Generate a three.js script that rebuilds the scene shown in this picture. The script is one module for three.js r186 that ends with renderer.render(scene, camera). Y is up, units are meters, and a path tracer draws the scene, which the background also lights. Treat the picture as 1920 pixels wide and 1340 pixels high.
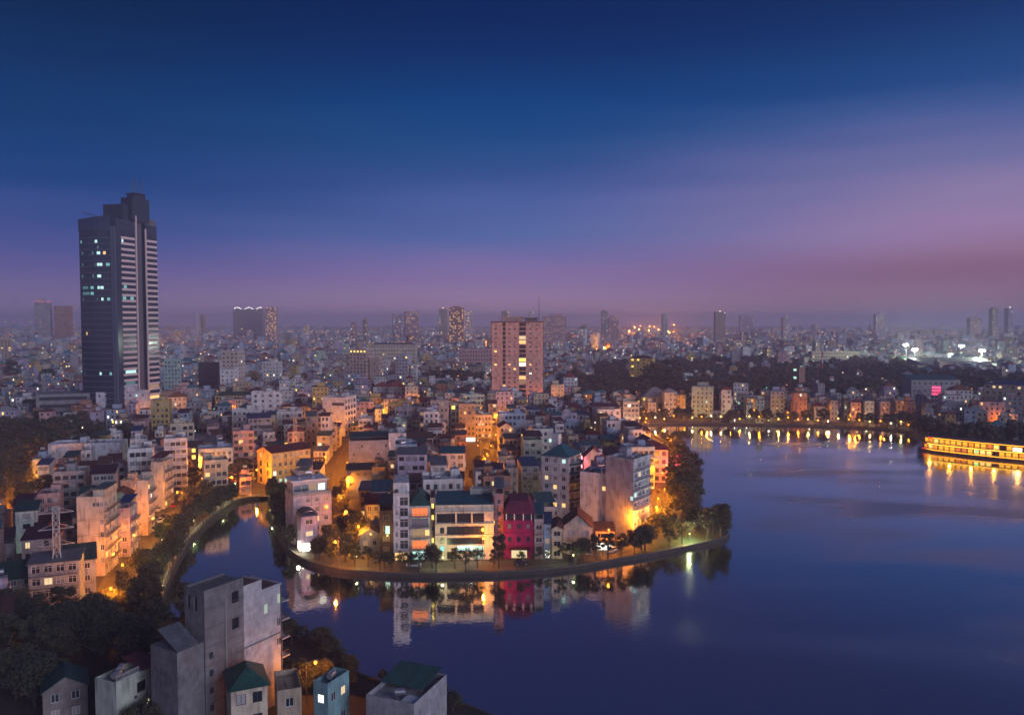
import * as THREE from 'three';
import { mergeGeometries } from 'three/addons/utils/BufferGeometryUtils.js';
import { MarchingCubes } from 'three/addons/objects/MarchingCubes.js';
import { ImprovedNoise } from 'three/addons/math/ImprovedNoise.js';

// ---------------------------------------------------------------- camera, sky, twilight, exposure
const scene = new THREE.Scene();
const EYE = 72;                                   // metres above the lake: a roof terrace across the water
const camera = new THREE.PerspectiveCamera(47.94, 1920 / 1340, 1, 30000);
camera.position.set(0, EYE, 0);
camera.rotation.x = -2.66 * Math.PI / 180;
const renderer = new THREE.WebGLRenderer({ antialias: true });
renderer.toneMapping = THREE.LinearToneMapping;
renderer.toneMappingExposure = 1;
renderer.shadowMap.enabled = true;

const lin = (c) => { c /= 255; return c <= 0.04045 ? c / 12.92 : Math.pow((c + 0.055) / 1.055, 2.4); };
const smooth = (a, b, x) => { const t = Math.min(1, Math.max(0, (x - a) / (b - a))); return t * t * (3 - 2 * t); };
const noise3 = new ImprovedNoise();
{
  // after sunset: rose over the horizon, deep blue above; an out-of-view afterglow behind the viewer lights walls facing the camera
  const W = 1024, H = 512, data = new Float32Array(W * H * 4);
  const ELEV = [0, 1.5, 3, 4.5, 6, 8, 10, 12.5, 15, 18.5, 22, 40, 90];
  const SKY = [
    [-31.5, [128, 112, 150], [118, 106, 150], [96, 92, 150], [74, 84, 147], [50, 76, 141], [24, 68, 131], [8, 62, 124], [3, 58, 114], [3, 52, 104], [3, 42, 88], [3, 34, 74], [5, 32, 72], [9, 36, 80]],
    [0, [168, 132, 160], [154, 126, 164], [132, 112, 166], [104, 106, 166], [82, 104, 164], [68, 93, 158], [52, 82, 146], [26, 75, 135], [2, 64, 128], [1, 46, 104], [1, 36, 90], [4, 33, 76], [9, 36, 80]],
    [31.5, [134, 104, 124], [132, 94, 124], [134, 95, 127], [146, 111, 146], [150, 124, 168], [136, 121, 166], [106, 108, 160], [66, 88, 148], [26, 70, 132], [2, 50, 106], [1, 36, 87], [4, 33, 76], [9, 36, 80]],
  ].map(([a, ...c]) => [a, c.map((v) => v.map(lin))]);
  const at = (c, e) => { let k = 0; while (k < ELEV.length - 2 && e > ELEV[k + 1]) k++; const t = Math.min(1, (e - ELEV[k]) / (ELEV[k + 1] - ELEV[k])); return [0, 1, 2].map((i) => c[k][i] + (c[k + 1][i] - c[k][i]) * t); };
  for (let r = 0; r < H; r++) for (let q = 0; q < W; q++) {
    const e = Math.max(0, ((r + 0.5) / H - 0.5) * 180), az = ((q + 0.5) / W - 0.5) * 2 * Math.PI, x = Math.cos(az), z = Math.sin(az);
    const a = Math.atan2(x, -z) * 180 / Math.PI;                    // 0 straight ahead, positive to the right
    const t = Math.max(-1, Math.min(1, a / 31.5)), side = t < 0 ? 0 : 1, f = smooth(0, 1, t < 0 ? t + 1 : t);
    const streak = noise3.noise(x * 2.2, e * 0.42 + x * 0.8, z * 2.2) * 0.16 + noise3.noise(x * 5, e * 0.9 - z, z * 5 + 7) * 0.09;
    const ee = Math.max(0, e + streak * 9 * smooth(2, 6, e) * (1 - smooth(12, 18, e)));
    const lo = at(SKY[side][1], ee), hi = at(SKY[side + 1][1], ee);
    let da = a - 160; if (da < -180) da += 360; if (da > 180) da -= 360;
    const glow = Math.exp(-(da * da) / (2 * 48 * 48)) * Math.exp(-(e * e) / (2 * 21 * 21));  // out-of-view lobe behind the camera, placed to light the walls that face it
    const o = (r * W + q) * 4, add = [0.40, 0.35, 0.50];
    for (let i = 0; i < 3; i++) data[o + i] = (lo[i] + (hi[i] - lo[i]) * f) * (1 - [0.9, 0.12, 0.06][i] * smooth(11, 20, e)) + add[i] * glow;
    data[o + 3] = 1;
  }
  const sky = new THREE.DataTexture(data, W, H, THREE.RGBAFormat, THREE.FloatType);
  sky.mapping = THREE.EquirectangularReflectionMapping; sky.magFilter = THREE.LinearFilter; sky.needsUpdate = true;
  scene.background = sky; scene.environment = sky;
}
const sun = new THREE.DirectionalLight(new THREE.Color(0.84, 0.82, 1.0), 1.85);   // the last glow of the west, very broad
sun.position.set(690, 225, 330); sun.target.position.set(0, 0, -300);
sun.castShadow = true; sun.shadow.radius = 64;
sun.shadow.camera.left = sun.shadow.camera.bottom = -900; sun.shadow.camera.right = sun.shadow.camera.top = 900; sun.shadow.camera.far = 3000;
scene.add(sun, sun.target);
scene.fog = new THREE.FogExp2(new THREE.Color(0.70, 0.66, 0.90), 0.00026);

// ---------------------------------------------------------------- survey of the place, in metres
const GROUND = 1.1;
const SITES = {
  lilac: { x: -66.3, z: -258.6, w: 12.1, d: 12, yaw: 28, h: 15.3 },
  annex: { x: -63.5, z: -246.1, w: 5.1, d: 6, yaw: 28, h: 10.9 },
  lowshed: { x: -44.2, z: -246.8, w: 6.1, d: 8, yaw: 10, h: 5.3 },
  darkhouse: { x: -39, z: -246.3, w: 4, d: 12, yaw: 8.9, h: 12.7 },
  slim: { x: -33.5, z: -240.8, w: 4.7, d: 14, yaw: 7.8, h: 19.3 },
  balcony: { x: -28, z: -241.9, w: 6, d: 14, yaw: 6.5, h: 16.2 },
  gap: { x: -24.2, z: -242.8, w: 1.5, d: 12, yaw: 5.6, h: 17.3 },
  bank: { x: -14.5, z: -242.6, w: 17.3, d: 15, yaw: 3.4, h: 15.9 },
  rose: { x: -4, z: -244.9, w: 2.7, d: 13, yaw: 0.9, h: 18.3 },
  magenta: { x: 2.1, z: -242.8, w: 8.9, d: 13, yaw: -0.5, h: 11.4 },
  jone: { x: 8.2, z: -241.3, w: 2.7, d: 11, yaw: -1.9, h: 11.2 },
  jtwo: { x: 10.8, z: -241.8, w: 2.1, d: 11, yaw: -2.5, h: 10.4 },
  jthree: { x: 13.7, z: -241.3, w: 3.3, d: 11, yaw: -3.2, h: 9 },
  gable: { x: 20.3, z: -245.9, w: 8.7, d: 11, yaw: -4.7, h: 8.5 },
  corner: { x: 28.8, z: -248.7, w: 5.9, d: 8, yaw: -2, h: 6 },
  curved: { x: 17.4, z: -278.9, w: 10.2, d: 12, yaw: -26, h: 24.2 },
  blankn: { x: 30.5, z: -270.2, w: 11.6, d: 12, yaw: -23, h: 19.4 },
  blanko: { x: 38.5, z: -264.4, w: 10.2, d: 12, yaw: -36, h: 25.3 },
  redhotel: { x: 59.7, z: -355.2, w: 18, d: 13, yaw: -6, h: 14.5 },
  gothic: { x: 32.7, z: -321.1, w: 7.6, d: 9, yaw: -4, h: 16.4 },
  awning: { x: -62.6, z: -351.8, w: 17.8, d: 12, yaw: 10, h: 18.1 },
  awningb: { x: -50.6, z: -352.6, w: 7.6, d: 11, yaw: 8.1, h: 21 },
  wgable: { x: -37.4, z: -346.5, w: 11.6, d: 12, yaw: 6.1, h: 13.7 },
  wthree: { x: -25.6, z: -345.3, w: 10.4, d: 10, yaw: 4.2, h: 14.2 },
  greenroof: { x: -60.8, z: -322.3, w: 11.7, d: 10, yaw: 10.6, h: 11.3 },
  arch: { x: -41.3, z: -316.4, w: 4.1, d: 9, yaw: 7.4, h: 14.3 },
  school: { x: -100.4, z: -351, w: 12.3, d: 19, yaw: -44, h: 14.2 },
  wone: { x: -153.8, z: -502.7, w: 18, d: 12, yaw: 14, h: 25.5 },
  woneb: { x: -136.3, z: -494, w: 10.4, d: 10, yaw: 15.3, h: 15.7 },
  wtwo: { x: -107.3, z: -497.8, w: 14.6, d: 17, yaw: -13, h: 22.9 },
  wthreeb: { x: -63.9, z: -481.8, w: 8.8, d: 12, yaw: -20, h: 17.8 },
  wfour: { x: -30.6, z: -493.7, w: 14.3, d: 11, yaw: 3, h: 19.6 },
  wfourb: { x: -17.6, z: -484.2, w: 10.5, d: 10, yaw: 2.1, h: 13.5 },
  wfive: { x: 56.8, z: -481.9, w: 14.4, d: 12, yaw: 10, h: 17.2 },
  wsix: { x: 6.3, z: -465.6, w: 12.9, d: 14, yaw: 4, h: 13.8 },
  wseven: { x: 18.5, z: -484.6, w: 7.8, d: 10, yaw: -10, h: 14.1 },
  weight: { x: 37.5, z: -486.6, w: 18.2, d: 14, yaw: 4, h: 14.1 },
  redlow: { x: -8.9, z: -338.3, w: 13.2, d: 14, yaw: 0, h: 8.9 },
  redlowb: { x: 1.6, z: -327.2, w: 7.5, d: 12, yaw: 0, h: 8.7 },
  tone: { x: -252.9, z: -727.9, w: 15.7, d: 14, yaw: -6, h: 42.2 },
  toneb: { x: -249.6, z: -707.9, w: 15.5, d: 9, yaw: 19.4, h: 26.7 },
  ttwo: { x: -147, z: -782.2, w: 18.3, d: 15, yaw: -15, h: 42.2 },
  ttwob: { x: -131.6, z: -778.3, w: 10.5, d: 9, yaw: -15, h: 34 },
  tthree: { x: -107.6, z: -796.8, w: 12.7, d: 12, yaw: -10, h: 35.8 },
  tthreeb: { x: -96.8, z: -794.5, w: 5.6, d: 9, yaw: -5, h: 26.3 },
  yellow: { x: 137.1, z: -843.9, w: 24.4, d: 14, yaw: -20, h: 31.1 },
  tfive: { x: 162.2, z: -740.6, w: 7.5, d: 11, yaw: 0, h: 21.1 },
  tsix: { x: 267.6, z: -760.6, w: 16, d: 12, yaw: -45, h: 26 },
  ledtower: { x: 302.2, z: -570.2, w: 7.4, d: 5, yaw: -27.8, h: 24.2 },
  teight: { x: -304, z: -718.5, w: 14, d: 12, yaw: 20, h: 35.1 },
  tnine: { x: -287.5, z: -760.7, w: 17.5, d: 16, yaw: 15, h: 30 },
  bluehouse: { x: -218.3, z: -770.2, w: 17.9, d: 14, yaw: 12, h: 15.2 },
  televen: { x: -229.3, z: -767.5, w: 15.8, d: 12, yaw: 0, h: 30.5 },
  orangelong: { x: -216.9, z: -628.6, w: 29.6, d: 12, yaw: 14, h: 12.4 },
  hotelleft: { x: -263.4, z: -542.6, w: 31, d: 14, yaw: 14, h: 22.1 },
  longwhite: { x: -197.3, z: -372, w: 30.8, d: 12, yaw: 10, h: 13.7 },
  scaffold: { x: -253, z: -593.4, w: 12.9, d: 13, yaw: 22, h: 17.2 },
  glass: { x: -270, z: -554.7, w: 29.6, d: 39, yaw: -15, h: 136.7 },
  pinktower: { x: 4.2, z: -631.3, w: 39.6, d: 24, yaw: -0.4, h: 69.3 },
  instwide: { x: 478.8, z: -1193.3, w: 70.5, d: 14, yaw: 0, h: 23.7 },
  instarc: { x: 363.3, z: -578.5, w: 35.5, d: 18, yaw: -40, h: 24.7 },
  inst2: { x: 335.5, z: -642, w: 38.7, d: 16, yaw: 0, h: 23.7 },
  midwide: { x: -175.6, z: -1194.3, w: 66.7, d: 16, yaw: 0, h: 34.7 },
  midwide2: { x: -49.2, z: -1076.3, w: 43.5, d: 18, yaw: 0, h: 31.2 },
  stand: { x: 592.4, z: -1087.6, w: 102.7, d: 30, yaw: 6, h: 15.6 },
  lbone: { x: -117.5, z: -225.4, w: 6.9, d: 12, yaw: 10, h: 21.4 },
  lbtwo: { x: -150.1, z: -246.5, w: 5.8, d: 9, yaw: 26, h: 12.8 },
  lbthree: { x: -144.1, z: -245.3, w: 5.3, d: 9, yaw: 30, h: 8.2 },
  lbfour: { x: -117, z: -242.1, w: 3.3, d: 9, yaw: 12, h: 14 },
  lbfive: { x: -122.5, z: -265.9, w: 3.7, d: 9, yaw: 12, h: 17.5 },
  lbsix: { x: -133.3, z: -304, w: 4.6, d: 11, yaw: 5, h: 17.1 },
  lbseven: { x: -143.2, z: -298.5, w: 4.5, d: 8, yaw: 10, h: 10.9 },
  fgone: { x: -49.2, z: -140.6, w: 17.2, d: 5, yaw: 60, h: 25.5 },
  fgtwo: { x: -65.7, z: -134.9, w: 9.1, d: 5, yaw: 66, h: 10.3 },
  fgthree: { x: -44.6, z: -132.1, w: 5.7, d: 8, yaw: 25, h: 11 },
  fgfour: { x: -38.5, z: -135, w: 3.9, d: 8, yaw: 20, h: 8.6 },
  fgfive: { x: -31.3, z: -136.5, w: 3, d: 6, yaw: -25, h: 8.6 },
  fgsix: { x: -18.2, z: -137, w: 9.2, d: 12, yaw: -22, h: 6.8 },
  fgseven: { x: -80.9, z: -142.4, w: 7, d: 7, yaw: 30, h: 5.7 },
  fgeight: { x: -124.3, z: -197.3, w: 7.8, d: 9, yaw: 32, h: 7.6 },
  fgnine: { x: -112.7, z: -206.8, w: 7.2, d: 10, yaw: 28, h: 9.6 },
  fgten: { x: -145.7, z: -225.9, w: 7.3, d: 10, yaw: 30, h: 7.5 },
  far01: { x: -1364.5, z: -2340.2, w: 41.4, d: 20, yaw: 20, h: 123.1 },
  far02: { x: -1301.9, z: -2333.8, w: 43.1, d: 20, yaw: 0, h: 110.9 },
  far03: { x: -763.5, z: -2333.8, w: 86.4, d: 20, yaw: 0, h: 101.6 },
  far04: { x: -668.1, z: -2236.8, w: 29.7, d: 20, yaw: 0, h: 106.2 },
  far05: { x: -381.8, z: -2682.7, w: 34.5, d: 20, yaw: 0, h: 92.1 },
  far06: { x: -320.5, z: -2561.9, w: 42.2, d: 20, yaw: 20, h: 97.8 },
  far07: { x: -208.8, z: -2439.5, w: 24.2, d: 20, yaw: 0, h: 104.6 },
  far08: { x: -142.5, z: -2065.3, w: 37, d: 20, yaw: 0, h: 102.2 },
  far09: { x: -123.2, z: -2236.8, w: 25.6, d: 20, yaw: 0, h: 95.9 },
  far10: { x: 101.1, z: -1918.3, w: 56.3, d: 20, yaw: 0, h: 79.7 },
  far11: { x: 294.2, z: -2555.3, w: 19.7, d: 20, yaw: 0, h: 97.8 },
  far12: { x: 307.6, z: -2439.5, w: 29.9, d: 20, yaw: 0, h: 77.3 },
  far13: { x: 443, z: -2333.8, w: 14.8, d: 20, yaw: 0, h: 87.8 },
  far14: { x: 577.5, z: -2236.8, w: 27.5, d: 20, yaw: 0, h: 93 },
  far15: { x: 781.5, z: -2682.7, w: 44, d: 20, yaw: 0, h: 85 },
  far16: { x: 1171, z: -2555.3, w: 36.6, d: 20, yaw: 0, h: 89.4 },
  far17: { x: 1402.2, z: -2439.5, w: 33.9, d: 20, yaw: 0, h: 77.3 },
  far18: { x: 1397.3, z: -2333.8, w: 15.9, d: 20, yaw: 0, h: 103.2 },
  far19: { x: 1380.9, z: -2236.8, w: 11.4, d: 20, yaw: 0, h: 103.3 },
  far20: { x: -1052.2, z: -2682.7, w: 2.8, d: 20, yaw: 0, h: 97.4 },
  far21: { x: -981.9, z: -2555.3, w: 9.3, d: 20, yaw: 0, h: 87.7 },
  far22: { x: -20.2, z: -2439.5, w: 24.1, d: 20, yaw: 0, h: 98.2 },
  far23: { x: 55, z: -2333.8, w: 16.6, d: 20, yaw: 0, h: 93.9 },
  far24: { x: 760.2, z: -2236.8, w: 17, d: 20, yaw: 0, h: 76.8 },
  far25: { x: -756, z: -1198.6, w: 14.7, d: 20, yaw: 32, h: 41.8 },
  far26: { x: -385.1, z: -1953.1, w: 9, d: 20, yaw: 0, h: 65.7 },
  far27: { x: -356.6, z: -1953.1, w: 9.3, d: 20, yaw: 0, h: 70.9 },
};
const SHORE_WEST = [[-85.5, -190.8], [-89.1, -201.8], [-94.8, -219.5], [-100.1, -239.4], [-105.1, -263.2], [-107.9, -287.4], [-108.5, -305.6], [-106.7, -317.4], [-101.7, -320.3]];
const SHORE_PENINSULA = [[-98.0, -320.3], [-92.9, -307.3], [-85.0, -284.3], [-77.6, -264.5], [-69.3, -246.0], [-59.9, -233.0], [-48.6, -225.6], [-39.0, -223.2], [-29.8, -221.8], [-14.9, -221.8], [0.0, -223.7], [15.3, -227.5], [31.7, -235.6], [49.5, -245.5], [62.2, -253.7], [69.5, -259.9], [72.3, -264.5], [72.1, -269.9], [69.1, -275.5], [67.3, -284.3], [69.6, -302.9], [76.5, -331.2], [83.3, -365.2], [87.9, -402.4], [89.4, -440.5], [89.7, -471.5], [87.4, -500.0], [84.0, -524.5]];
const SHORE_FAR = [[82.9, -540.3], [93.3, -548.6], [125.0, -551.4], [178.4, -545.8], [228.3, -534.9], [251.7, -516.9], [250.9, -490.9], [232.8, -444.1], [236.4, -426.4], [247.7, -416.5], [262.8, -405.4], [288.3, -385.0]];
const SHORE_NEAR = [[123.3, -117.5], [47.5, -129.3], [3.7, -137.0], [-5.3, -142.6], [-11.0, -147.3], [-17.5, -152.0], [-27.4, -155.9], [-33.2, -160.9], [-36.3, -167.6], [-39.6, -171.5], [-44.8, -174.3], [-49.0, -177.9], [-56.7, -182.5], [-67.7, -185.8], [-77.4, -188.1]];
const STREET_WEST = [[-99.1, -181.3], [-103.0, -202.6], [-109.9, -224.5], [-118.0, -251.6], [-128.3, -290.1], [-133.1, -323.1], [-131.2, -350.1], [-114.0, -347.8], [-97.1, -345.5], [-91.8, -365.9], [-84.5, -390.4]];
const STREET_ONE = [[-44.6, -230.5], [-50.3, -245.7], [-56.4, -271.3], [-64.3, -302.6], [-72.6, -336.6], [-81.1, -379.1], [-88.0, -425.0], [-92.1, -472.6]];
const STREET_TWO = [[-18.9, -307.1], [-18.5, -336.6], [-15.7, -365.9], [-14.1, -405.4], [-12.4, -442.8], [-9.7, -483.4], [-5.3, -532.1]];
const STREET_FRONT = [[-62.1, -240.1], [-49.8, -231.5], [-33.9, -229.5], [-15.4, -229.5], [0.0, -231.0], [15.8, -234.6], [29.4, -243.4], [40.0, -259.1]];
const STREET_EAST = [[39.8, -257.9], [51.5, -290.1], [62.2, -326.2], [71.5, -365.9], [78.0, -405.4], [81.3, -442.8], [80.9, -494.7]];
const STREET_FAR = [[89.7, -572.3], [129.7, -572.3], [185.0, -566.2], [236.6, -554.4], [263.9, -534.7]];
const STREET_MID = [[-234.2, -532.1], [-209.2, -560.2], [-141.9, -532.1], [-92.1, -472.6], [-74.7, -560.2], [-23.9, -598.2], [20.9, -626.5], [61.9, -619.2], [89.7, -572.3]];
const LAWN = [[36.1, -239.0], [50.0, -248.1], [62.7, -256.0], [68.0, -259.8], [68.5, -265.1], [60.8, -266.4], [51.3, -259.1], [42.6, -248.6]];
const DECK = [[227.9, -436.9], [235.5, -424.7], [246.7, -414.9], [259.5, -402.4]];
const STREET_LEFT = [[-184.3, -274.8], [-202.2, -321.2], [-213.9, -363.4], [-211.6, -386.1]];
const SODIUM = [[-116.2, -253.8], [-106.5, -215.4], [-93.1, -179.1], [-95.8, -185.2], [-125.0, -332.7], [-124.8, -341.2], [-174.4, -274.0], [-191.7, -324.6], [-121.2, -292.1], [-111.8, -234.6], [-65.5, -313.7], [-60.9, -284.9], [-48.6, -242.5], [-56.4, -263.2], [-49.8, -227.6], [-74.0, -351.5], [-78.4, -384.8], [-8.6, -231.6], [27.5, -239.4], [-14.3, -319.1], [-16.5, -301.5], [-13.4, -365.3], [-11.3, -377.0], [-9.1, -399.6], [59.8, -313.7], [51.8, -283.2], [41.2, -255.9], [67.6, -346.3], [63.6, -330.4], [47.1, -268.5], [55.6, -298.6], [-156.3, -652.2], [-76.6, -622.0], [-55.5, -533.7], [-18.7, -802.0], [23.6, -609.9], [-97.1, -539.9], [-88.9, -555.8], [-49.6, -572.8], [-35.4, -590.7], [120.3, -598.3], [154.7, -583.4], [170.1, -562.5], [222.6, -569.3], [225.4, -536.8], [251.1, -539.9], [311.4, -507.8], [101.9, -562.5], [92.2, -549.3], [188.5, -549.3], [-113.9, -321.3], [-109.1, -336.3], [-106.9, -351.5], [-105.8, -377.0], [-103.2, -401.3], [-98.7, -425.0], [-107.0, -472.0], [-121.1, -484.2]];
const GLOBES = [[-109.3, -301.1], [-108.4, -270.4], [-95.6, -216.6], [-108.4, -245.9], [-89.8, -301.1], [-87.8, -290.7], [-44.9, -229.0], [-19.9, -227.4], [17.8, -230.0], [56.6, -253.3], [-98.8, -326.5], [-99.2, -353.9], [160.8, -574.6], [166.6, -568.2], [186.4, -577.9], [207.9, -558.8], [235.0, -543.9], [242.4, -546.8], [130.2, -574.6], [255.2, -524.2]];
const FLOODS = [[675.1, -1376.1], [579.6, -1154.7], [739.5, -1319.9], [652.9, -1114.8]];
const SPORTS = [[-309.8, -489.1]];
const FARLAMPS = [[195.2, -1700.0], [-935.6, -2300.0], [-825.8, -1900.0], [379.6, -2600.0], [537.5, -3520.0], [707.7, -4440.0], [447.5, -2830.0], [618.1, -3750.0], [801.1, -4670.0], [521.0, -3060.0], [704.4, -3980.0], [900.0, -4900.0], [600.1, -3290.0], [796.2, -4210.0], [509.1, -2600.0], [684.8, -3520.0], [893.6, -4440.0], [416.7, -2000.0], [174.3, -2600.0], [-48.8, -2100.0], [-2499.9, -3900.0], [-2609.8, -4140.0], [-2454.3, -3960.0], [-2558.5, -4200.0], [-2406.1, -4020.0], [-2504.6, -4260.0], [-2355.4, -4080.0], [-2210.1, -3900.0], [-2302.1, -4140.0], [-2160.0, -3960.0], [-2246.3, -4200.0], [-2107.4, -4020.0], [-2187.9, -4260.0], [-2052.2, -4080.0], [-1920.2, -3900.0], [-1994.5, -4140.0], [-1865.7, -3960.0], [-1934.2, -4200.0]];
const TREES_WEST = [[-91.0, -191.4, 9.8], [-93.9, -206.7, 9.9], [-101.3, -217.5, 9.2], [-98.6, -222.1, 8.8], [-102.9, -237.3, 9.7], [-107.7, -254.7, 10.1], [-111.5, -251.6, 7.7], [-111.4, -271.3, 9.3], [-111.3, -282.2, 8.7], [-121.6, -298.3, 10.2], [-116.6, -302.6, 11.4], [-116.5, -316.3, 13.0], [-117.5, -331.3, 12.5], [-127.3, -336.6, 12.7], [-129.9, -326.2, 12.3], [-121.0, -347.8, 9.5], [-110.4, -336.6, 8.1], [-121.5, -359.7, 10.3], [-132.2, -365.9, 11.3], [-99.6, -202.6, 8.3], [-89.7, -184.6, 8.8], [-94.2, -186.2, 7.6], [-111.2, -353.6, 8.5], [-144.3, -347.8, 10.0], [-84.3, -164.0, 12.3], [-91.3, -166.7, 13.7], [-95.4, -164.0, 13.5], [-104.7, -172.2, 12.9], [-111.2, -175.2, 13.2], [-102.8, -181.3, 11.8], [-93.8, -178.2, 11.0], [-82.3, -168.0, 10.9], [-81.6, -175.2, 10.2], [-85.4, -186.2, 8.9], [-96.8, -158.9, 13.0], [-103.7, -161.4, 13.2], [-75.2, -154.2, 10.5], [-79.4, -178.2, 8.5], [-93.0, -147.5, 11.1], [-85.0, -147.5, 9.1], [-76.0, -164.0, 9.0]];
const TREES_PENINSULA = [[-87.3, -294.1, 8.0], [-81.1, -274.8, 8.5], [-76.2, -261.1, 8.9], [-69.6, -246.9, 7.6], [-93.5, -311.6, 7.5], [-63.7, -236.8, 5.7], [-56.8, -234.6, 7.2], [-52.3, -232.0, 7.9], [-48.7, -232.0, 8.7], [-45.5, -229.5, 7.5], [-41.4, -228.0, 6.5], [-56.1, -245.7, 8.4], [-55.4, -257.9, 7.9], [-54.1, -264.4, 8.7], [-49.9, -251.6, 10.3], [-62.2, -290.1, 7.9], [-67.1, -321.2, 8.3], [-67.5, -307.1, 7.3], [-36.4, -225.5, 3.9], [-34.0, -224.5, 4.3], [-31.4, -224.5, 4.6], [-28.6, -223.6, 4.0], [-26.3, -223.6, 4.6], [-22.8, -226.5, 7.0], [-16.3, -226.5, 6.5], [-9.9, -227.0, 6.2], [-3.8, -227.0, 10.1], [6.2, -230.5, 2.8], [8.1, -232.0, 4.0], [14.8, -232.0, 6.3], [18.7, -232.0, 6.7], [21.2, -233.6, 7.2], [24.9, -234.6, 8.0], [28.5, -235.7, 8.1], [32.7, -237.3, 7.8], [37.1, -240.1, 8.2], [40.8, -242.9, 9.1], [60.6, -282.2, 14.5], [66.5, -302.6, 15.5], [70.5, -326.2, 16.1], [77.3, -347.8, 14.3], [78.3, -365.9, 15.0], [82.1, -396.2, 12.2], [84.6, -425.0, 10.2], [65.0, -321.2, 13.2], [61.6, -298.3, 13.3], [72.2, -365.9, 8.8], [71.6, -316.3, 13.0], [62.7, -274.8, 7.5], [63.2, -264.4, 8.1], [66.7, -263.1, 8.1], [70.1, -262.4, 7.5], [66.5, -267.8, 7.3], [68.7, -265.7, 7.3], [34.0, -298.3, 6.1], [29.3, -282.2, 5.4], [6.3, -379.1, 11.7], [11.6, -386.1, 9.2], [1.2, -372.4, 7.1], [-42.9, -245.7, 5.9], [-38.5, -254.7, 6.6], [-46.5, -256.6, 6.1], [-17.5, -347.8, 5.9], [-15.2, -379.1, 7.3], [-12.9, -400.7, 7.1], [-9.9, -425.0, 7.0], [73.6, -393.3, 7.0], [43.7, -347.8, 4.3]];
const TREES_LEFT = [[-222.4, -353.6, 19.3], [-228.1, -379.1, 19.4], [-234.8, -408.5, 19.5], [-245.4, -442.8, 19.7], [-272.1, -442.8, 18.2], [-283.9, -483.4, 18.2], [-269.7, -425.0, 20.3], [-261.3, -483.4, 16.5], [-298.1, -532.1, 14.5], [-283.9, -532.1, 16.4], [-215.5, -379.1, 14.3], [-200.0, -321.2, 13.2], [-336.2, -560.2, 17.2], [-351.1, -560.2, 11.5], [-553.0, -888.9, 27.3], [-514.5, -888.9, 18.2], [-207.1, -347.8, 14.3], [-217.4, -331.3, 18.1], [-255.0, -393.3, 18.8]];
const TREES_FAR = [[91.5, -559.9, 8.8], [95.6, -547.4, 9.0], [102.2, -549.2, 9.4], [108.8, -551.1, 9.8], [115.4, -553.0, 10.2], [122.1, -554.9, 10.6], [125.6, -542.6, 10.8], [132.2, -544.4, 11.2], [138.8, -546.3, 11.6], [145.5, -548.2, 12.0], [152.2, -550.0, 8.3], [155.0, -537.9, 8.5], [161.6, -539.7, 8.9], [168.3, -541.5, 9.3], [175.0, -543.4, 9.7], [181.8, -545.2, 10.1], [183.9, -533.3, 10.2], [190.6, -535.1, 10.6], [197.3, -536.9, 11.0], [204.0, -538.7, 11.4], [210.9, -540.5, 11.8], [212.3, -528.8, 8.0], [219.0, -530.5, 8.3], [225.8, -532.3, 8.7], [232.6, -534.0, 9.1], [239.4, -535.8, 9.5], [240.3, -524.3, 9.7], [247.0, -526.0, 10.1], [253.8, -527.8, 10.5], [260.6, -529.5, 10.9], [247.7, -501.8, 11.0], [248.2, -496.6, 12.6], [248.6, -491.5, 14.1], [249.0, -486.5, 11.0], [249.4, -481.6, 12.5], [249.8, -476.8, 14.0], [244.7, -458.2, 10.6], [241.7, -444.7, 13.7], [249.0, -450.4, 12.9], [256.5, -456.2, 12.2], [253.1, -442.8, 10.9], [260.5, -448.5, 14.4], [268.1, -454.3, 13.7], [264.5, -441.0, 12.4], [272.0, -446.6, 11.6], [279.7, -452.3, 10.8], [287.6, -458.2, 14.4], [283.3, -444.7, 13.1], [291.1, -450.4, 12.3], [299.1, -456.2, 11.5], [52.6, -789.8, 18.9], [62.8, -820.3, 22.4], [66.9, -772.5, 18.5], [75.0, -750.7, 20.5], [139.4, -761.5, 31.2], [152.5, -789.8, 35.1], [159.4, -772.5, 26.4], [116.2, -665.9, 18.2], [96.2, -687.5, 16.4], [89.9, -710.5, 17.0], [75.4, -665.9, 13.7], [53.8, -645.6, 15.4], [41.7, -626.5, 12.8], [32.4, -608.5, 10.4], [-106.5, -665.9, 15.9], [-96.6, -674.3, 14.7], [-108.5, -626.5, 12.8], [-68.8, -645.6, 13.2], [-75.1, -626.5, 12.0], [-50.4, -560.2, 11.5], [-36.4, -545.8, 9.7], [-167.0, -626.5, 9.4], [-224.4, -687.5, 18.8], [-234.9, -735.1, 19.1], [-102.3, -494.7, 8.8], [-83.9, -483.4, 8.6]];

// ---------------------------------------------------------------- helpers
let seed0 = 7;
const rnd = () => { seed0 = (seed0 + 0x6d2b79f5) | 0; let t = Math.imul(seed0 ^ (seed0 >>> 15), 1 | seed0); t = (t + Math.imul(t ^ (t >>> 7), 61 | t)) ^ t; return ((t ^ (t >>> 14)) >>> 0) / 4294967296; };
const rr = (a, b) => a + (b - a) * rnd();
const pick = (l) => l[Math.floor(rnd() * l.length)];
const R = (deg) => deg * Math.PI / 180;
const used = new Map();
function numbered(name) { const n = used.get(name) ?? 0; used.set(name, n + 1); return n ? name + '_' + String(n).padStart(3, '0') : name; }
function thing(name, label, category, [x, y, z] = [0, 0, 0], yaw = 0, group) {
  const o = new THREE.Group(); o.name = numbered(name); o.position.set(x, y, z); o.rotation.y = yaw;
  o.userData = { label, category }; if (group) o.userData.group = group;
  scene.add(o); return o;
}
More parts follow.
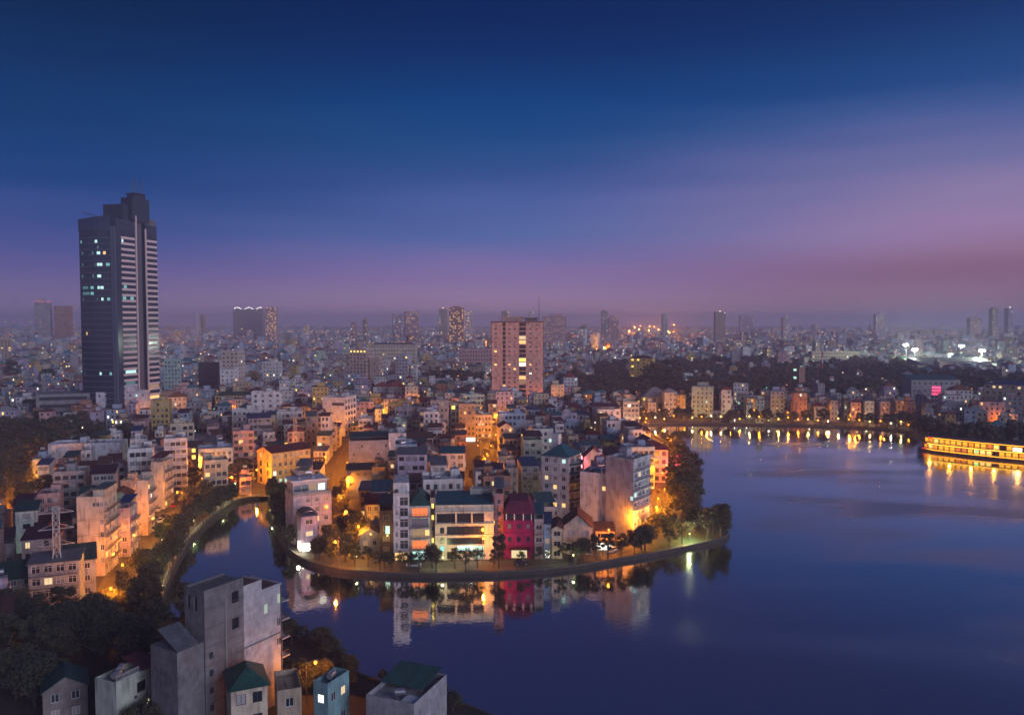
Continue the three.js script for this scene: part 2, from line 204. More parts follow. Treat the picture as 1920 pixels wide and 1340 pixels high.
function part(name, geometry, material, parent, stuff) {
  const m = new THREE.Mesh(geometry, material); m.name = name; m.castShadow = m.receiveShadow = true;
  if (stuff) m.userData.kind = 'stuff';
  parent.add(m); return m;
}
function structure(name, geometry, material) { const m = part(name, geometry, material, scene); m.name = numbered(name); m.userData.kind = 'structure'; return m; }
function copyOf(o, label, group) { const c = o.clone(); c.name = numbered(o.name.replace(/_\d{3}$/, '')); c.userData = { ...o.userData }; if (label) c.userData.label = label; if (group) c.userData.group = group; scene.add(c); return c; }

class Quads {                                        // collects faces with uv in metres
  constructor() { this.p = []; this.n = []; this.u = []; this.i = []; }
  quad(a, b, c, d) {
    const k = this.p.length / 3, e = [b[0] - a[0], b[1] - a[1], b[2] - a[2]], f = [d[0] - a[0], d[1] - a[1], d[2] - a[2]];
    let n = [e[1] * f[2] - e[2] * f[1], e[2] * f[0] - e[0] * f[2], e[0] * f[1] - e[1] * f[0]]; const l = Math.hypot(...n) || 1; n = n.map((v) => v / l);
    const upright = Math.abs(n[1]) < 0.7;
    for (const v of [a, b, c, d]) { this.p.push(...v); this.n.push(...n); this.u.push(upright ? v[0] * Math.abs(n[2]) - v[2] * n[0] + v[0] * 0.01 : v[0], upright ? v[1] : v[2]); }
    this.i.push(k, k + 1, k + 2, k, k + 2, k + 3); return this;
  }
  tri(a, b, c) { return this.quad(a, b, c, c); }
  box(x0, y0, z0, x1, y1, z1) {
    this.quad([x0, y0, z1], [x1, y0, z1], [x1, y1, z1], [x0, y1, z1]); this.quad([x1, y0, z0], [x0, y0, z0], [x0, y1, z0], [x1, y1, z0]);
    this.quad([x1, y0, z1], [x1, y0, z0], [x1, y1, z0], [x1, y1, z1]); this.quad([x0, y0, z0], [x0, y0, z1], [x0, y1, z1], [x0, y1, z0]);
    this.quad([x0, y1, z1], [x1, y1, z1], [x1, y1, z0], [x0, y1, z0]); this.quad([x0, y0, z0], [x1, y0, z0], [x1, y0, z1], [x0, y0, z1]); return this;
  }
  bar(a, b, r) {                                     // a square bar between two points
    const A = new THREE.Vector3(...a), B = new THREE.Vector3(...b), d = B.clone().sub(A).normalize(), s = Math.abs(d.y) > 0.9 ? new THREE.Vector3(1, 0, 0) : new THREE.Vector3(0, 1, 0);
    const x = d.clone().cross(s).normalize().multiplyScalar(r), y = x.clone().cross(d).normalize().multiplyScalar(r), c = [[-1, -1], [1, -1], [1, 1], [-1, 1]].map(([i, j]) => x.clone().multiplyScalar(i).addScaledVector(y, j));
    for (let k = 0; k < 4; k++) { const p = c[k], q = c[(k + 1) % 4]; this.quad(A.clone().add(q).toArray(), A.clone().add(p).toArray(), B.clone().add(p).toArray(), B.clone().add(q).toArray()); }
    return this;
  }
  wall(o, u, W, H, holes, reveal = 0.22) {           // upright wall from o along u, with real openings
    const n = [-u[2], 0, u[0]];
    const P = (s, t, k = 0) => [o[0] + u[0] * s - n[0] * k, o[1] + t, o[2] + u[2] * s - n[2] * k];
    const ys = [...new Set([0, H, ...holes.flatMap((h) => [h[1], h[3]])])].filter((y) => y >= 0 && y <= H).sort((a, b) => a - b);
    for (let k = 0; k + 1 < ys.length; k++) {
      const y0 = ys[k], y1 = ys[k + 1]; if (y1 - y0 < 1e-4) continue;
      const cut = holes.filter((h) => h[1] < y1 - 1e-4 && h[3] > y0 + 1e-4).sort((a, b) => a[0] - b[0]);
      let x = 0; for (const h of [...cut, [W, 0, W, 0]]) { if (h[0] - x > 1e-4) this.quad(P(x, y0), P(h[0], y0), P(h[0], y1), P(x, y1)); x = h[2]; }
    }
    for (const [a, b, c, e] of holes) {
      this.quad(P(a, b), P(c, b), P(c, b, reveal), P(a, b, reveal)); this.quad(P(a, e, reveal), P(c, e, reveal), P(c, e), P(a, e));
      this.quad(P(a, b, reveal), P(a, e, reveal), P(a, e), P(a, b)); this.quad(P(c, b), P(c, e), P(c, e, reveal), P(c, b, reveal));
    }
    return this;
  }
  geometry() {
    const g = new THREE.BufferGeometry();
    g.setAttribute('position', new THREE.Float32BufferAttribute(this.p, 3)); g.setAttribute('normal', new THREE.Float32BufferAttribute(this.n, 3)); g.setAttribute('uv', new THREE.Float32BufferAttribute(this.u, 2));
    g.setIndex(this.i); return g;
  }
}
const boxG = (() => { const c = new Map(); return (w, h, d) => { const k = [w, h, d].map((v) => v.toFixed(2)).join(); if (!c.has(k)) c.set(k, new Quads().box(-w / 2, 0, -d / 2, w / 2, h, d / 2).geometry()); return c.get(k); }; })();
function put(m, x, y, z, ry = 0) { m.position.set(x, y, z); m.rotation.y = ry; return m; }

// ---------------------------------------------------------------- textures: grain, stains, weather
function texture(n, f, repeat, srgb = true) {
  const d = new Uint8Array(n * n * 4);
  for (let y = 0; y < n; y++) for (let x = 0; x < n; x++) { const v = f(x / n, y / n), o = (y * n + x) * 4; const c = Array.isArray(v) ? v : [v, v, v]; for (let i = 0; i < 3; i++) d[o + i] = Math.max(0, Math.min(255, c[i] * 255)); d[o + 3] = 255; }
  const t = new THREE.DataTexture(d, n, n); t.wrapS = t.wrapT = THREE.RepeatWrapping; t.magFilter = THREE.LinearFilter; t.minFilter = THREE.LinearMipmapLinearFilter; if (srgb) t.colorSpace = THREE.SRGBColorSpace; t.repeat.set(1 / repeat, 1 / repeat); t.needsUpdate = true; return t;
}
const tile = (x, y, fx, fy, s) => {                  // noise that repeats without a seam
  const n = (a, b) => noise3.noise(a * fx + s, b * fy + s * 1.7, s), u = smooth(0, 1, x), v = smooth(0, 1, y);
  return (n(x, y) * (1 - u) + n(x - 1, y) * u) * (1 - v) + (n(x, y - 1) * (1 - u) + n(x - 1, y - 1) * u) * v;
};
const plasterMap = texture(512, (x, y) => 0.88 + 0.14 * tile(x, y, 5, 4, 3.1) + 0.30 * Math.min(0, tile(x, y, 26, 3, 8.3)) + 0.06 * tile(x, y, 60, 60, 1.2) + 0.26 * Math.min(0, tile(x, y, 9, 7, 5.5)), 14);
const cementMap = texture(512, (x, y) => 0.80 + 0.14 * tile(x, y, 4, 5, 2.4) + 0.14 * tile(x, y, 14, 11, 6.2) + 0.12 * Math.min(0, tile(x, y, 34, 4, 4.4)) + 0.08 * tile(x, y, 70, 70, 9.2) - (y * 16 % 1 < 0.06 ? 0.05 : 0), 13);
const roofMap = texture(512, (x, y) => 0.80 + 0.18 * tile(x, y, 6, 5, 1.9) + 0.14 * tile(x, y, 22, 18, 4.9) + 0.10 * tile(x, y, 50, 50, 7.7), 11);
const ribBump = texture(256, (x) => 0.5 + 0.5 * Math.sin(x * Math.PI * 2 * 16), 4.8, false);
const grainMap = texture(512, (x, y) => 0.78 + 0.16 * tile(x, y, 6, 6, 2.2) + 0.14 * tile(x, y, 24, 24, 3.7) + 0.12 * tile(x, y, 80, 80, 6.1), 22);
const std = (color, o = {}) => new THREE.MeshStandardMaterial({ color: new THREE.Color(...color), roughness: 0.9, ...o });
const once = (f) => { const c = new Map(); return (...k) => { const s = JSON.stringify(k); if (!c.has(s)) c.set(s, f(...k)); return c.get(s); }; };
const wallMat = once((c) => std(c, { map: plasterMap, roughness: 0.92 }));
const cementMat = once((c) => std(c, { map: cementMap, roughness: 0.95 }));
const sheetMat = once((c) => std(c, { map: roofMap, bumpMap: ribBump, bumpScale: 0.05, roughness: 0.55, metalness: 0.1 }));
const tileMat = once((c) => std(c, { map: roofMap, bumpMap: ribBump, bumpScale: 0.06, roughness: 0.85 }));
const plainMat = once((c, rough = 0.8, metal = 0) => std(c, { roughness: rough, metalness: metal }));
const glowMat = once((c, k) => new THREE.MeshStandardMaterial({ color: new THREE.Color(0.05, 0.05, 0.05), emissive: new THREE.Color(...c), emissiveIntensity: k, roughness: 0.6 }));
const GLASS = [std([0.016, 0.022, 0.034], { roughness: 0.12 }), std([0.035, 0.042, 0.055], { roughness: 0.2 }), std([0.012, 0.014, 0.02], { roughness: 0.3 })];
const CURTAIN = [std([0.30, 0.29, 0.30], { roughness: 0.6 }), std([0.16, 0.17, 0.2], { roughness: 0.5 })];
const LIT = { warm: glowMat([1, 0.56, 0.18], 1.5), soft: glowMat([1, 0.74, 0.38], 1.0), white: glowMat([0.95, 0.95, 0.78], 1.9), cool: glowMat([0.55, 0.95, 0.80], 1.2), red: glowMat([1, 0.22, 0.05], 1.1), yellow: glowMat([1, 0.68, 0.12], 2.2), dim: glowMat([1, 0.62, 0.30], 0.35) };
const FRAME = { white: plainMat([0.6, 0.6, 0.62], 0.6), dark: plainMat([0.04, 0.04, 0.05], 0.5), brown: plainMat([0.12, 0.06, 0.035], 0.6), grey: plainMat([0.28, 0.29, 0.31], 0.6), green: plainMat([0.05, 0.12, 0.09], 0.6) };
const STEEL = plainMat([0.55, 0.56, 0.58], 0.3, 0.8), IRON = plainMat([0.09, 0.09, 0.10], 0.6, 0.4), GALV = plainMat([0.34, 0.35, 0.37], 0.55, 0.5), DARK = plainMat([0.03, 0.03, 0.035]);
const WALLS = { white: [0.70, 0.70, 0.71], cream: [0.66, 0.58, 0.44], yellow: [0.62, 0.46, 0.17], 'cement grey': [0.36, 0.36, 0.38], lavender: [0.50, 0.44, 0.58], 'pale blue': [0.36, 0.47, 0.62], pink: [0.60, 0.38, 0.38], mint: [0.46, 0.60, 0.50], terracotta: [0.42, 0.21, 0.14], tan: [0.46, 0.38, 0.28] };
const ROOFS = { red: [0.19, 0.030, 0.036], maroon: [0.10, 0.022, 0.036], green: [0.025, 0.11, 0.09], teal: [0.035, 0.17, 0.22], blue: [0.03, 0.09, 0.24], rust: [0.18, 0.075, 0.045], grey: [0.22, 0.23, 0.25] };

// ---------------------------------------------------------------- building blocks
const windowFrame = once((w, h, style) => {
  const q = new Quads(), t = 0.07, d = 0.05;
  q.box(-w / 2, -h / 2, -d, -w / 2 + t, h / 2, d); q.box(w / 2 - t, -h / 2, -d, w / 2, h / 2, d); q.box(-w / 2 + t, h / 2 - t, -d, w / 2 - t, h / 2, d); q.box(-w / 2 + t, -h / 2, -d, w / 2 - t, -h / 2 + t, d);
  const m = style === 'grid' ? 2 : style === 'wide' ? Math.max(2, Math.round(w / 1.3)) : style === 'plain' ? 1 : 2;
  for (let k = 1; k < m; k++) q.box(-w / 2 + w * k / m - t / 2, -h / 2 + t, -d * 0.8, -w / 2 + w * k / m + t / 2, h / 2 - t, d * 0.8);
  if (style === 'grid') q.box(-w / 2 + t, h * 0.18, -d * 0.7, w / 2 - t, h * 0.18 + t, d * 0.7);
  return q.geometry();
});
const paneG = once((w, h) => new THREE.PlaneGeometry(w, h));
const FACES = { f: 0, r: 1, b: 2, l: 3 };
function faceFrame(face, w, d) {                     // origin, direction along the wall, its length, its turn
  return { f: [[-w / 2, 0, d / 2], [1, 0, 0], w, 0], r: [[w / 2, 0, d / 2], [0, 0, -1], d, Math.PI / 2], b: [[w / 2, 0, -d / 2], [-1, 0, 0], w, Math.PI], l: [[-w / 2, 0, -d / 2], [0, 0, 1], d, -Math.PI / 2] }[face];
}
function facesCamera(x, z, yaw, face) { const a = yaw + [0, Math.PI / 2, Math.PI, -Math.PI / 2][FACES[face]], l = Math.hypot(x, z); return Math.sin(a) * (-x / l) + Math.cos(a) * (-z / l) > -0.08; }
function paneFor(lit, tone) {
  if (rnd() < lit) return LIT[tone ?? pick(['warm', 'warm', 'soft', 'soft', 'white', 'cool', 'dim', 'dim', 'yellow'])];
  const r = rnd(); return r < 0.72 ? pick(GLASS) : r < 0.9 ? CURTAIN[1] : CURTAIN[0];
}
function addWindow(parent, o, u, turn, s, t, w, h, pane, { style = 'pair', frame = 'white', tier = 0, name = 'window', back = 0.14 } = {}) {
  const n = [-u[2], 0, u[0]], pos = [o[0] + u[0] * s - n[0] * back, o[1] + t, o[2] + u[2] * s - n[2] * back];
  if (tier === 0) {
    const f = put(part(name, windowFrame(+w.toFixed(2), +h.toFixed(2), style), FRAME[frame], parent), ...pos, turn);
    part('pane', paneG(+w.toFixed(2), +h.toFixed(2)), pane, f); return f;
  }
  return put(part(name, paneG(+w.toFixed(2), +h.toFixed(2)), pane, parent), ...pos, turn);
}
const railG = once((w, d) => {                       // balcony rail round three sides
  const q = new Quads();
  for (const y of [0.15, 1.0]) { q.bar([-w / 2, y, d], [w / 2, y, d], 0.03); q.bar([-w / 2, y, 0], [-w / 2, y, d], 0.03); q.bar([w / 2, y, d], [w / 2, y, 0], 0.03); }
  const n = Math.max(4, Math.round(w / 0.3)); for (let k = 0; k <= n; k++) q.bar([-w / 2 + w * k / n, 0, d], [-w / 2 + w * k / n, 1.0, d], 0.018);
  return q.geometry();
});
function balcony(parent, o, u, turn, s, t, w, d, wallM, { rail = IRON, solid = false } = {}) {
  const n = [-u[2], 0, u[0]], b = put(part('balcony', boxG(w, 0.16, d), wallM, parent), o[0] + u[0] * s + n[0] * d / 2, o[1] + t, o[2] + u[2] * s + n[2] * d / 2, turn);
  if (solid) part('balcony_wall', new Quads().box(-w / 2, 0.16, d / 2 - 0.12, w / 2, 1.0, d / 2).box(-w / 2, 0.16, -d / 2, -w / 2 + 0.12, 1.0, d / 2 - 0.12).box(w / 2 - 0.12, 0.16, -d / 2, w / 2, 1.0, d / 2 - 0.12).geometry(), wallM, b);
  else { const r = part('railing', railG(+(w - 0.1).toFixed(2), +(d - 0.06).toFixed(2)), rail, b); r.position.set(0, 0.16, -d / 2); }
  return b;
}
const tankG = new THREE.CylinderGeometry(0.55, 0.55, 1.7, 16).rotateZ(Math.PI / 2).translate(0, 1.25, 0), tankLegs = new Quads().box(-0.7, 0, -0.4, -0.6, 0.8, 0.4).box(0.6, 0, -0.4, 0.7, 0.8, 0.4).box(-0.62, 0.62, -0.06, 0.62, 0.7, 0.06).geometry();
function waterTank(parent, x, y, z, turn = 0) { const t = put(part('water_tank', tankG, STEEL, parent), x, y, z, turn); part('tank_stand', tankLegs, IRON, t); return t; }
const acG = boxG(0.9, 0.7, 0.4);
function roofOf(g, kind, w, d, h, wallM, roofC, o = {}) {
  const m = o.tile ? tileMat(roofC) : sheetMat(roofC), ov = o.over ?? 0.35, rh = o.rise ?? Math.min(w, d) * 0.32;
  const q = new Quads();
  if (kind === 'gable') {                            // ridge runs front to back, or along the width
    const along = o.along ?? 'z', W = along === 'z' ? w / 2 + ov : d / 2 + ov, D = (along === 'z' ? d : w) / 2 + ov, th = 0.16, T = (a, y, b) => along === 'z' ? [a, y, b] : [b, y, -a];
    for (const s of [-1, 1]) {
      const e0 = [s * W, h - 0.12], r0 = [0, h + rh]; const A = (p, y, z) => T(p[0], p[1] + y, z);
      const qd = (a, b, c, e) => s > 0 ? q.quad(a, b, c, e) : q.quad(e, c, b, a);
      qd(A(e0, th, D), A(e0, th, -D), A(r0, th, -D), A(r0, th, D)); qd(A(r0, 0, D), A(r0, 0, -D), A(e0, 0, -D), A(e0, 0, D)); qd(A(e0, 0, D), A(e0, 0, -D), A(e0, th, -D), A(e0, th, D));
      qd(A(e0, 0, D), A(e0, th, D), A(r0, th, D), A(r0, 0, D)); qd(A(e0, th, -D), A(e0, 0, -D), A(r0, 0, -D), A(r0, th, -D));
    }
    const Wg = W - ov, Dg = D - ov, ry = h + rh * (1 - 0.02) - 0.05;
    part('gable_wall', new Quads().tri(T(-Wg, h, Dg), T(Wg, h, Dg), T(0, ry, Dg)).geometry(), wallM, g); part('gable_wall', new Quads().tri(T(Wg, h, -Dg), T(-Wg, h, -Dg), T(0, ry, -Dg)).geometry(), wallM, g);
  } else if (kind === 'hip') {
    const X = w / 2 + ov, Z = d / 2 + ov, r = Math.max(0, (w - d) / 2), s = Math.max(0, (d - w) / 2), y = h, t = h + rh;
    q.quad([-X, y, Z], [X, y, Z], [r, t, s], [-r, t, s]); q.quad([X, y, -Z], [-X, y, -Z], [-r, t, -s], [r, t, -s]); q.quad([X, y, Z], [X, y, -Z], [r, t, -s], [r, t, s]); q.quad([-X, y, -Z], [-X, y, Z], [-r, t, s], [-r, t, -s]); q.quad([-X, y, -Z], [X, y, -Z], [X, y, Z], [-X, y, Z]);
  } else if (kind === 'shed') {
    const X = w / 2 + ov, Z = d / 2 + ov, a = h + 0.1, b = h + (o.rise ?? 1.0);
    q.quad([-X, a, Z], [X, a, Z], [X, b, -Z], [-X, b, -Z]); q.quad([-X, b - 0.12, -Z], [X, b - 0.12, -Z], [X, a - 0.12, Z], [-X, a - 0.12, Z]); q.quad([-X, a - 0.12, Z], [X, a - 0.12, Z], [X, a, Z], [-X, a, Z]); q.quad([X, a - 0.12, Z], [X, b - 0.12, -Z], [X, b, -Z], [X, a, Z]); q.quad([-X, b - 0.12, -Z], [-X, a - 0.12, Z], [-X, a, Z], [-X, b, -Z]);
    part('gable_wall', new Quads().tri([w / 2, h, d / 2], [w / 2, h, -d / 2], [w / 2, b - 0.2, -d / 2]).geometry(), wallM, g); part('gable_wall', new Quads().tri([-w / 2, h, -d / 2], [-w / 2, h, d / 2], [-w / 2, b - 0.2, -d / 2]).geometry(), wallM, g);
    part('gable_wall', new Quads().quad([w / 2, h, -d / 2], [-w / 2, h, -d / 2], [-w / 2, b - 0.2, -d / 2], [w / 2, b - 0.2, -d / 2]).geometry(), wallM, g);
  } else if (kind === 'canopy') {                    // sheet roof on posts over the terrace
    parapet(g, w, d, h, wallM, 0.8);
    const X = w / 2 + 0.2, Z = d / 2 + 0.2, a = h + 2.4, b = h + 3.2;
    q.quad([-X, a, Z], [X, a, Z], [X, b, -Z], [-X, b, -Z]); q.quad([-X, b - 0.1, -Z], [X, b - 0.1, -Z], [X, a - 0.1, Z], [-X, a - 0.1, Z]); q.quad([-X, a - 0.1, Z], [X, a - 0.1, Z], [X, a, Z], [-X, a, Z]); q.quad([X, a - 0.1, Z], [X, b - 0.1, -Z], [X, b, -Z], [X, a, Z]); q.quad([-X, b - 0.1, -Z], [-X, a - 0.1, Z], [-X, a, Z], [-X, b, -Z]);
    for (const sx of [-1, 1]) for (const sz of [-1, 1]) part('post', boxG(0.12, (sz > 0 ? 2.35 : 3.05), 0.12), GALV, g).position.set(sx * (w / 2 - 0.1), h, sz * (d / 2 - 0.1));
  } else { parapet(g, w, d, h, wallM, o.parapet ?? 0.9); return; }
  part('roof', q.geometry(), m, g);
}
function parapet(g, w, d, h, m, k) {
  const t = 0.16, q = new Quads(); q.box(-w / 2, h, d / 2 - t, w / 2, h + k, d / 2); q.box(-w / 2, h, -d / 2, w / 2, h + k, -d / 2 + t); q.box(-w / 2, h, -d / 2 + t, -w / 2 + t, h + k, d / 2 - t); q.box(w / 2 - t, h, -d / 2 + t, w / 2, h + k, d / 2 - t);
  part('parapet', q.geometry(), m, g);
}
function clutter(g, w, d, h, wallM, n = 2) {         // what stands on a flat roof
  if (w > 3 && d > 6) { const bw = Math.min(w - 0.6, 3), bd = rr(2.5, 4), z = -d / 2 + bd / 2 + 0.3, x = rr(-1, 1) * (w - bw - 0.5) / 2; put(part('stair_head', boxG(+bw.toFixed(1), 2.5, +bd.toFixed(1)), wallM, g), x, h, z); if (rnd() < 0.6) waterTank(g, x, h + 2.5, z, rnd() < 0.5 ? 0 : 1.57); }
  for (let k = 0; k < n; k++) { const x = rr(-0.35, 0.35) * w, z = rr(-0.1, 0.4) * d; if (rnd() < 0.3) waterTank(g, x, h, z, rr(0, 3)); else put(part('air_conditioner', acG, FRAME.grey, g), x, h, z, rr(0, 3)); }
}
// a building: four walls with real openings, a roof, its windows one by one
const OCCUPIED = [];
function building(o) {
  const { w, d, h } = o, yaw = R(o.yaw ?? 0), g = thing(o.name, o.label, o.category ?? 'building', [o.x, o.y ?? GROUND, o.z], yaw, o.group);
  OCCUPIED.push([o.x, o.z, w, d, yaw]);
  const n = o.floors ?? Math.max(1, Math.round(h / 3.3)), fh = h / n, tier = o.tier ?? 0, wallM = o.wallM ?? wallMat(WALLS[o.wall ?? 'white']), q = new Quads(), far = { glass: new Quads(), lit: new Map() };
  for (const face of ['f', 'r', 'b', 'l']) {
    const spec = o.faces?.[face], [og, u, len, turn] = faceFrame(face, w, d), seen = facesCamera(o.x, o.z, yaw, face), holes = [], list = [];
    if (spec && seen) {
      const cols = spec.cols ?? Math.max(1, Math.round(len / (spec.pitch ?? 2.6))), from = spec.from ?? 0, to = spec.to ?? n;
      for (let k = from; k < to; k++) for (let c = 0; c < cols; c++) {
        if (spec.skip && rnd() < spec.skip) continue;
        const m = spec.margin ?? 0.3, s = m + (len - 2 * m) * (c + 0.5) / cols, ww = Math.min(spec.ww ?? 1.3, (len - 2 * m) / cols - 0.15), wh = Math.min(spec.wh ?? 1.5, fh - 0.5), t = k * fh + (spec.sill ?? Math.max(0.25, (fh - wh) * 0.55)) + wh / 2;
        holes.push([s - ww / 2, t - wh / 2, s + ww / 2, t + wh / 2]); list.push([s, t, ww, wh, k, c]);
      }
      if (spec.extra) for (const [s, t, ww, wh, tone] of spec.extra) { holes.push([s * len - ww / 2, t - wh / 2, s * len + ww / 2, t + wh / 2]); list.push([s * len, t, ww, wh, -1, -1, tone]); }
    }
    if (tier < 2) q.wall(og, u, len, h, holes); else q.wall(og, u, len, h, []);
    for (const [s, t, ww, wh, k, c, tone] of list) {
      const fixed = spec.lights?.[k + ',' + c], pane = tone ? LIT[tone] : fixed ? LIT[fixed] : paneFor(spec.lit ?? o.lit ?? 0.1, spec.tone);
      if (tier < 2) addWindow(g, og, u, turn, s, t, ww, wh, pane, { style: spec.style, frame: spec.frame ?? 'white', tier });
      else {
        const nn = [-u[2], 0, u[0]], P = (a, b) => [og[0] + u[0] * a + nn[0] * 0.05, b, og[2] + u[2] * a + nn[2] * 0.05], e = Object.values(LIT).includes(pane), t0 = e ? (far.lit.get(pane) ?? far.lit.set(pane, new Quads()).get(pane)) : far.glass;
        t0.quad(P(s - ww / 2, t - wh / 2), P(s + ww / 2, t - wh / 2), P(s + ww / 2, t + wh / 2), P(s - ww / 2, t + wh / 2));
      }
    }
    if (spec && seen && tier < 2) {
      if (spec.balcony) for (let k = spec.bfrom ?? 1; k < (spec.bto ?? n); k++) balcony(g, og, u, turn, len * (spec.bat ?? 0.5), k * fh - 0.16, spec.bw ?? len - 0.3, spec.balcony, wallM, { solid: spec.solid, rail: spec.railM });
      if (spec.ledge) for (let k = 1; k < n; k++) { const nn = [-u[2], 0, u[0]]; put(part('ledge', boxG(+(len + 0.1).toFixed(2), 0.18, 0.3), o.trimM ?? wallM, g), og[0] + u[0] * len / 2 + nn[0] * 0.14, k * fh - 0.1, og[2] + u[2] * len / 2 + nn[2] * 0.14, turn); }
      if (spec.awning) { const nn = [-u[2], 0, u[0]], a = put(part('awning', awningG(+(len - 0.2).toFixed(1)), sheetMat(ROOFS[spec.awning]), g), og[0] + u[0] * len / 2, Math.min(fh, 3.4) - 0.3, og[2] + u[2] * len / 2, turn); }
      if (spec.shop) { const sh = put(part('shop_front', paneG(+(len - 0.8).toFixed(1), 2.3), LIT[spec.shop] ?? IRON, g), og[0] + u[0] * len / 2 + -u[2] * 0.05, 1.35, og[2] + u[2] * len / 2 + u[0] * 0.05, turn); }
      if (spec.units) for (let k = 0; k < spec.units; k++) { const nn = [-u[2], 0, u[0]], s = rr(0.1, 0.9) * len, y = rr(0.3, 0.95) * h - 1; put(part('air_conditioner', acG, FRAME.grey, g), og[0] + u[0] * s + nn[0] * 0.22, Math.max(1, y), og[2] + u[2] * s + nn[2] * 0.22, turn); }
    }
  }
  q.quad([-w / 2, h, d / 2], [w / 2, h, d / 2], [w / 2, h, -d / 2], [-w / 2, h, -d / 2]);
  part('wall', q.geometry(), wallM, g);
  if (far.glass.i.length) part('dark_windows', far.glass.geometry(), GLASS[0], g, true);
  for (const [m, b] of far.lit) part('lit_windows', b.geometry(), m, g, true);
  if (o.roof) roofOf(g, o.roof, w, d, h, wallM, ROOFS[o.roofC ?? 'red'], o.roofO);
  if (o.clutter) clutter(g, w, d, h, wallM, o.clutter);
  return g;
}
const awningG = once((w) => new Quads().quad([-w / 2, 0, 1.3], [w / 2, 0, 1.3], [w / 2, 0.55, 0.02], [-w / 2, 0.55, 0.02]).quad([-w / 2, 0.5, 0.02], [w / 2, 0.5, 0.02], [w / 2, -0.05, 1.3], [-w / 2, -0.05, 1.3]).quad([-w / 2, -0.05, 1.3], [w / 2, -0.05, 1.3], [w / 2, 0, 1.3], [-w / 2, 0, 1.3]).geometry());

// ---------------------------------------------------------------- the lake, its banks, ground and streets
const curve = (pts, step) => { const c = new THREE.CatmullRomCurve3(pts.map(([x, z]) => new THREE.Vector3(x, 0, z)), false, 'centripetal'), n = Math.max(2, Math.round(c.getLength() / step)); return c.getSpacedPoints(n).map((p) => [p.x, p.z]); };
const shoreWest = curve(SHORE_WEST, 4), shorePen = curve(SHORE_PENINSULA, 4), shoreFar = curve(SHORE_FAR, 5), shoreNear = curve(SHORE_NEAR, 4);
const LAKE = [...shoreWest, ...shorePen, ...shoreFar, [470, -380], [430, -60], ...shoreNear];
const inside = (poly, x, z) => { let r = false; for (let i = 0, j = poly.length - 1; i < poly.length; j = i++) { const [a, b] = poly[i], [c, d] = poly[j]; if ((b > z) !== (d > z) && x < (c - a) * (z - b) / (d - b) + a) r = !r; } return r; };
const distTo = (line, x, z) => { let m = 1e9; for (let i = 0; i + 1 < line.length; i++) { const [a, b] = line[i], [c, d] = line[i + 1], l = (c - a) ** 2 + (d - b) ** 2, t = Math.max(0, Math.min(1, ((x - a) * (c - a) + (z - b) * (d - b)) / l)); m = Math.min(m, Math.hypot(x - a - t * (c - a), z - b - t * (d - b))); } return m; };
{
  const s = new THREE.Shape([[-9000, -400], [9000, -400], [9000, 9000], [-9000, 9000]].map(([x, y]) => new THREE.Vector2(x, y)));
  s.holes.push(new THREE.Path(LAKE.map(([x, z]) => new THREE.Vector2(x, -z))));
  const g = new THREE.ShapeGeometry(s).rotateX(-Math.PI / 2).translate(0, GROUND, 0);
  structure('ground', g, std([0.06, 0.057, 0.055], { map: grainMap, roughness: 0.95 }));
  // still evening water; a breath of wind roughens it in long drifting patches
  const patch = texture(1024, (u, v) => {
    const x = (u < 0.72 ? u : u - 1) * 750, z = (v - 1) * 750, open = smooth(25, 120, x + (z + 300) * 0.2) * smooth(-520, -455, z);
    const w = noise3.noise(x / 95 + z / 400, z / 34 - x / 160, 1.3) + 0.5 * noise3.noise(x / 40, z / 15, 7.7), v2 = 0.10 + 0.30 * open * smooth(-0.5, 0.2, w) + 0.35 * open * smooth(0.1, 0.7, w) + 0.06 * smooth(0, 0.6, w); return [v2, v2, v2];
  }, 750, false);
  const ripple = texture(512, (x, y) => 0.5 + 0.35 * tile(x, y, 16, 16, 3.3) + 0.25 * tile(x, y, 48, 48, 5.9), 26, false);
  const water = new THREE.MeshPhysicalMaterial({ color: new THREE.Color(0.62, 0.65, 0.66), metalness: 1, roughness: 0.5, roughnessMap: patch, bumpMap: ripple, bumpScale: 0.02, ior: 1.33 });
  structure('lake_water', new Quads().quad([-230, 0, -50], [520, 0, -50], [520, 0, -600], [-230, 0, -600]).geometry(), water);
}
function bank(line, out, name, m, slope, top = GROUND) {        // sloping stone edge down into the water
  const q = new Quads(), cop = new Quads();
  for (let i = 0; i + 1 < line.length; i++) {
    const [a, b] = line[i], [c, d] = line[i + 1], l = Math.hypot(c - a, d - b) || 1, nx = -(d - b) / l * out, nz = (c - a) / l * out, S = [a + nx * slope, -0.5, b + nz * slope], T = [c + nx * slope, -0.5, d + nz * slope];
    if (out > 0) q.quad([a, top, b], [c, top, d], T, S); else q.quad([c, top, d], [a, top, b], S, T);
    cop.bar([a - nx * 0.2, top + 0.12, b - nz * 0.2], [c - nx * 0.2, top + 0.12, d - nz * 0.2], 0.2);
  }
  structure(name, q.geometry(), m); structure(name + '_coping', cop.geometry(), cementMat([0.12, 0.11, 0.10]));
}
const orient = (line) => { const i = Math.floor(line.length / 2), [a, b] = line[i - 1], [c, d] = line[i], l = Math.hypot(c - a, d - b), x = (a + c) / 2 - (d - b) / l * 1.5, z = (b + d) / 2 + (c - a) / l * 1.5; return inside(LAKE, x, z) ? 1 : -1; };
const stoneM = cementMat([0.075, 0.062, 0.056]);
for (const [l, s] of [[shoreWest, 0.6], [shorePen, 0.7], [shoreFar, 0.6], [shoreNear, 0.6]]) bank(l, orient(l), 'embankment', stoneM, s);
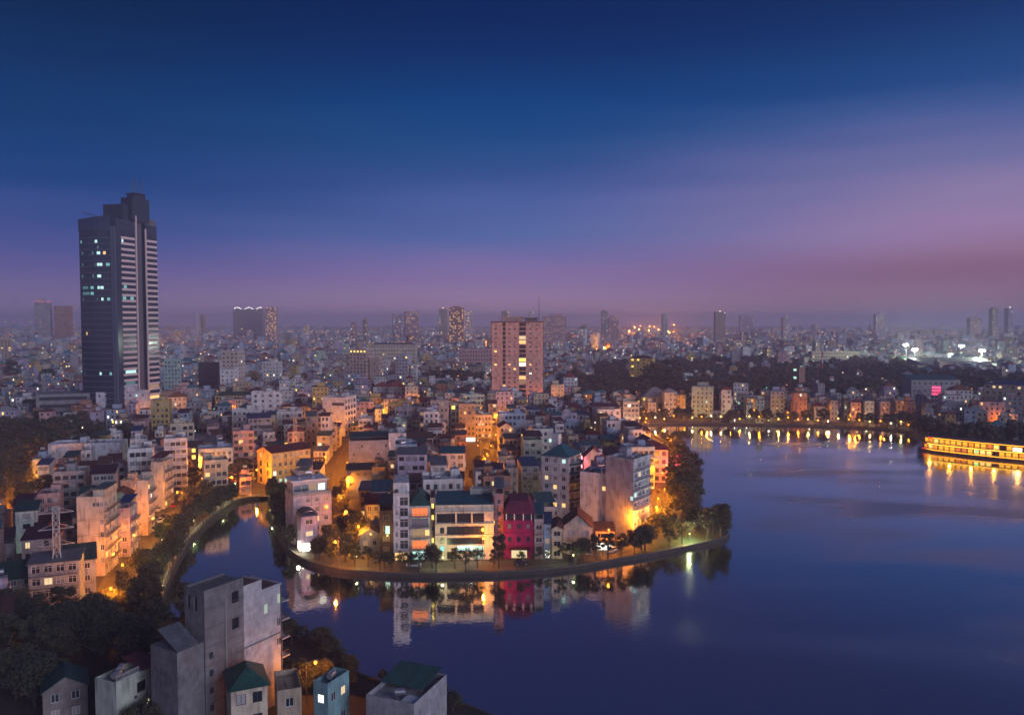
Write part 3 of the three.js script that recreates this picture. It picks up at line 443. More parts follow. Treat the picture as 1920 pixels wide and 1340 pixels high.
function ribbon(name, line, width, y, m, off = 0) {
  const q = new Quads(), L = [], Rr = [];
  line.forEach(([x, z], i) => { const [a, b] = line[Math.max(0, i - 1)], [c, d] = line[Math.min(line.length - 1, i + 1)], l = Math.hypot(c - a, d - b), nx = -(d - b) / l, nz = (c - a) / l; L.push([x + nx * (off - width / 2), y, z + nz * (off - width / 2)]); Rr.push([x + nx * (off + width / 2), y, z + nz * (off + width / 2)]); });
  for (let i = 0; i + 1 < line.length; i++) q.quad(Rr[i], Rr[i + 1], L[i + 1], L[i]);
  return structure(name, q.geometry(), m);
}
const asphalt = std([0.075, 0.072, 0.07], { map: grainMap, roughness: 0.85 }), paving = std([0.13, 0.115, 0.105], { map: grainMap, roughness: 0.9 }), grassM = std([0.045, 0.075, 0.02], { map: grainMap, roughness: 1 });
const STREETS = [[curve(STREET_WEST, 6), 6.5], [curve(STREET_ONE, 6), 5], [curve(STREET_TWO, 6), 5], [curve(STREET_FRONT, 6), 5], [curve(STREET_EAST, 6), 6], [curve(STREET_FAR, 8), 9], [curve(STREET_MID, 8), 6], [curve(STREET_LEFT, 8), 6]];
STREETS.forEach(([l, w], i) => { ribbon('pavement', l, w + 2.4, GROUND + 0.012 + i * 0.004, paving); ribbon('street', l, w, GROUND + 0.06 + i * 0.004, asphalt); });
{
  const o = orient(shorePen), front = shorePen.slice(4, -22);
  ribbon('promenade', front, 3.6, GROUND + 0.055, paving, -o * 2.3);
  const ow = orient(shoreWest); ribbon('promenade', shoreWest, 3.2, GROUND + 0.055, paving, -ow * 2.1);
  const of = orient(shoreFar); ribbon('promenade', shoreFar.slice(2, 34), 3, GROUND + 0.055, paving, -of * 2.0);
  structure('lawn', new THREE.ShapeGeometry(new THREE.Shape(LAWN.map(([x, z]) => new THREE.Vector2(x, -z)))).rotateX(-Math.PI / 2).translate(0, GROUND + 0.11, 0), grassM);
}
// the railing along the canal bank
{
  const o = orient(shoreWest), t = thing('lakeside_railing', 'low iron railing along the stone canal bank', 'railing', [0, GROUND, 0]), pts = shoreWest.map(([x, z], i) => { const [a, b] = shoreWest[Math.max(0, i - 1)], [c, d] = shoreWest[Math.min(shoreWest.length - 1, i + 1)], l = Math.hypot(c - a, d - b); return [x + (d - b) / l * o * 0.9, z - (c - a) / l * o * 0.9]; });
  const rails = new Quads(); const postG = boxG(0.14, 1.05, 0.14);
  pts.forEach(([x, z], i) => { put(part('post', postG, GALV, t), x, 0, z); if (i) { const [a, b] = pts[i - 1]; for (const y of [0.5, 0.95]) rails.bar([a, y, b], [x, y, z], 0.03); } });
  part('rail', rails.geometry(), GALV, t);
}

// ---------------------------------------------------------------- the glass skyscraper
const S = SITES;
{
  const s = S.glass, { w, d, h } = s, g = thing('glass_skyscraper', 'tall glass office skyscraper with pale floor bands and rooftop antennas', 'skyscraper', [s.x, GROUND, s.z], R(s.yaw)); OCCUPIED.push([s.x, s.z, w + 6, d + 6, R(s.yaw)]);
  const glass = std([0.010, 0.032, 0.066], { roughness: 0.1 }), pale = plainMat([0.50, 0.43, 0.44], 0.6), slate = plainMat([0.045, 0.080, 0.130], 0.4), dark = plainMat([0.022, 0.028, 0.042], 0.4);  // pink light on the right face is put into the pale band colour
  const n = 33, fh = (h - 11) / n, q = new Quads();
  // the left front bows out a little; the right front is flat with a recessed slot
  const arc = [0, 1, 2, 3, 4, 5, 6].map((k) => [-w / 2 + (w - 4) * k / 6, d / 2 + 1.6 * Math.sin(Math.PI * k / 6)]);
  for (let k = 0; k < 6; k++) q.quad([arc[k][0], 0, arc[k][1]], [arc[k + 1][0], 0, arc[k + 1][1]], [arc[k + 1][0], h, arc[k + 1][1]], [arc[k][0], h, arc[k][1]]);
  q.quad([w / 2 - 4, 0, d / 2], [w / 2, 0, d / 2], [w / 2, h, d / 2], [w / 2 - 4, h, d / 2]);
  const slot = [d / 2 - d * 0.46, d / 2 - d * 0.70];
  q.quad([w / 2, 0, d / 2], [w / 2, 0, slot[0]], [w / 2, h, slot[0]], [w / 2, h, d / 2]); q.quad([w / 2, 0, slot[0]], [w / 2 - 2.5, 0, slot[0]], [w / 2 - 2.5, h, slot[0]], [w / 2, h, slot[0]]);
  q.quad([w / 2 - 2.5, 0, slot[0]], [w / 2 - 2.5, 0, slot[1]], [w / 2 - 2.5, h, slot[1]], [w / 2 - 2.5, h, slot[0]]); q.quad([w / 2 - 2.5, 0, slot[1]], [w / 2, 0, slot[1]], [w / 2, h, slot[1]], [w / 2 - 2.5, h, slot[1]]);
  q.quad([w / 2, 0, slot[1]], [w / 2, 0, -d / 2], [w / 2, h, -d / 2], [w / 2, h, slot[1]]); q.quad([w / 2, 0, -d / 2], [-w / 2, 0, -d / 2], [-w / 2, h, -d / 2], [w / 2, h, -d / 2]); q.quad([-w / 2, 0, -d / 2], [-w / 2, 0, d / 2], [-w / 2, h, d / 2], [-w / 2, h, -d / 2]);
  q.quad([-w / 2, h, d / 2], [w / 2, h, d / 2], [w / 2, h, -d / 2], [-w / 2, h, -d / 2]);
  part('glass_wall', q.geometry(), glass, g);
  const bandA = new Quads(); for (let k = 0; k < 6; k++) { const [a, b] = arc[k], [c, e] = arc[k + 1]; bandA.quad([a, 0, b + 0.35], [c, 0, e + 0.35], [c, 0.75, e + 0.35], [a, 0.75, b + 0.35]); bandA.quad([a, 0.75, b + 0.35], [c, 0.75, e + 0.35], [c, 0.75, e], [a, 0.75, b]); bandA.quad([a, 0, b], [c, 0, e], [c, 0, e + 0.35], [a, 0, b + 0.35]); }
  const bandAg = bandA.geometry(), b1 = boxG(0.5, 1.55, +(d * 0.33).toFixed(2)), b2 = boxG(0.5, 1.55, +(d * 0.285).toFixed(2)), mull = new Quads();
  for (let k = 0; k < n; k++) {
    const y = 3 + k * fh;
    part('floor_band', bandAg, slate, g).position.y = y;
    part('floor_band', b1, pale, g).position.set(w / 2 + 0.22, y, d / 2 - d * 0.265); part('floor_band', b2, pale, g).position.set(w / 2 + 0.22, y, d / 2 - d * 0.85);
  }
  for (let k = 0; k <= 11; k++) { const z = d / 2 - d * 0.1 - d * 0.33 * k / 11; mull.box(w / 2, 0, z - 0.06, w / 2 + 0.12, h - 6, z + 0.06); }
  for (let k = 0; k <= 9; k++) { const z = d / 2 - d * 0.71 - d * 0.285 * k / 9; mull.box(w / 2, 0, z - 0.06, w / 2 + 0.12, h - 6, z + 0.06); }
  part('mullions', mull.geometry(), dark, g, true);
  put(part('corner_pier', boxG(3.6, h - 4, 0.9), plainMat([0.065, 0.095, 0.15], 0.5), g), w / 2 - 2.2, 0, d / 2 + 0.45);
  put(part('side_pier', boxG(0.8, h + 5, 0.9), pale, g), w / 2 + 0.4, 0, slot[0]); put(part('side_pier', boxG(0.8, h - 3, 0.9), pale, g), w / 2 + 0.4, 0, slot[1]);
  part('slot_column', boxG(1.2, h + 9, d * 0.10), plainMat([0.07, 0.07, 0.10], 0.4), g).position.set(w / 2 - 1.4, 0, (slot[0] + slot[1]) / 2);
  const crown = new Quads(); for (let k = 0; k < 6; k++) { const [a, b] = arc[k], [c, e] = arc[k + 1]; crown.quad([a, h - 7, b + 0.5], [c, h - 7, e + 0.5], [c, h + 1.2 + k * 0.35 + 0.35, e + 0.5], [a, h + 1.2 + k * 0.35, b + 0.5]); } crown.box(-w / 2, h, -d / 2, w / 2 - 1, h + 1.2, d / 2 - 1);
  part('crown', crown.geometry(), plainMat([0.018, 0.045, 0.095], 0.35), g);
  part('penthouse', new Quads().box(-w * 0.12, h + 1, -8, w * 0.42, h + 12, 10).geometry(), plainMat([0.018, 0.036, 0.072], 0.5), g);
  part('lift_tower', new Quads().box(w * 0.22, h + 1, -12, w * 0.52, h + 17, 5).box(w * 0.30, h + 17, -9, w * 0.5, h + 20, 2).geometry(), plainMat([0.015, 0.030, 0.065], 0.5), g);
  part('roof_deck', boxG(9, 0.6, 9), dark, g).position.set(w * 0.38, h + 20, -3.5);
  for (const [x, z, k] of [[-3, -2, 9], [-1.2, 1.5, 11], [0.6, -1, 12], [2.3, 1, 10], [3.8, -2.5, 11]]) part('antenna', new THREE.CylinderGeometry(0.12, 0.25, k, 6).translate(0, k / 2, 0), IRON, g).position.set(w * 0.38 + x, h + 20.6, -3.5 + z);
  part('side_parapet', boxG(4, 4, d * 0.27), plainMat([0.09, 0.10, 0.13]), g).position.set(w / 2 - 2.2, h, d / 2 - d * 0.85);
  const crane = part('cleaning_crane', new Quads().bar([0, 0, 0], [-9, 1.8, 0], 0.25).bar([-9, 1.8, 0], [-10, 3.6, 0], 0.15).bar([0, 0, 0], [0, -2, 0], 0.3).geometry(), IRON, g); crane.position.set(-w * 0.14, h + 4, d / 2 - 3);
  const lp = (k, a, b, tone) => { const t = (x) => { const i = Math.min(5, Math.floor(x * 6)), f = x * 6 - i; return [arc[i][0] + (arc[i + 1][0] - arc[i][0]) * f, arc[i][1] + (arc[i + 1][1] - arc[i][1]) * f + 0.08]; }, [x0, z0] = t(a), [x1, z1] = t(b), y = 3 + k * fh + 0.9, m = 1.9; part('lit_window', new Quads().quad([x0, y, z0], [x1, y, z1], [x1, y + m, z1], [x0, y + m, z0]).geometry(), tone, g); };
  const teal = glowMat([0.30, 0.85, 0.85], 0.55), tealDim = glowMat([0.14, 0.45, 0.48], 0.35), tealHi = glowMat([0.6, 1, 0.95], 1.1);
  for (const [k, a, b, t] of [[31, .06, .1, teal], [31, .55, .62, tealHi], [30, .62, .66, tealDim], [29, .6, .7, tealHi], [29, .1, .5, tealDim], [27, .6, .75, tealHi], [27, .85, .95, teal], [27, .1, .55, tealDim], [25, .6, .71, tealHi], [25, .08, .5, tealDim], [23, .6, .77, tealHi], [23, .1, .3, tealDim], [23, .38, .48, teal], [22, .1, .35, tealDim], [22, .38, .48, teal], [21, .7, .76, tealHi], [21, .86, .94, teal], [21, .1, .6, tealDim], [8, .1, .9, tealDim], [8, .6, .66, tealHi], [8, .88, .94, teal]]) lp(k, a, b, t);
  lp(29, .78, .85, LIT.warm); lp(15, .2, .23, LIT.warm);
  for (const [k, a, b, t] of [[21, .12, .2, teal], [21, .3, .38, teal], [8, .15, .4, tealHi], [23, .15, .22, teal], [31, .12, .16, tealHi], [5, .74, .98, LIT.dim], [3, .74, .98, LIT.warm], [2, .74, .98, LIT.dim], [6, .15, .38, tealDim]]) { const y = 3 + k * fh + 1.6; part('lit_window', new Quads().quad([w / 2 + 0.14, y, d / 2 - d * a], [w / 2 + 0.14, y, d / 2 - d * b], [w / 2 + 0.14, y + 2, d / 2 - d * b], [w / 2 + 0.14, y + 2, d / 2 - d * a]).geometry(), t, g); }
  const pod = thing('tower_podium', 'low grey podium with long dark windows beside the glass skyscraper', 'building', [s.x - 32, GROUND, s.z + 12], R(20));
  part('wall', new Quads().box(-16, 0, -12, 16, 22, 12).geometry(), cementMat([0.30, 0.31, 0.34]), pod); for (let k = 0; k < 4; k++) part('window', boxG(28, 2.2, 0.2), GLASS[1], pod).position.set(0, 3 + k * 5, 12.1);
  OCCUPIED.push([s.x - 32, s.z + 12, 34, 26, R(20)]);
}
// ---------------------------------------------------------------- the pink apartment tower
{
  const s = S.pinktower, { w, d, h } = s, yaw = R(s.yaw), g = thing('apartment_tower', 'pink high-rise apartment tower with rows of small windows and dark loggias', 'tower', [s.x, GROUND, s.z], yaw); OCCUPIED.push([s.x, s.z, w + 4, d + 4, yaw]);
  const pinkM = wallMat([0.66, 0.40, 0.34]), base = 11, n = 17, fh = (h - base) / n, q = new Quads(), holes = [], wins = [], logs = [];
  for (let k = 0; k < n; k++) {
    const y = base + k * fh;
    for (const f of [0.075, 0.345, 0.45, 0.755, 0.875]) { holes.push([f * w - 0.95, y + 1.0, f * w + 0.95, y + 2.2]); wins.push([f * w, y + 1.6, k, f]); }
    for (const [a, b] of [[0.215, 0.272], [0.535, 0.665]]) { holes.push([a * w, y + 0.35, b * w, y + fh - 0.35]); logs.push([(a + b) / 2 * w, (b - a) * w, y + 0.35, k, a]); }
  }
  const [o, u] = faceFrame('f', w, d); q.wall(o, u, w, h, holes, 0.5); for (const f of ['r', 'b', 'l']) { const [a, b, c] = faceFrame(f, w, d); q.wall(a, b, c, h, []); } q.quad([-w / 2, h, d / 2], [w / 2, h, d / 2], [w / 2, h, -d / 2], [-w / 2, h, -d / 2]);
  part('wall', q.geometry(), pinkM, g);
  const litAt = { '6,0.875': 0, '10,0.075': 'yellow', '7,0.075': 'yellow', '6,0.45': 'yellow', '7,0.755': 'warm' };
  for (const [x, y, k, f] of wins) addWindow(g, o, u, 0, x, y, 1.9, 1.2, litAt[k + ',' + f] ? LIT[litAt[k + ',' + f]] : paneFor(0.015), { frame: 'white', back: 0.3 });
  for (const [x, ww, y, k, a] of logs) {
    const lit = a > 0.5 ? { 13: 'soft', 12: 'warm', 8: 'yellow', 7: 'white', 4: 'warm', 3: 'dim' }[k] : { 2: 'warm' }[k], hh = fh - 0.7;
    addWindow(g, o, u, 0, x, y + hh / 2, ww, hh, lit ? LIT[lit] : GLASS[2], { tier: 1, name: 'loggia_window', back: 0.48 });
    const r = part('loggia_railing', railG(+ww.toFixed(2), 0.4), IRON, g); r.position.set(-w / 2 + x, y, d / 2 - 0.42);
  }
  put(part('corner_glazing', boxG(0.5, h - base, 2.2), GLASS[1], g), w / 2 + 0.1, base, d / 2 - 1.6); put(part('corner_glazing', boxG(0.6, h - base, 1.2), GLASS[1], g), -w / 2 - 0.1, base, d / 2 - 1);
  part('cornice', new Quads().box(-w / 2 - 0.8, h, -d / 2 - 0.8, w / 2 + 0.8, h + 0.7, d / 2 + 0.8).geometry(), plainMat([0.09, 0.065, 0.075]), g);
  part('roof_house', new Quads().box(-w * 0.3, h + 0.7, -6, w * 0.12, h + 4.2, 6).geometry(), wallMat([0.5, 0.33, 0.3]), g);
  part('roof_pavilion', new Quads().box(w * 0.12, h + 3.2, -7, w * 0.44, h + 3.7, 8).box(w * 0.15, h + 0.7, -5, w * 0.4, h + 3.2, 5).geometry(), plainMat([0.20, 0.15, 0.16]), g);
  for (const x of [-14, -10, 4, 9]) part('antenna', boxG(0.15, rr(3, 6), 0.15), IRON, g).position.set(x, h + 0.7, 4);
  part('podium', new Quads().box(-w / 2 - 1, 0, -d / 2, w / 2 + 3, base - 0.6, d / 2 + 3).geometry(), cementMat([0.22, 0.22, 0.24]), g);
  for (const [x, t] of [[-6, 'warm'], [1.5, 'yellow'], [7, 'yellow'], [12.5, 'warm']]) put(part('lit_window', paneG(4, 1.7), LIT[t], g), x, base - 2, d / 2 + 3.08);
  for (let k = 0; k < 9; k++) put(part('lit_window', paneG(1.5, 1.3), LIT[k < 3 ? 'cool' : pick(['dim', 'warm', 'soft'])], g), -9 + k * 3, base - 5.2, d / 2 + 3.08);
}
// ---------------------------------------------------------------- peninsula, first row on the promenade
const B = (key, o) => building({ ...S[key], name: 'house', category: 'house', ...o });
const face = (o = {}) => ({ ww: 1.3, wh: 1.5, ...o });
{
  const s = S.lilac, g = B('lilac', { name: 'lakeside_hotel', label: 'lilac corner hotel with roof terrace and orange-lit side street facade', category: 'building', wallM: wallMat([0.60, 0.50, 0.62]), floors: 5, faces: { f: face({ cols: 4, style: 'grid', ledge: true, lit: 0.06, units: 3 }), l: face({ cols: 2, skip: 0.3, lit: 0.05 }) } });
  part('terrace_room', new Quads().box(-s.w / 2 + 0.6, s.h, -s.d / 2 + 0.4, s.w / 2 - 0.5, s.h + 4, s.d / 2 - 3.2).geometry(), wallMat([0.55, 0.55, 0.60]), g);
  for (const [x, t] of [[-4, 0], [-1.6, 0], [0.9, 'dim'], [3.7, 'white']]) put(part('window', paneG(2.2, 2), t ? LIT[t] : GLASS[1], g), x, s.h + 1.9, s.d / 2 - 3.15);
  part('terrace_roof', new Quads().box(-s.w / 2, s.h + 4, -s.d / 2, s.w / 2, s.h + 4.5, s.d / 2 - 2.6).geometry(), plainMat([0.55, 0.54, 0.58]), g); parapet(g, s.w, s.d, s.h, wallMat([0.30, 0.34, 0.38]), 1.0); waterTank(g, 1, s.h + 4.5, -3); waterTank(g, -2, s.h + 4.5, -2, 1.2);
  for (const x of [-3, 1.5]) put(part('air_conditioner', acG, FRAME.grey, g), x, s.h + 4.5, 1);
}
{
  const s = S.annex, g = B('annex', { name: 'corner_house', label: 'slim lilac corner house with bright white ground floor at lakeside bend', wallM: wallMat([0.46, 0.38, 0.56]), floors: 3, faces: { f: face({ cols: 1, ww: 2.2, from: 1, style: 'wide', lights: { '1,0': 'soft' } }), l: face({ cols: 2, from: 1, lit: 0 }) } });
  const q = new Quads(); for (let k = 0; k < 6; k++) { const a = Math.PI * k / 6, b = Math.PI * (k + 1) / 6, r = s.w / 2 + 0.2, y = (t) => s.h + Math.sin(t) * 1.9, x = (t) => -Math.cos(t) * r; q.quad([x(a), y(a), s.d / 2 + 0.2], [x(b), y(b), s.d / 2 + 0.2], [x(b), y(b), -s.d / 2], [x(a), y(a), -s.d / 2]); } part('barrel_roof', q.geometry(), sheetMat([0.05, 0.07, 0.09]), g);
  put(part('shop_window', paneG(2.6, 2.4), glowMat([1, 0.95, 0.7], 5), g), -0.9, 1.5, s.d / 2 + 0.05); put(part('shop_window', paneG(3.6, 2.6), glowMat([1, 0.95, 0.7], 4), g), -s.w / 2 - 0.05, 1.5, 0.6, -Math.PI / 2);
  const l = new THREE.PointLight(new THREE.Color(1, 0.92, 0.62), 120); l.position.set(-s.w / 2 - 1.2, 2.2, s.d / 2 + 0.6); l.shadow.radius = 20; l.castShadow = true; g.add(l);
}
B('lowshed', { name: 'low_house', label: 'low house with grey sheet gable roof behind lakeside trees', wall: 'cement grey', floors: 1, faces: { f: face({ cols: 2, lights: { '0,0': 'dim' } }) }, roof: 'gable', roofC: 'grey' });
{ const g = B('darkhouse', { label: 'dark narrow house with one bright picture window between low roofs', wallM: wallMat([0.09, 0.085, 0.10]), floors: 4, faces: { f: face({ cols: 1, ww: 1.8, lit: 0 }) }, roof: 'canopy', roofC: 'green' }); put(part('lit_window', paneG(1.3, 2.4), LIT.cool, g), 0.4, 7.5, S.darkhouse.d / 2 + 0.05); }
{
  const s = S.slim, g = B('slim', { label: 'slim white seven-storey house with tall gridded windows on the promenade', wallM: wallMat([0.72, 0.72, 0.75]), floors: 6, faces: { f: { cols: 1, from: 1, extra: [1, 2, 3, 4, 5].map((k) => [0.66, k * s.h / 6 + 1.6, 2.4, 2.5]).concat([1, 2, 3, 4, 5].map((k) => [0.2, k * s.h / 6 + 1.5, 0.7, 1.6])), ww: 0, wh: 0, to: 1, style: 'grid', lit: 0.05, ledge: true, shop: 'warm' } } });
  part('roof_room', new Quads().box(-s.w / 2, s.h, -s.d / 2, s.w / 2, s.h + 3.6, s.d / 2 - 1.6).geometry(), wallMat([0.72, 0.72, 0.75]), g); parapet(g, s.w, s.d, s.h, wallMat([0.6, 0.55, 0.58]), 0.9);
  put(part('potted_plant', new THREE.IcosahedronGeometry(0.6, 1), plainMat([0.04, 0.07, 0.03]), g), -1.3, s.h + 1.4, s.d / 2 - 0.8);
}
{
  const s = S.balcony, g = B('balcony', { label: 'five-storey house of open balconies with glowing orange rooms and green roof', wallM: wallMat([0.58, 0.58, 0.60]), floors: 5, faces: { f: { cols: 1, ww: 4.8, wh: 2.5, sill: 0.1, style: 'wide', frame: 'dark', lit: 0, lights: { '4,0': 'red', '1,0': 'red', '2,0': 'dim', '0,0': 'cool' }, balcony: 1.2, units: 2 } }, roof: 'hip', roofC: 'green', roofO: { rise: 3.4, over: 0.3 } });
  put(part('lamp_window', paneG(1.2, 1.6), LIT.warm, g), 2.1, s.h * 0.4 + 1.6, s.d / 2 + 0.02);
}
B('gap', { name: 'alley_house', label: 'very narrow house in the orange-lit gap beside the cream bank', wallM: wallMat([0.5, 0.34, 0.28]), floors: 5, faces: { f: face({ cols: 1, ww: 0.9, lit: 0.6, tone: 'yellow' }) }, roof: 'flat' });
{
  const s = S.bank, w = s.w, fh = s.h, cream = wallMat([0.70, 0.62, 0.50]);
  const g = B('bank', { name: 'bank_building', label: 'wide cream office building with dark ribbon windows and teal sheet roof', category: 'building', wallM: cream, floors: 1, faces: { f: { cols: 1, to: 0, style: 'wide', frame: 'dark', extra: [] } } });
  const [o, u] = faceFrame('f', w, s.d), add = (x0, x1, y0, y1, pane, style = 'wide', name = 'window') => addWindow(g, o, u, 0, (x0 + x1) / 2, (y0 + y1) / 2, x1 - x0, y1 - y0, pane, { style, frame: 'dark', back: -0.06, name });
  add(w * .03, w * .345, 11.2, 13.8, GLASS[2], 'plain'); add(w * .37, w * .61, 11.2, 13.8, GLASS[2], 'plain'); add(w * .64, w * .835, 11.2, 13.8, GLASS[2], 'plain');
  add(w * .2, w * .835, 7.6, 10.0, GLASS[0]); add(w * .085, w * .155, 8.0, 9.7, GLASS[2], 'plain'); add(w * .085, w * .155, 5.0, 6.6, GLASS[2], 'plain');
  add(w * .2, w * .835, 4.6, 6.6, GLASS[2]); add(w * .37, w * .63, 2.7, 4.3, glowMat([0.55, 1, 0.85], 1.7)); add(w * .65, w * .835, 2.6, 4.3, glowMat([0.5, 0.9, 0.68], 1.1)); add(w * .08, w * .16, 2.6, 4.3, glowMat([0.3, 0.9, 0.78], 1.0), 'plain');
  add(w * .5, w * .63, 1.2, 2.5, glowMat([0.9, 0.22, 0.08], 0.5), 'plain', 'shop_sign'); add(w * .2, w * .36, 0.3, 2.5, GLASS[2]); add(w * .65, w * .84, 0.3, 2.4, glowMat([0.5, 0.8, 0.6], 0.6));
  for (const y of [7.2, 10.6, 14.2]) part('ledge', boxG(w + 0.3, 0.35, 0.9), cream, g).position.set(0, y, s.d / 2 + 0.3);
  part('fin', boxG(0.5, 3.4, 0.8), cream, g).position.set(w * .355 - w / 2, 10.8, s.d / 2 + 0.25); part('fin', boxG(0.5, 3.4, 0.8), cream, g).position.set(w * .625 - w / 2, 10.8, s.d / 2 + 0.25);
  part('roof', new Quads().quad([-w / 2, s.h + 0.2, s.d / 2 - 0.4], [w / 2, s.h + 0.2, s.d / 2 - 0.4], [w / 2, s.h + 1.6, -s.d / 2], [-w / 2, s.h + 1.6, -s.d / 2]).geometry(), sheetMat(ROOFS.teal), g); parapet(g, w, s.d, s.h, cream, 0.5);
  part('roof_plant', new Quads().box(1.8, s.h + 0.9, -s.d / 2, 5.6, s.h + 2.9, -s.d / 2 + 4).box(5.7, s.h + 0.9, -s.d / 2, 8.4, s.h + 2.7, -s.d / 2 + 3).geometry(), wallMat([0.62, 0.64, 0.58]), g);
  const l = new THREE.PointLight(new THREE.Color(0.6, 1, 0.85), 45); l.position.set(2, 3.2, s.d / 2 + 1.6); l.shadow.radius = 40; l.castShadow = true; g.add(l);
}
B('rose', { label: 'narrow rose-coloured house between cream bank and magenta house', wallM: wallMat([0.52, 0.25, 0.25]), floors: 5, faces: { f: face({ cols: 1, ww: 1.1 }) }, roof: 'canopy', roofC: 'grey' });
{
  const s = S.magenta, m = wallMat([0.30, 0.007, 0.12]);
  const g = B('magenta', { name: 'magenta_house', label: 'magenta villa with red mansard roof and columned top balcony', wallM: m, floors: 3, faces: { f: face({ cols: 3, from: 1, lit: 0, frame: 'dark', ww: 1.2, units: 0 }) } });
  part('loggia', new Quads().box(-s.w / 2 + 0.5, s.h, -s.d / 2, s.w / 2 - 0.5, s.h + 2.2, s.d / 2 - 1.5).geometry(), m, g); for (const x of [-2.6, 0, 2.6]) put(part('window', paneG(1.9, 1.6), GLASS[1], g), x, s.h + 1.1, s.d / 2 - 1.45);
  for (const f of [-0.42, -0.15, 0.15, 0.42]) part('column', boxG(0.28, 2.3, 0.28), FRAME.white, g).position.set(f * s.w, s.h, s.d / 2 - 0.4);
  const rail = part('railing', railG(+(s.w - 0.4).toFixed(1), 0.5), IRON, g); rail.position.set(0, s.h, s.d / 2 - 0.8);
  const q = new Quads(), a = s.w / 2 + 0.4, b = s.w / 2 - 1.6, y = s.h + 2.3, t = y + 3.1, z0 = s.d / 2 + 0.3, z1 = s.d / 2 - 2.6; q.quad([-a, y, z0], [a, y, z0], [b, t, z1], [-b, t, z1]); q.quad([a, y, z0], [a, y, -s.d / 2], [b, t, -s.d / 2], [b, t, z1]); q.quad([-a, y, -s.d / 2], [-a, y, z0], [-b, t, z1], [-b, t, -s.d / 2]); q.quad([-b, t, z1], [b, t, z1], [b, t, -s.d / 2], [-b, t, -s.d / 2]); q.box(-a, y - 0.2, -s.d / 2, a, y - 0.01, z0); part('mansard_roof', q.geometry(), tileMat([0.20, 0.022, 0.075]), g);
  for (const y2 of [3.8, 7.6]) part('ledge', boxG(s.w + 0.2, 0.25, 0.5), m, g).position.set(0, y2, s.d / 2 + 0.2);
  put(part('shop_front', paneG(4.6, 2.4), glowMat([1, 0.82, 0.42], 0.9), g), 0.1, 1.4, s.d / 2 + 0.04); put(part('awning', awningG(6), sheetMat([0.10, 0.02, 0.03]), g), 0, 2.9, s.d / 2);
}
B('jone', { label: 'narrow grey balcony house next to the magenta villa', wall: 'cement grey', floors: 3, faces: { f: face({ cols: 1, ww: 1.8, balcony: 0.9 }) }, roof: 'canopy', roofC: 'teal' });
B('jtwo', { label: 'narrow navy-roofed house with white lit doorway on the promenade', wall: 'pale blue', floors: 3, faces: { f: face({ cols: 1, ww: 1.2, shop: 'white' }) }, roof: 'shed', roofC: 'blue' });
B('jthree', { label: 'small cream house with maroon gable roof on the promenade', wall: 'cream', floors: 3, faces: { f: face({ cols: 1, ww: 2, style: 'wide', lit: 0 }) }, roof: 'gable', roofC: 'maroon', roofO: { tile: true } });
B('gable', { label: 'red-roofed house with white gabled front window facing the lake', wallM: wallMat([0.55, 0.48, 0.42]), floors: 2, faces: { f: face({ cols: 2, ww: 2.6, wh: 2.2, style: 'wide', lit: 0 }) }, roof: 'gable', roofC: 'maroon', roofO: { tile: true, rise: 3.6 } });
{ const s = S.corner, g = B('corner', { name: 'corner_shop', label: 'low corner shop lit orange under a street lamp', category: 'shop', wallM: wallMat([0.5, 0.36, 0.25]), floors: 2, faces: { f: face({ cols: 2, ww: 2, from: 1, shop: 'white', awning: 'rust' }) }, roof: 'shed', roofC: 'rust' }); }
{
  const s = S.curved, m = wallMat([0.66, 0.66, 0.70]), fh = s.h / 8;
  const g = B('curved', { name: 'balcony_tower', label: 'white eight-storey block with curved corner balconies and teal hip roof', category: 'building', wallM: m, floors: 8, faces: { f: face({ cols: 3, ww: 1.4, lit: 0.08, lights: { '2,0': 'red', '2,1': 'warm', '2,2': 'warm' } }), r: face({ cols: 2, ww: 3.6, wh: 2.3, style: 'wide', frame: 'dark', lit: 0.05 }), l: face({ cols: 1, skip: 0.6 }) }, roof: 'hip', roofC: 'teal', roofO: { rise: 3.8 } });
  for (let k = 1; k < 8; k++) {                       // bowed balcony on the side front, a short one on the main front
    const sh = new THREE.Shape(); sh.moveTo(-s.d / 2 + 0.2, 0); sh.quadraticCurveTo(0, 4.4, s.d / 2 - 0.2, 0); const b = part('curved_balcony', new THREE.ExtrudeGeometry(sh, { depth: 0.3, bevelEnabled: false, curveSegments: 12 }).rotateX(-Math.PI / 2).rotateY(-Math.PI / 2), m, g); b.position.set(s.w / 2, k * fh - 0.3, 0);
    const p = []; for (let i = 0; i <= 10; i++) { const t = i / 10, x = -s.d / 2 + 0.3 + (s.d - 0.6) * t, y = 8.4 * t * (1 - t); p.push([y, 0, -x]); } const q = new Quads(); for (let i = 0; i < 10; i++) { q.quad([p[i][0], 0.3, p[i][2]], [p[i + 1][0], 0.3, p[i + 1][2]], [p[i + 1][0], 1.1, p[i + 1][2]], [p[i][0], 1.1, p[i][2]]); } part('balcony_planter', q.geometry(), plainMat([0.035, 0.045, 0.04]), b);
    balcony(g, ...faceFrame('f', s.w, s.d).slice(0, 2), 0, s.w * 0.36, k * fh - 0.16, 4.6, 1.1, m, { rail: FRAME.white });
  }
  part('stair_tower', boxG(2.6, 6.5, 2.6), m, g).position.set(-s.w / 2 + 1.4, s.h, -s.d / 2 + 2);
}
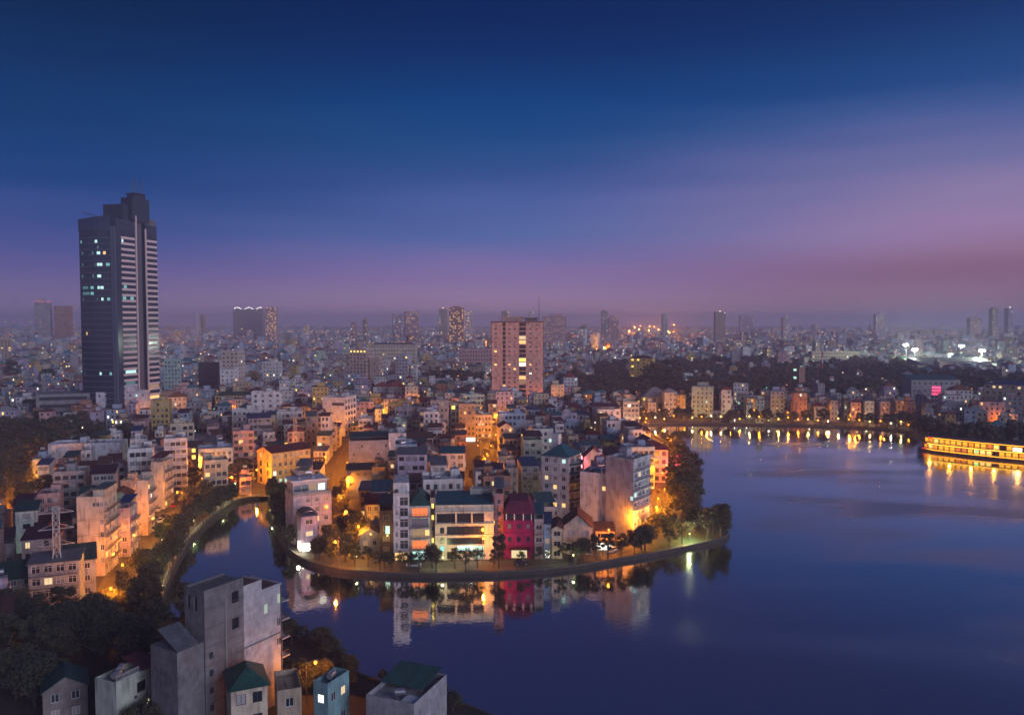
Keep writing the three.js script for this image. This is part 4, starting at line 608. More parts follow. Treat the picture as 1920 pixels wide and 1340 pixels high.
{
  const s = S.blankn, m = wallMat([0.62, 0.63, 0.70]), g = B('blankn', { name: 'corner_apartment', label: 'pale blue-white block with blank gable wall and glazed balcony front', category: 'building', wallM: m, floors: 6, faces: { f: { cols: 1, to: 0, extra: [[0.76, 15.2, 2.4, 1.5, 'warm'], [0.86, 12, 1.3, 1.3], [0.78, 4.2, 2.3, 1.5], [0.18, 16, 0.5, 1], [0.18, 12.5, 0.5, 1], [0.18, 9, 0.5, 1], [0.18, 5.5, 0.5, 1]], lit: 0 }, r: face({ cols: 2, ww: 4.6, wh: 2.3, style: 'wide', lit: 0.12, balcony: 1.3, frame: 'dark' }) }, roof: 'flat', clutter: 3 });
  part('pergola', new Quads().box(1.5, s.h + 2.6, -s.d / 2, s.w / 2 + 0.8, s.h + 2.8, s.d / 2).box(1.5, s.h, s.d / 2 - 0.3, 1.8, s.h + 2.6, s.d / 2).geometry(), plainMat([0.5, 0.5, 0.52]), g);
}
{
  const s = S.blanko, m = wallMat([0.50, 0.49, 0.56]), g = B('blanko', { name: 'corner_apartment', label: 'tall grey-lilac block with blank side and rows of front windows', category: 'building', wallM: m, floors: 8, faces: { f: { cols: 1, to: 0, extra: [[0.45, 20.5, 0.5, 0.7], [0.94, 13.4, 1.0, 1.4, 'cool']], lit: 0 }, r: face({ cols: 4, ww: 1.8, style: 'grid', lit: 0.05, ledge: true, lights: { '6,1': 'soft', '4,0': 'cool', '0,0': 'yellow', '0,1': 'yellow' }, balcony: 0.7 }) }, roof: 'flat', clutter: 4 });
}
B('redhotel', { name: 'villa_hotel', label: 'cream villa hotel with red roof and arched upper windows above the lake', category: 'building', wall: 'cream', floors: 4, faces: { f: face({ cols: 6, ww: 1.7, wh: 2, style: 'grid', frame: 'dark', lit: 0.03, ledge: true }), r: face({ cols: 3 }) }, roof: 'hip', roofC: 'red', roofO: { tile: true, rise: 3.2, over: 0.8 } });
B('gothic', { name: 'gothic_house', label: 'small white house with steep red gable beside a pink neon stair', wallM: wallMat([0.70, 0.62, 0.52]), floors: 5, faces: { f: face({ cols: 1, ww: 3.2, wh: 2.1, style: 'wide', lit: 0.1 }) }, roof: 'gable', roofC: 'red', roofO: { tile: true, rise: 3.8 } });
{ // neon strip on its own post line
  const s = S.gothic, t = thing('neon_strip', 'pink neon tube climbing the wall beside the steep-gabled white house', 'neon sign', [s.x - s.w / 2 - 1.2, GROUND, s.z + s.d / 2]);
  part('neon_tube', new Quads().bar([0, s.h - 6, 0], [0, s.h + 0.5, 0], 0.14).bar([0, s.h + 0.5, 0], [-1.6, s.h + 2.6, 0], 0.14).bar([0, s.h - 6, 0], [0.9, s.h - 7, 0], 0.14).geometry(), glowMat([1, 0.25, 0.30], 9), t);
  part('post', boxG(0.2, s.h - 6, 0.2), IRON, t); const l = new THREE.PointLight(new THREE.Color(1, 0.1, 0.2), 130); l.position.set(-0.6, s.h - 2, 0.8); l.shadow.radius = 30; l.castShadow = true; t.add(l);
}
// ---------------------------------------------------------------- peninsula, behind the first row
B('awning', { label: 'long grey apartment house with red balcony awnings', category: 'building', wallM: cementMat([0.40, 0.39, 0.46]), floors: 5, faces: { f: face({ cols: 5, skip: 0.3, lit: 0.02 }) }, roof: 'canopy', roofC: 'green' });
B('awningb', { name: 'blank_block', label: 'tall white blank-sided block adjoining the grey apartment house', category: 'building', wallM: wallMat([0.60, 0.60, 0.66]), floors: 6, faces: { f: { cols: 1, to: 0, extra: [[0.06, 17, 0.4, 2.4, 'soft']] } }, roof: 'flat', clutter: 2 });
B('wgable', { label: 'old whitewashed house with stained plain gable', wallM: cementMat([0.66, 0.67, 0.72]), floors: 4, faces: { f: face({ cols: 3, to: 1, lit: 0.05 }) }, roof: 'gable', roofC: 'grey', roofO: { rise: 3.4 } });
B('wthree', { label: 'white three-window-wide house with teal flat canopy by the orange street', wall: 'white', floors: 4, faces: { f: face({ cols: 3, ww: 2.2, wh: 1.8, style: 'wide', lit: 0.02, ledge: true }), r: face({ cols: 2 }) }, roof: 'shed', roofC: 'teal', roofO: { rise: 1.6 } });
B('greenroof', { label: 'plain grey house under a flat green sheet roof on the lamp-lit street', wallM: cementMat([0.34, 0.33, 0.38]), floors: 3, faces: { f: face({ cols: 4, skip: 0.5, lit: 0 }) }, roof: 'shed', roofC: 'green', roofO: { rise: 1.2 } });
B('arch', { label: 'narrow cream house crowned with round blue dome gable', wall: 'cream', floors: 4, faces: { f: face({ cols: 1, ww: 2.4, wh: 2.1, frame: 'dark', lit: 0 }) }, roof: 'gable', roofC: 'blue', roofO: { rise: 2.4 } });
B('redlow', { label: 'broad low house with wide maroon roof beside the orange alley', wall: 'pink', floors: 2, faces: { f: face({ cols: 4 }) }, roof: 'hip', roofC: 'maroon', roofO: { tile: true, rise: 2.2 } });
B('redlowb', { label: 'pale blue house with maroon gable above cream bank', wall: 'pale blue', floors: 2, faces: { f: face({ cols: 2 }) }, roof: 'gable', roofC: 'maroon', roofO: { tile: true } });
B('school', { name: 'school_building', label: 'long yellow school building with purple roof beyond causeway', category: 'building', wallM: wallMat([0.68, 0.52, 0.20]), floors: 4, faces: { f: face({ cols: 2, ww: 1.6, wh: 2.2, frame: 'dark', lit: 0.05 }), r: face({ cols: 7, ww: 1.4, wh: 1.9, lit: 0.05, style: 'grid', lights: { '0,0': 'cool', '0,1': 'cool', '1,0': 'white', '0,2': 'cool' } }) }, roof: 'gable', roofC: 'maroon', roofO: { tile: true, rise: 2.2 } });
B('wone', { name: 'apartment_block', label: 'white eight-storey block with rows of dark windows behind the yellow school', category: 'building', tier: 1, wall: 'white', floors: 8, faces: { f: face({ cols: 4, ww: 1.5, lit: 0.02 }), r: face({ cols: 3 }) }, roof: 'flat', clutter: 5 });
B('woneb', { name: 'apartment_block', label: 'white five-storey block with red roof room next to taller white block', category: 'building', tier: 1, wall: 'white', floors: 5, faces: { f: face({ cols: 3 }) }, roof: 'canopy', roofC: 'red' });
B('wtwo', { name: 'apartment_block', label: 'big white block with blank front and black square side windows', category: 'building', tier: 1, wallM: wallMat([0.68, 0.68, 0.72]), floors: 6, faces: { f: { cols: 1, to: 0, extra: [[0.7, 19.6, 8, 1.8], [0.15, 20, 0.8, 1.2]], lit: 0 }, r: face({ cols: 4, ww: 2.6, wh: 2.2, lit: 0.03 }) }, roof: 'flat', clutter: 5 });
B('wthreeb', { name: 'apartment_block', label: 'grey and white block with square dark windows and roof box', category: 'building', tier: 1, wallM: wallMat([0.55, 0.55, 0.62]), floors: 4, faces: { f: face({ cols: 3, ww: 1.7, wh: 2, lit: 0.15 }), r: face({ cols: 3, ww: 1.6, wh: 2, lit: 0.1 }) }, roof: 'flat', clutter: 3 });
B('wfour', { name: 'apartment_block', label: 'cream block of open galleries with yellow lit windows', category: 'building', tier: 1, wall: 'cream', floors: 5, faces: { f: face({ cols: 5, ww: 2, wh: 2.1, lit: 0.12, tone: 'yellow', ledge: true }) }, roof: 'flat', clutter: 2 });
B('wfourb', { name: 'apartment_block', label: 'lower cream block with row of warm windows beside the galleries', category: 'building', tier: 1, wall: 'cream', floors: 4, faces: { f: face({ cols: 5, ww: 1.2, lit: 0.2, tone: 'soft' }) }, roof: 'flat', clutter: 2 });
B('wfive', { name: 'apartment_block', label: 'white block with red rooftop canopy near the lake end of street', category: 'building', tier: 1, wall: 'white', floors: 5, faces: { f: face({ cols: 4, ww: 1.4, lit: 0.15, tone: 'yellow' }), l: face({ cols: 3 }) }, roof: 'canopy', roofC: 'red' });
B('wsix', { name: 'warehouse_block', label: 'windowless white block with brown flat top among the roofs', category: 'building', tier: 1, wallM: wallMat([0.60, 0.62, 0.70]), floors: 4, roof: 'shed', roofC: 'rust', roofO: { rise: 1 } });
B('wseven', { label: 'pinkish house with green gable roof beside windowless white block', tier: 1, wall: 'pink', floors: 4, faces: { f: face({ cols: 3 }) }, roof: 'gable', roofC: 'green' });
B('weight', { name: 'warehouse_block', label: 'wide grey hall with flat teal sheet roof among small houses', category: 'building', tier: 1, wallM: cementMat([0.42, 0.42, 0.45]), floors: 4, faces: { f: face({ cols: 5, skip: 0.5 }) }, roof: 'shed', roofC: 'teal', roofO: { rise: 1 } });
// ---------------------------------------------------------------- middle distance
const far1 = { category: 'building', tier: 1 };
B('tone', { ...far1, name: 'hotel_block', label: 'tall cream hotel with gold-lit crown storey left of centre streets', wallM: wallMat([0.66, 0.56, 0.50]), floors: 12, faces: { f: face({ cols: 4, ww: 1.8, lit: 0.05 }), r: face({ cols: 3, ww: 1.8, lit: 0.15 }) }, roof: 'flat', clutter: 3 }).userData.label = 'tall cream hotel with warm-lit top storey behind a lower white block';
B('toneb', { ...far1, name: 'hotel_block', label: 'lower white block in front of the tall cream hotel', wall: 'white', floors: 8, faces: { f: face({ cols: 4, lit: 0.05 }) }, roof: 'flat', clutter: 2 });
B('ttwo', { ...far1, name: 'hotel_block', label: 'tall peach hotel with yellow lit top floor and lit foot', wallM: wallMat([0.66, 0.50, 0.44]), floors: 13, faces: { f: face({ cols: 5, ww: 1.8, lit: 0.02, lights: Object.fromEntries([0, 1, 2, 3, 4].map((c) => ['12,' + c, 'yellow'])) }), r: face({ cols: 3, ww: 2.6, lit: 0.06 }) }, roof: 'flat', clutter: 3 });
B('ttwob', { ...far1, name: 'hotel_block', label: 'narrow peach wing attached to the tall peach hotel', wallM: wallMat([0.66, 0.50, 0.44]), floors: 10, faces: { f: face({ cols: 1, skip: 0.5 }), r: face({ cols: 4, ww: 1.3 }) }, roof: 'flat' });
B('tthree', { ...far1, name: 'hotel_block', label: 'slender grey-blue block with few lit windows before dark trees', wallM: wallMat([0.52, 0.54, 0.62]), floors: 11, faces: { f: face({ cols: 4, ww: 1.6, lit: 0.1 }), r: face({ cols: 2 }) }, roof: 'flat', clutter: 2 });
B('tthreeb', { ...far1, name: 'hotel_block', label: 'white slip of a block beside the slender grey-blue one', wall: 'white', floors: 8, faces: { f: face({ cols: 2, frame: 'dark' }) }, roof: 'flat' });
B('yellow', { ...far1, name: 'hotel_block', label: 'yellow nine-storey hotel standing alone before the dark park', wallM: wallMat([0.78, 0.54, 0.14]), floors: 9, faces: { f: face({ cols: 4, ww: 2.2, lit: 0.12, tone: 'yellow' }), r: face({ cols: 3 }) }, roof: 'hip', roofC: 'maroon', roofO: { rise: 3 } });
B('tfive', { ...far1, name: 'slim_block', label: 'slim white block with green-white windows at far lake shore', wall: 'white', floors: 6, faces: { f: face({ cols: 2, ww: 2, lit: 0.5, tone: 'cool' }) }, roof: 'flat' });
B('tsix', { ...far1, name: 'slim_block', label: 'block with green lit stair windows and brown brick side', wallM: wallMat([0.34, 0.20, 0.14]), floors: 7, faces: { f: face({ cols: 2, ww: 3, wh: 2.2, lit: 0.5, tone: 'cool' }) }, roof: 'flat' });
{ const s = S.ledtower, g = B('ledtower', { ...far1, name: 'slim_tower', label: 'slim white tower with glowing red top storeys near far lake shore', wallM: wallMat([0.70, 0.62, 0.70]), floors: 8, faces: { f: face({ cols: 3, ww: 1.2, frame: 'dark', lit: 0.02 }), l: face({ cols: 1 }) }, roof: 'flat' }); for (let k = 0; k < 3; k++) put(part('led_panel', paneG(5.6, 1.6), glowMat([1, 0.08, 0.22], k === 2 ? 2 : 1.4), g), 0, s.h - 5.6 + k * 2.3, s.d / 2 + 0.06); }
B('teight', { ...far1, name: 'hotel_block', label: 'sea-green block with cream panels beside glass skyscraper', wallM: wallMat([0.32, 0.48, 0.46]), floors: 10, faces: { f: face({ cols: 5, ww: 1.4, lit: 0.05 }) }, roof: 'flat', clutter: 2 });
B('tnine', { ...far1, name: 'netted_block', label: 'unfinished block wrapped in dark blue building net', wallM: plainMat([0.03, 0.045, 0.07], 0.9), floors: 8, roof: 'flat' });
B('bluehouse', { ...far1, name: 'blue_block', label: 'bright blue block with small windows under blue roof', wallM: wallMat([0.10, 0.30, 0.68]), floors: 4, faces: { f: face({ cols: 6, ww: 1.1, wh: 1 }) }, roof: 'hip', roofC: 'blue', roofO: { rise: 2 } });
B('televen', { ...far1, name: 'hotel_block', label: 'white stepped block behind the bright blue one', wall: 'white', floors: 9, faces: { f: face({ cols: 5 }), r: face({ cols: 3 }) }, roof: 'flat', clutter: 3 });
B('orangelong', { ...far1, name: 'colonial_building', label: 'long ochre colonial building with green roof lit by lamps', wallM: wallMat([0.72, 0.46, 0.16]), floors: 3, faces: { f: face({ cols: 11, ww: 1.5, wh: 2, lit: 0.12, tone: 'soft' }), r: face({ cols: 4 }) }, roof: 'hip', roofC: 'green', roofO: { rise: 2.6 } });
{ const s = S.hotelleft, g = B('hotelleft', { ...far1, name: 'white_hotel', label: 'broad white hotel with stepped gable at the foot of the skyscraper', wallM: wallMat([0.64, 0.62, 0.68]), floors: 6, faces: { f: face({ cols: 8, ww: 1.1, wh: 1.3, skip: 0.45, lit: 0.2, tone: 'cool', frame: 'dark' }), r: face({ cols: 3 }) }, roof: 'flat', clutter: 2 }); part('gable_top', new Quads().quad([-1, s.h, s.d / 2], [9, s.h, s.d / 2], [8, s.h + 4.4, s.d / 2], [0, s.h + 4.4, s.d / 2]).quad([0, s.h + 4.4, s.d / 2], [8, s.h + 4.4, s.d / 2], [8, s.h + 4.4, -3], [0, s.h + 4.4, -3]).quad([9, s.h, s.d / 2], [9, s.h, -3], [8, s.h + 4.4, -3], [8, s.h + 4.4, s.d / 2]).geometry(), wallMat([0.64, 0.62, 0.68]), g); }
B('longwhite', { ...far1, name: 'white_block', label: 'long plain white block with stair towers near the dark grove', wallM: wallMat([0.60, 0.64, 0.72]), floors: 4, faces: { f: face({ cols: 7, skip: 0.75, ww: 1, lit: 0 }), r: face({ cols: 2 }) }, roof: 'flat', clutter: 6 });
B('scaffold', { ...far1, name: 'scaffolded_block', label: 'block veiled in scaffolding with orange glow at skyscraper foot', wallM: wallMat([0.40, 0.28, 0.22]), floors: 5, faces: { f: face({ cols: 4, lit: 0.02 }) }, roof: 'flat' });
const far2 = { category: 'building', tier: 2 };
B('instwide', { ...far2, name: 'ministry_building', label: 'wide cream institute among park trees beyond the lake', wall: 'cream', floors: 5, faces: { f: face({ cols: 18, ww: 2, lit: 0.08 }) }, roof: 'flat' });
B('instarc', { ...far1, name: 'institute_building', label: 'long cream institute with blue roof on the far shore', wall: 'cream', floors: 6, faces: { f: face({ cols: 9, ww: 1.8, wh: 1.6, lit: 0.12, tone: 'soft' }), l: face({ cols: 5, lit: 0.3 }) }, roof: 'hip', roofC: 'blue', roofO: { rise: 2.5 } });
B('inst2', { ...far2, name: 'institute_building', label: 'low hall with teal roof behind the far shore houses', wall: 'cement grey', floors: 4, faces: { f: face({ cols: 9, lit: 0.05 }) }, roof: 'shed', roofC: 'teal', roofO: { rise: 3 } });
B('midwide', { ...far2, name: 'ministry_building', label: 'long grey institute in the haze behind the peach hotel', wall: 'cream', floors: 6, faces: { f: face({ cols: 16, ww: 2.2, lit: 0.06 }) }, roof: 'hip', roofC: 'grey', roofO: { rise: 3 } });
B('midwide2', { ...far2, name: 'ministry_building', label: 'brick and white institute left of the pink apartment tower', wall: 'pink', floors: 6, faces: { f: face({ cols: 12, ww: 1.6, wh: 2.2, lit: 0.04 }) }, roof: 'flat' }).userData.label = 'brick and white institute in the haze behind the pink apartment tower';
B('stand', { ...far2, name: 'stadium_stand', label: 'long grandstand roof beneath the stadium floodlights', category: 'grandstand', wall: 'cement grey', floors: 2, roof: 'shed', roofC: 'grey', roofO: { rise: 4 } });
// ---------------------------------------------------------------- the canal-side bank
{ const s = S.lbone, g = B('lbone', { name: 'party_wall_block', label: 'tall cream house with blank wall and orange-lit street front', category: 'building', wallM: wallMat([0.68, 0.56, 0.44]), floors: 6, faces: { f: { cols: 1, to: 0, extra: [[0.64, 20, 0.8, 1.3], [0.78, 20, 0.8, 1.3], [0.92, 20, 0.8, 1.3], [0.92, 15.2, 1.0, 1.6], [0.92, 11.6, 1.0, 1.6], [0.92, 8, 1.0, 1.6], [0.92, 4.4, 1.0, 1.6]], lit: 0, style: 'pair', frame: 'white' }, r: face({ cols: 3, ww: 1.8, balcony: 1.0, lit: 0.1 }) }, roof: 'flat' }); part('roof_room', new Quads().box(0.2, s.h, -s.d / 2, s.w / 2, s.h + 2.4, s.d / 2 - 2).geometry(), wallMat([0.68, 0.56, 0.44]), g); part('roof', new Quads().box(0, s.h + 2.4, -s.d / 2 - 0.2, s.w / 2 + 0.3, s.h + 2.6, s.d / 2 - 1.6).geometry(), sheetMat([0.16, 0.20, 0.18]), g); }
{ const g = B('lbtwo', { label: 'white and mint narrow house washed by cool light near the pylon', wallM: wallMat([0.64, 0.72, 0.68]), floors: 4, faces: { f: face({ cols: 1, ww: 2, lit: 0, lights: { '1,0': 'dim' }, frame: 'dark', ledge: true }), r: face({ cols: 2 }) }, roof: 'shed', roofC: 'green', roofO: { rise: 1.5 } }); const l = new THREE.PointLight(new THREE.Color(0.7, 1, 0.9), 30); l.position.set(1.5, 2.2, S.lbtwo.d / 2 + 1.3); l.castShadow = true; g.add(l); put(part('wall_lamp', new THREE.SphereGeometry(0.15, 10, 8), glowMat([0.7, 1, 0.9], 20), g), 1.5, 2.2, S.lbtwo.d / 2 + 1.3); }
B('lbthree', { label: 'low cream house with wide window beside the mint narrow house', wall: 'cream', floors: 2, faces: { f: face({ cols: 2, ww: 1.8, lit: 0.2, tone: 'cool' }) }, roof: 'shed', roofC: 'maroon', roofO: { rise: 2 } });
B('lbfour', { label: 'street house under a blue-violet tarpaulin roof on the canal street', wallM: wallMat([0.40, 0.33, 0.42]), floors: 4, faces: { f: face({ cols: 1, lit: 0 }), r: face({ cols: 3, ww: 2, balcony: 1 }) }, roof: 'canopy', roofC: 'blue' });
B('lbfive', { label: 'tall thin row house with many balconies on the canal street', wallM: wallMat([0.58, 0.47, 0.40]), floors: 5, faces: { f: { cols: 1, to: 0, extra: [[0.2, 12, 0.6, 0.8], [0.2, 6, 0.6, 0.8]] }, r: face({ cols: 3, ww: 1.8, balcony: 1, lit: 0.1 }) }, roof: 'flat', clutter: 1 });
B('lbsix', { label: 'grey-cream tower house with rust balconies at the bend of canal street', wallM: wallMat([0.50, 0.47, 0.42]), floors: 5, faces: { f: { cols: 1, to: 0, extra: [[0.4, 14, 0.6, 0.8], [0.4, 8, 0.6, 0.8]] }, r: face({ cols: 3, ww: 1.8, balcony: 0.9, lit: 0.05 }) }, roof: 'canopy', roofC: 'red' });
B('lbseven', { label: 'small peach house with blank side behind the canal street', wallM: wallMat([0.66, 0.46, 0.34]), floors: 3, faces: { f: { cols: 1, to: 0, extra: [[0.2, 7, 0.5, 0.7], [0.2, 3, 0.5, 0.7]] }, r: face({ cols: 2 }) }, roof: 'flat', clutter: 1 });
// ---------------------------------------------------------------- foreground roofs
{
  const s = S.fgone, { w, d, h } = s, yaw = R(s.yaw), g = thing('concrete_block', 'raw grey concrete and white apartment block standing over near bank', 'building', [s.x, GROUND, s.z], yaw); OCCUPIED.push([s.x - 3, s.z, w + 4, d + 8, yaw]);
  const grey = cementMat([0.24, 0.235, 0.25]), white = cementMat([0.58, 0.58, 0.62]), q = new Quads(), x1 = -w / 2 + w * 0.48, hw = (a, b, y0, y1) => [a, y0, b, y1];
  const gh = [[w * 0.33, h - 3.6, w * 0.42, h - 1.6], [w * 0.33, h - 8.2, w * 0.42, h - 6.2]], lh = [[0.6, h - 3.4, 1.4, h - 1.0], [2.4, h - 3.4, 3.2, h - 1.0]];
  q.wall([-w / 2, 0, d / 2], [1, 0, 0], w * 0.48, h, gh, 0.35); q.wall([-w / 2, 0, -d / 2], [0, 0, 1], d, h, lh, 0.3); q.wall([x1, 0, d / 2], [0, 0, -1], d, h, []); q.wall([x1, 0, -d / 2], [-1, 0, 0], w * 0.48, h, []); q.quad([-w / 2, h, d / 2], [x1, h, d / 2], [x1, h, -d / 2], [-w / 2, h, -d / 2]);
  q.box(-w / 2, h, d / 2 - 0.2, x1, h + 0.35, d / 2).box(-w / 2, h, -d / 2, -w / 2 + 0.2, h + 0.35, d / 2 - 0.2).box(-w / 2 + 0.2, h, -d / 2, x1, h + 0.35, -d / 2 + 0.2);
  part('concrete_wall', q.geometry(), grey, g);
  for (const [a, b, c, e] of gh) put(part('window', paneG(c - a, e - b), GLASS[2], g), -w / 2 + (a + c) / 2, (b + e) / 2, d / 2 - 0.32);
  for (const [a, b, c, e] of lh) put(part('window', paneG(c - a, e - b), GLASS[2], g), -w / 2 + 0.28, (b + e) / 2, -d / 2 + (a + c) / 2, -Math.PI / 2);
  const h1 = h - 1.2, h2 = h - 3.4, xm = -w / 2 + w * 0.72, wq = new Quads(), ww = w / 2 - x1, holes = [[w * 0.27, h2 - 4.4, w * 0.325, h2 - 2.6], [w * 0.455, h2 - 3.4, w * 0.505, h2 - 1.6], [w * 0.45, h2 - 7.6, w * 0.5, h2 - 6.0], [w * 0.445, h2 - 11.2, w * 0.505, h2 - 9.8]];
  wq.wall([x1, 0, d / 2 + 0.02], [1, 0, 0], ww, h2, holes, 0.2); wq.quad([x1, h2, d / 2 + 0.02], [xm, h2, d / 2 + 0.02], [xm, h1, d / 2 + 0.02], [x1, h1, d / 2 + 0.02]); wq.wall([w / 2, 0, d / 2 + 0.02], [0, 0, -1], d + 3, h2, []); wq.wall([xm, h2, d / 2 + 0.02], [0, 0, -1], d, h1 - h2, []);
  wq.box(xm, h2, d / 2 - 0.18, w / 2, h2 + 0.3, d / 2 + 0.02).box(w / 2 - 0.2, h2, -d / 2 - 3, w / 2, h2 + 0.3, d / 2 - 0.18);
  part('white_wall', wq.geometry(), white, g);
  part('roof_deck', new Quads().quad([x1, h1 - 0.3, d / 2], [xm, h1 - 0.3, d / 2], [xm, h1 - 0.3, -d / 2], [x1, h1 - 0.3, -d / 2]).quad([xm, h2, d / 2], [w / 2, h2, d / 2], [w / 2, h2, -d / 2 - 3], [xm, h2, -d / 2 - 3]).geometry(), cementMat([0.24, 0.13, 0.12]), g);
  holes.forEach(([a, b, c, e], i) => { const f = put(part('window', windowFrame(+(c - a).toFixed(2), +(e - b).toFixed(2), 'pair'), FRAME.white, g), x1 + (a + c) / 2, (b + e) / 2, d / 2 - 0.1); part('pane', paneG(+(c - a).toFixed(2), +(e - b).toFixed(2)), i < 2 ? glowMat([0.72, 0.86, 0.66], 0.55) : GLASS[1], f); });
  part('drip_ledge', boxG(ww - 0.2, 0.16, 0.25), cementMat([0.30, 0.30, 0.32]), g).position.set((x1 + w / 2) / 2, h2 - 9.0, d / 2 + 0.12);
  part('drain_pipe', boxG(0.18, h2, 0.18), IRON, g).position.set(w / 2 - 0.3, 0, d / 2 + 0.14);
  for (let k = 0; k < 5; k++) { const b = put(part('balcony', boxG(2.0, 0.2, d + 1.5), white, g), w / 2 + 1.0, h2 - 3.6 - k * 3.5, -0.8); const r = part('railing', railG(+(d + 1.3).toFixed(1), 1.9), IRON, b); r.rotation.y = Math.PI / 2; r.position.set(-1, 0.2, 0); if (k === 0 || k === 3) { put(part('ceiling_light', boxG(1.2, 0.08, 0.12), glowMat([0.9, 1, 0.7], 8), b), -0.3, 3.2, 1); } }
  const wing = new Quads(), wx = -w / 2, wh = h - 6.5; wing.wall([wx - 5.2, 0, 2.2], [1, 0, 0], 5.2, wh - 1.8, []); wing.wall([wx - 5.2, 0, -4.5], [0, 0, 1], 6.7, wh - 1.8, []); wing.wall([wx, 0, -4.5], [-1, 0, 0], 5.2, wh - 1.8, []);
  wing.quad([wx - 5.2, wh - 1.8, 2.2], [wx, wh - 1.8, 2.2], [wx, wh - 1.8, -4.5], [wx - 5.2, wh - 1.8, -4.5]); part('stair_wing', wing.geometry(), grey, g);
  part('wing_roof', new Quads().quad([wx - 5.4, wh - 1.6, 2.5], [wx - 1.2, wh - 1.6, 2.5], [wx - 1.2, wh + 1.2, -2.4], [wx - 5.4, wh + 1.2, -2.4]).quad([wx - 1.2, wh - 1.8, 2.5], [wx - 1.2, wh - 1.8, -2.4], [wx - 1.2, wh + 1.2, -2.4], [wx - 1.2, wh - 1.6, 2.5]).geometry(), sheetMat([0.15, 0.17, 0.2]), g);
  const smallPane = paneG(0.8, 1.1); for (let k = 0; k < 5; k++) { put(part('window', smallPane, GLASS[1], g), -w / 2 + 1.2, h - 11 - k * 3.0, d / 2 + 0.03); }
  for (let k = 1; k < 8; k++) part('floor_joint', boxG(w * 0.48 - 0.1, 0.07, 0.05), cementMat([0.19, 0.185, 0.2]), g).position.set((-w / 2 + x1) / 2, k * 3.2, d / 2 + 0.02);
  part('waste_pipe', boxG(0.14, h - 2, 0.14), GALV, g).position.set(-w / 2 + w * 0.25, 0, d / 2 + 0.09);
  for (const x of [-w / 2 + 2, x1 - 1]) part('antenna', boxG(0.08, 2.6, 0.08), IRON, g).position.set(x, h, 0);
}
{
  const s = S.fgtwo, { w, d, h } = s, g = B('fgtwo', { name: 'arcade_house', label: 'pale green house with arched top loggia and red roof at near bank', wallM: wallMat([0.52, 0.58, 0.50]), floors: 3, faces: { f: { cols: 1, to: 0, extra: [[0.55, 8.6, 1.8, 1.8], [0.86, 8.8, 1.8, 1.8], [0.42, 7.2, 0.6, 0.5], [0.42, 4.6, 0.6, 0.5], [0.7, 5.2, 0.7, 1.3, 'soft']], lit: 0, frame: 'dark' } }, roof: 'flat' });
  part('red_roof', new Quads().quad([w * 0.08, h + 0.9, d / 2 + 0.2], [w / 2, h + 0.9, d / 2 + 0.2], [w / 2, h + 2.2, -d / 2], [w * 0.08, h + 2.2, -d / 2]).geometry(), sheetMat(ROOFS.red), g); waterTank(g, -w * 0.3, h, 0.4, 0.3); waterTank(g, -w * 0.12, h + 0.2, -0.6, 0.6);
  part('terrace_rail', railG(+(w * 0.5).toFixed(1), 0.3), FRAME.white, g).position.set(-w * 0.25, h + 0.9, d / 2 - 0.3);
}
{ const s = S.fgthree; B('fgthree', { label: 'cream house with dark green hip roof in front of concrete block', wall: 'cream', floors: 3, faces: { f: face({ cols: 2, ww: 1.5, wh: 1.8, frame: 'dark', lit: 0 }), r: face({ cols: 1 }) }, roof: 'hip', roofC: 'green', roofO: { rise: 2.6, over: 0.5 } }); }
B('fgfour', { name: 'flat_house', label: 'small brown flat-roofed house beside the near bank tree', wall: 'tan', floors: 3, faces: { f: face({ cols: 1, lit: 0 }), r: face({ cols: 1, lights: { '0,0': 'red' } }) }, roof: 'flat' });
B('fgfive', { label: 'teal house with two lit windows and roof tank by near bank', wallM: wallMat([0.22, 0.42, 0.46]), floors: 2, faces: { f: face({ cols: 1, lights: { '1,0': 'white' } }), r: face({ cols: 2, lit: 0, lights: { '1,1': 'soft' } }) }, roof: 'flat', clutter: 1 });
{ const s = S.fgsix, g = B('fgsix', { name: 'canopy_house', label: 'grey and white house with green canopy and steel tank by the water', wallM: cementMat([0.46, 0.46, 0.50]), floors: 2, faces: { r: face({ cols: 3, ww: 0.8, wh: 1.4, lit: 0 }) }, roof: 'flat' }); part('green_canopy', new Quads().quad([-s.w / 2 - 0.2, s.h + 1.0, s.d * 0.1], [s.w * 0.4, s.h + 1.0, s.d * 0.1], [s.w * 0.4, s.h + 2.0, -s.d / 2], [-s.w / 2 - 0.2, s.h + 2.0, -s.d / 2]).geometry(), sheetMat([0.05, 0.16, 0.14]), g); for (const x of [-s.w / 2, s.w * 0.38]) part('post', boxG(0.1, 1.0, 0.1), GALV, g).position.set(x, s.h, s.d * 0.1 - 0.1); waterTank(g, 0.6, s.h, s.d * 0.3, 0.5); part('skylight', boxG(3, 0.4, 2.2), plainMat([0.55, 0.58, 0.62], 0.4), g).position.set(3, s.h, s.d * 0.3); }
B('fgseven', { label: 'shed-roofed dark green house deep among the bank trees', wallM: cementMat([0.30, 0.27, 0.26]), floors: 2, faces: { f: face({ cols: 2, lit: 0 }) }, roof: 'gable', roofC: 'green' });
B('fgeight', { name: 'market_hall', label: 'long hall with green and red sheet roofs under the pylon', category: 'building', wallM: cementMat([0.30, 0.27, 0.26]), floors: 4, faces: { f: face({ cols: 5, skip: 0.4, lit: 0.05 }), r: face({ cols: 3 }) }, roof: 'shed', roofC: 'green', roofO: { rise: 2.4 } });
B('fgnine', { label: 'small green-roofed house beside the foot of the pylon', wall: 'cement grey', floors: 3, faces: { f: face({ cols: 2 }) }, roof: 'shed', roofC: 'green', roofO: { rise: 2 } });
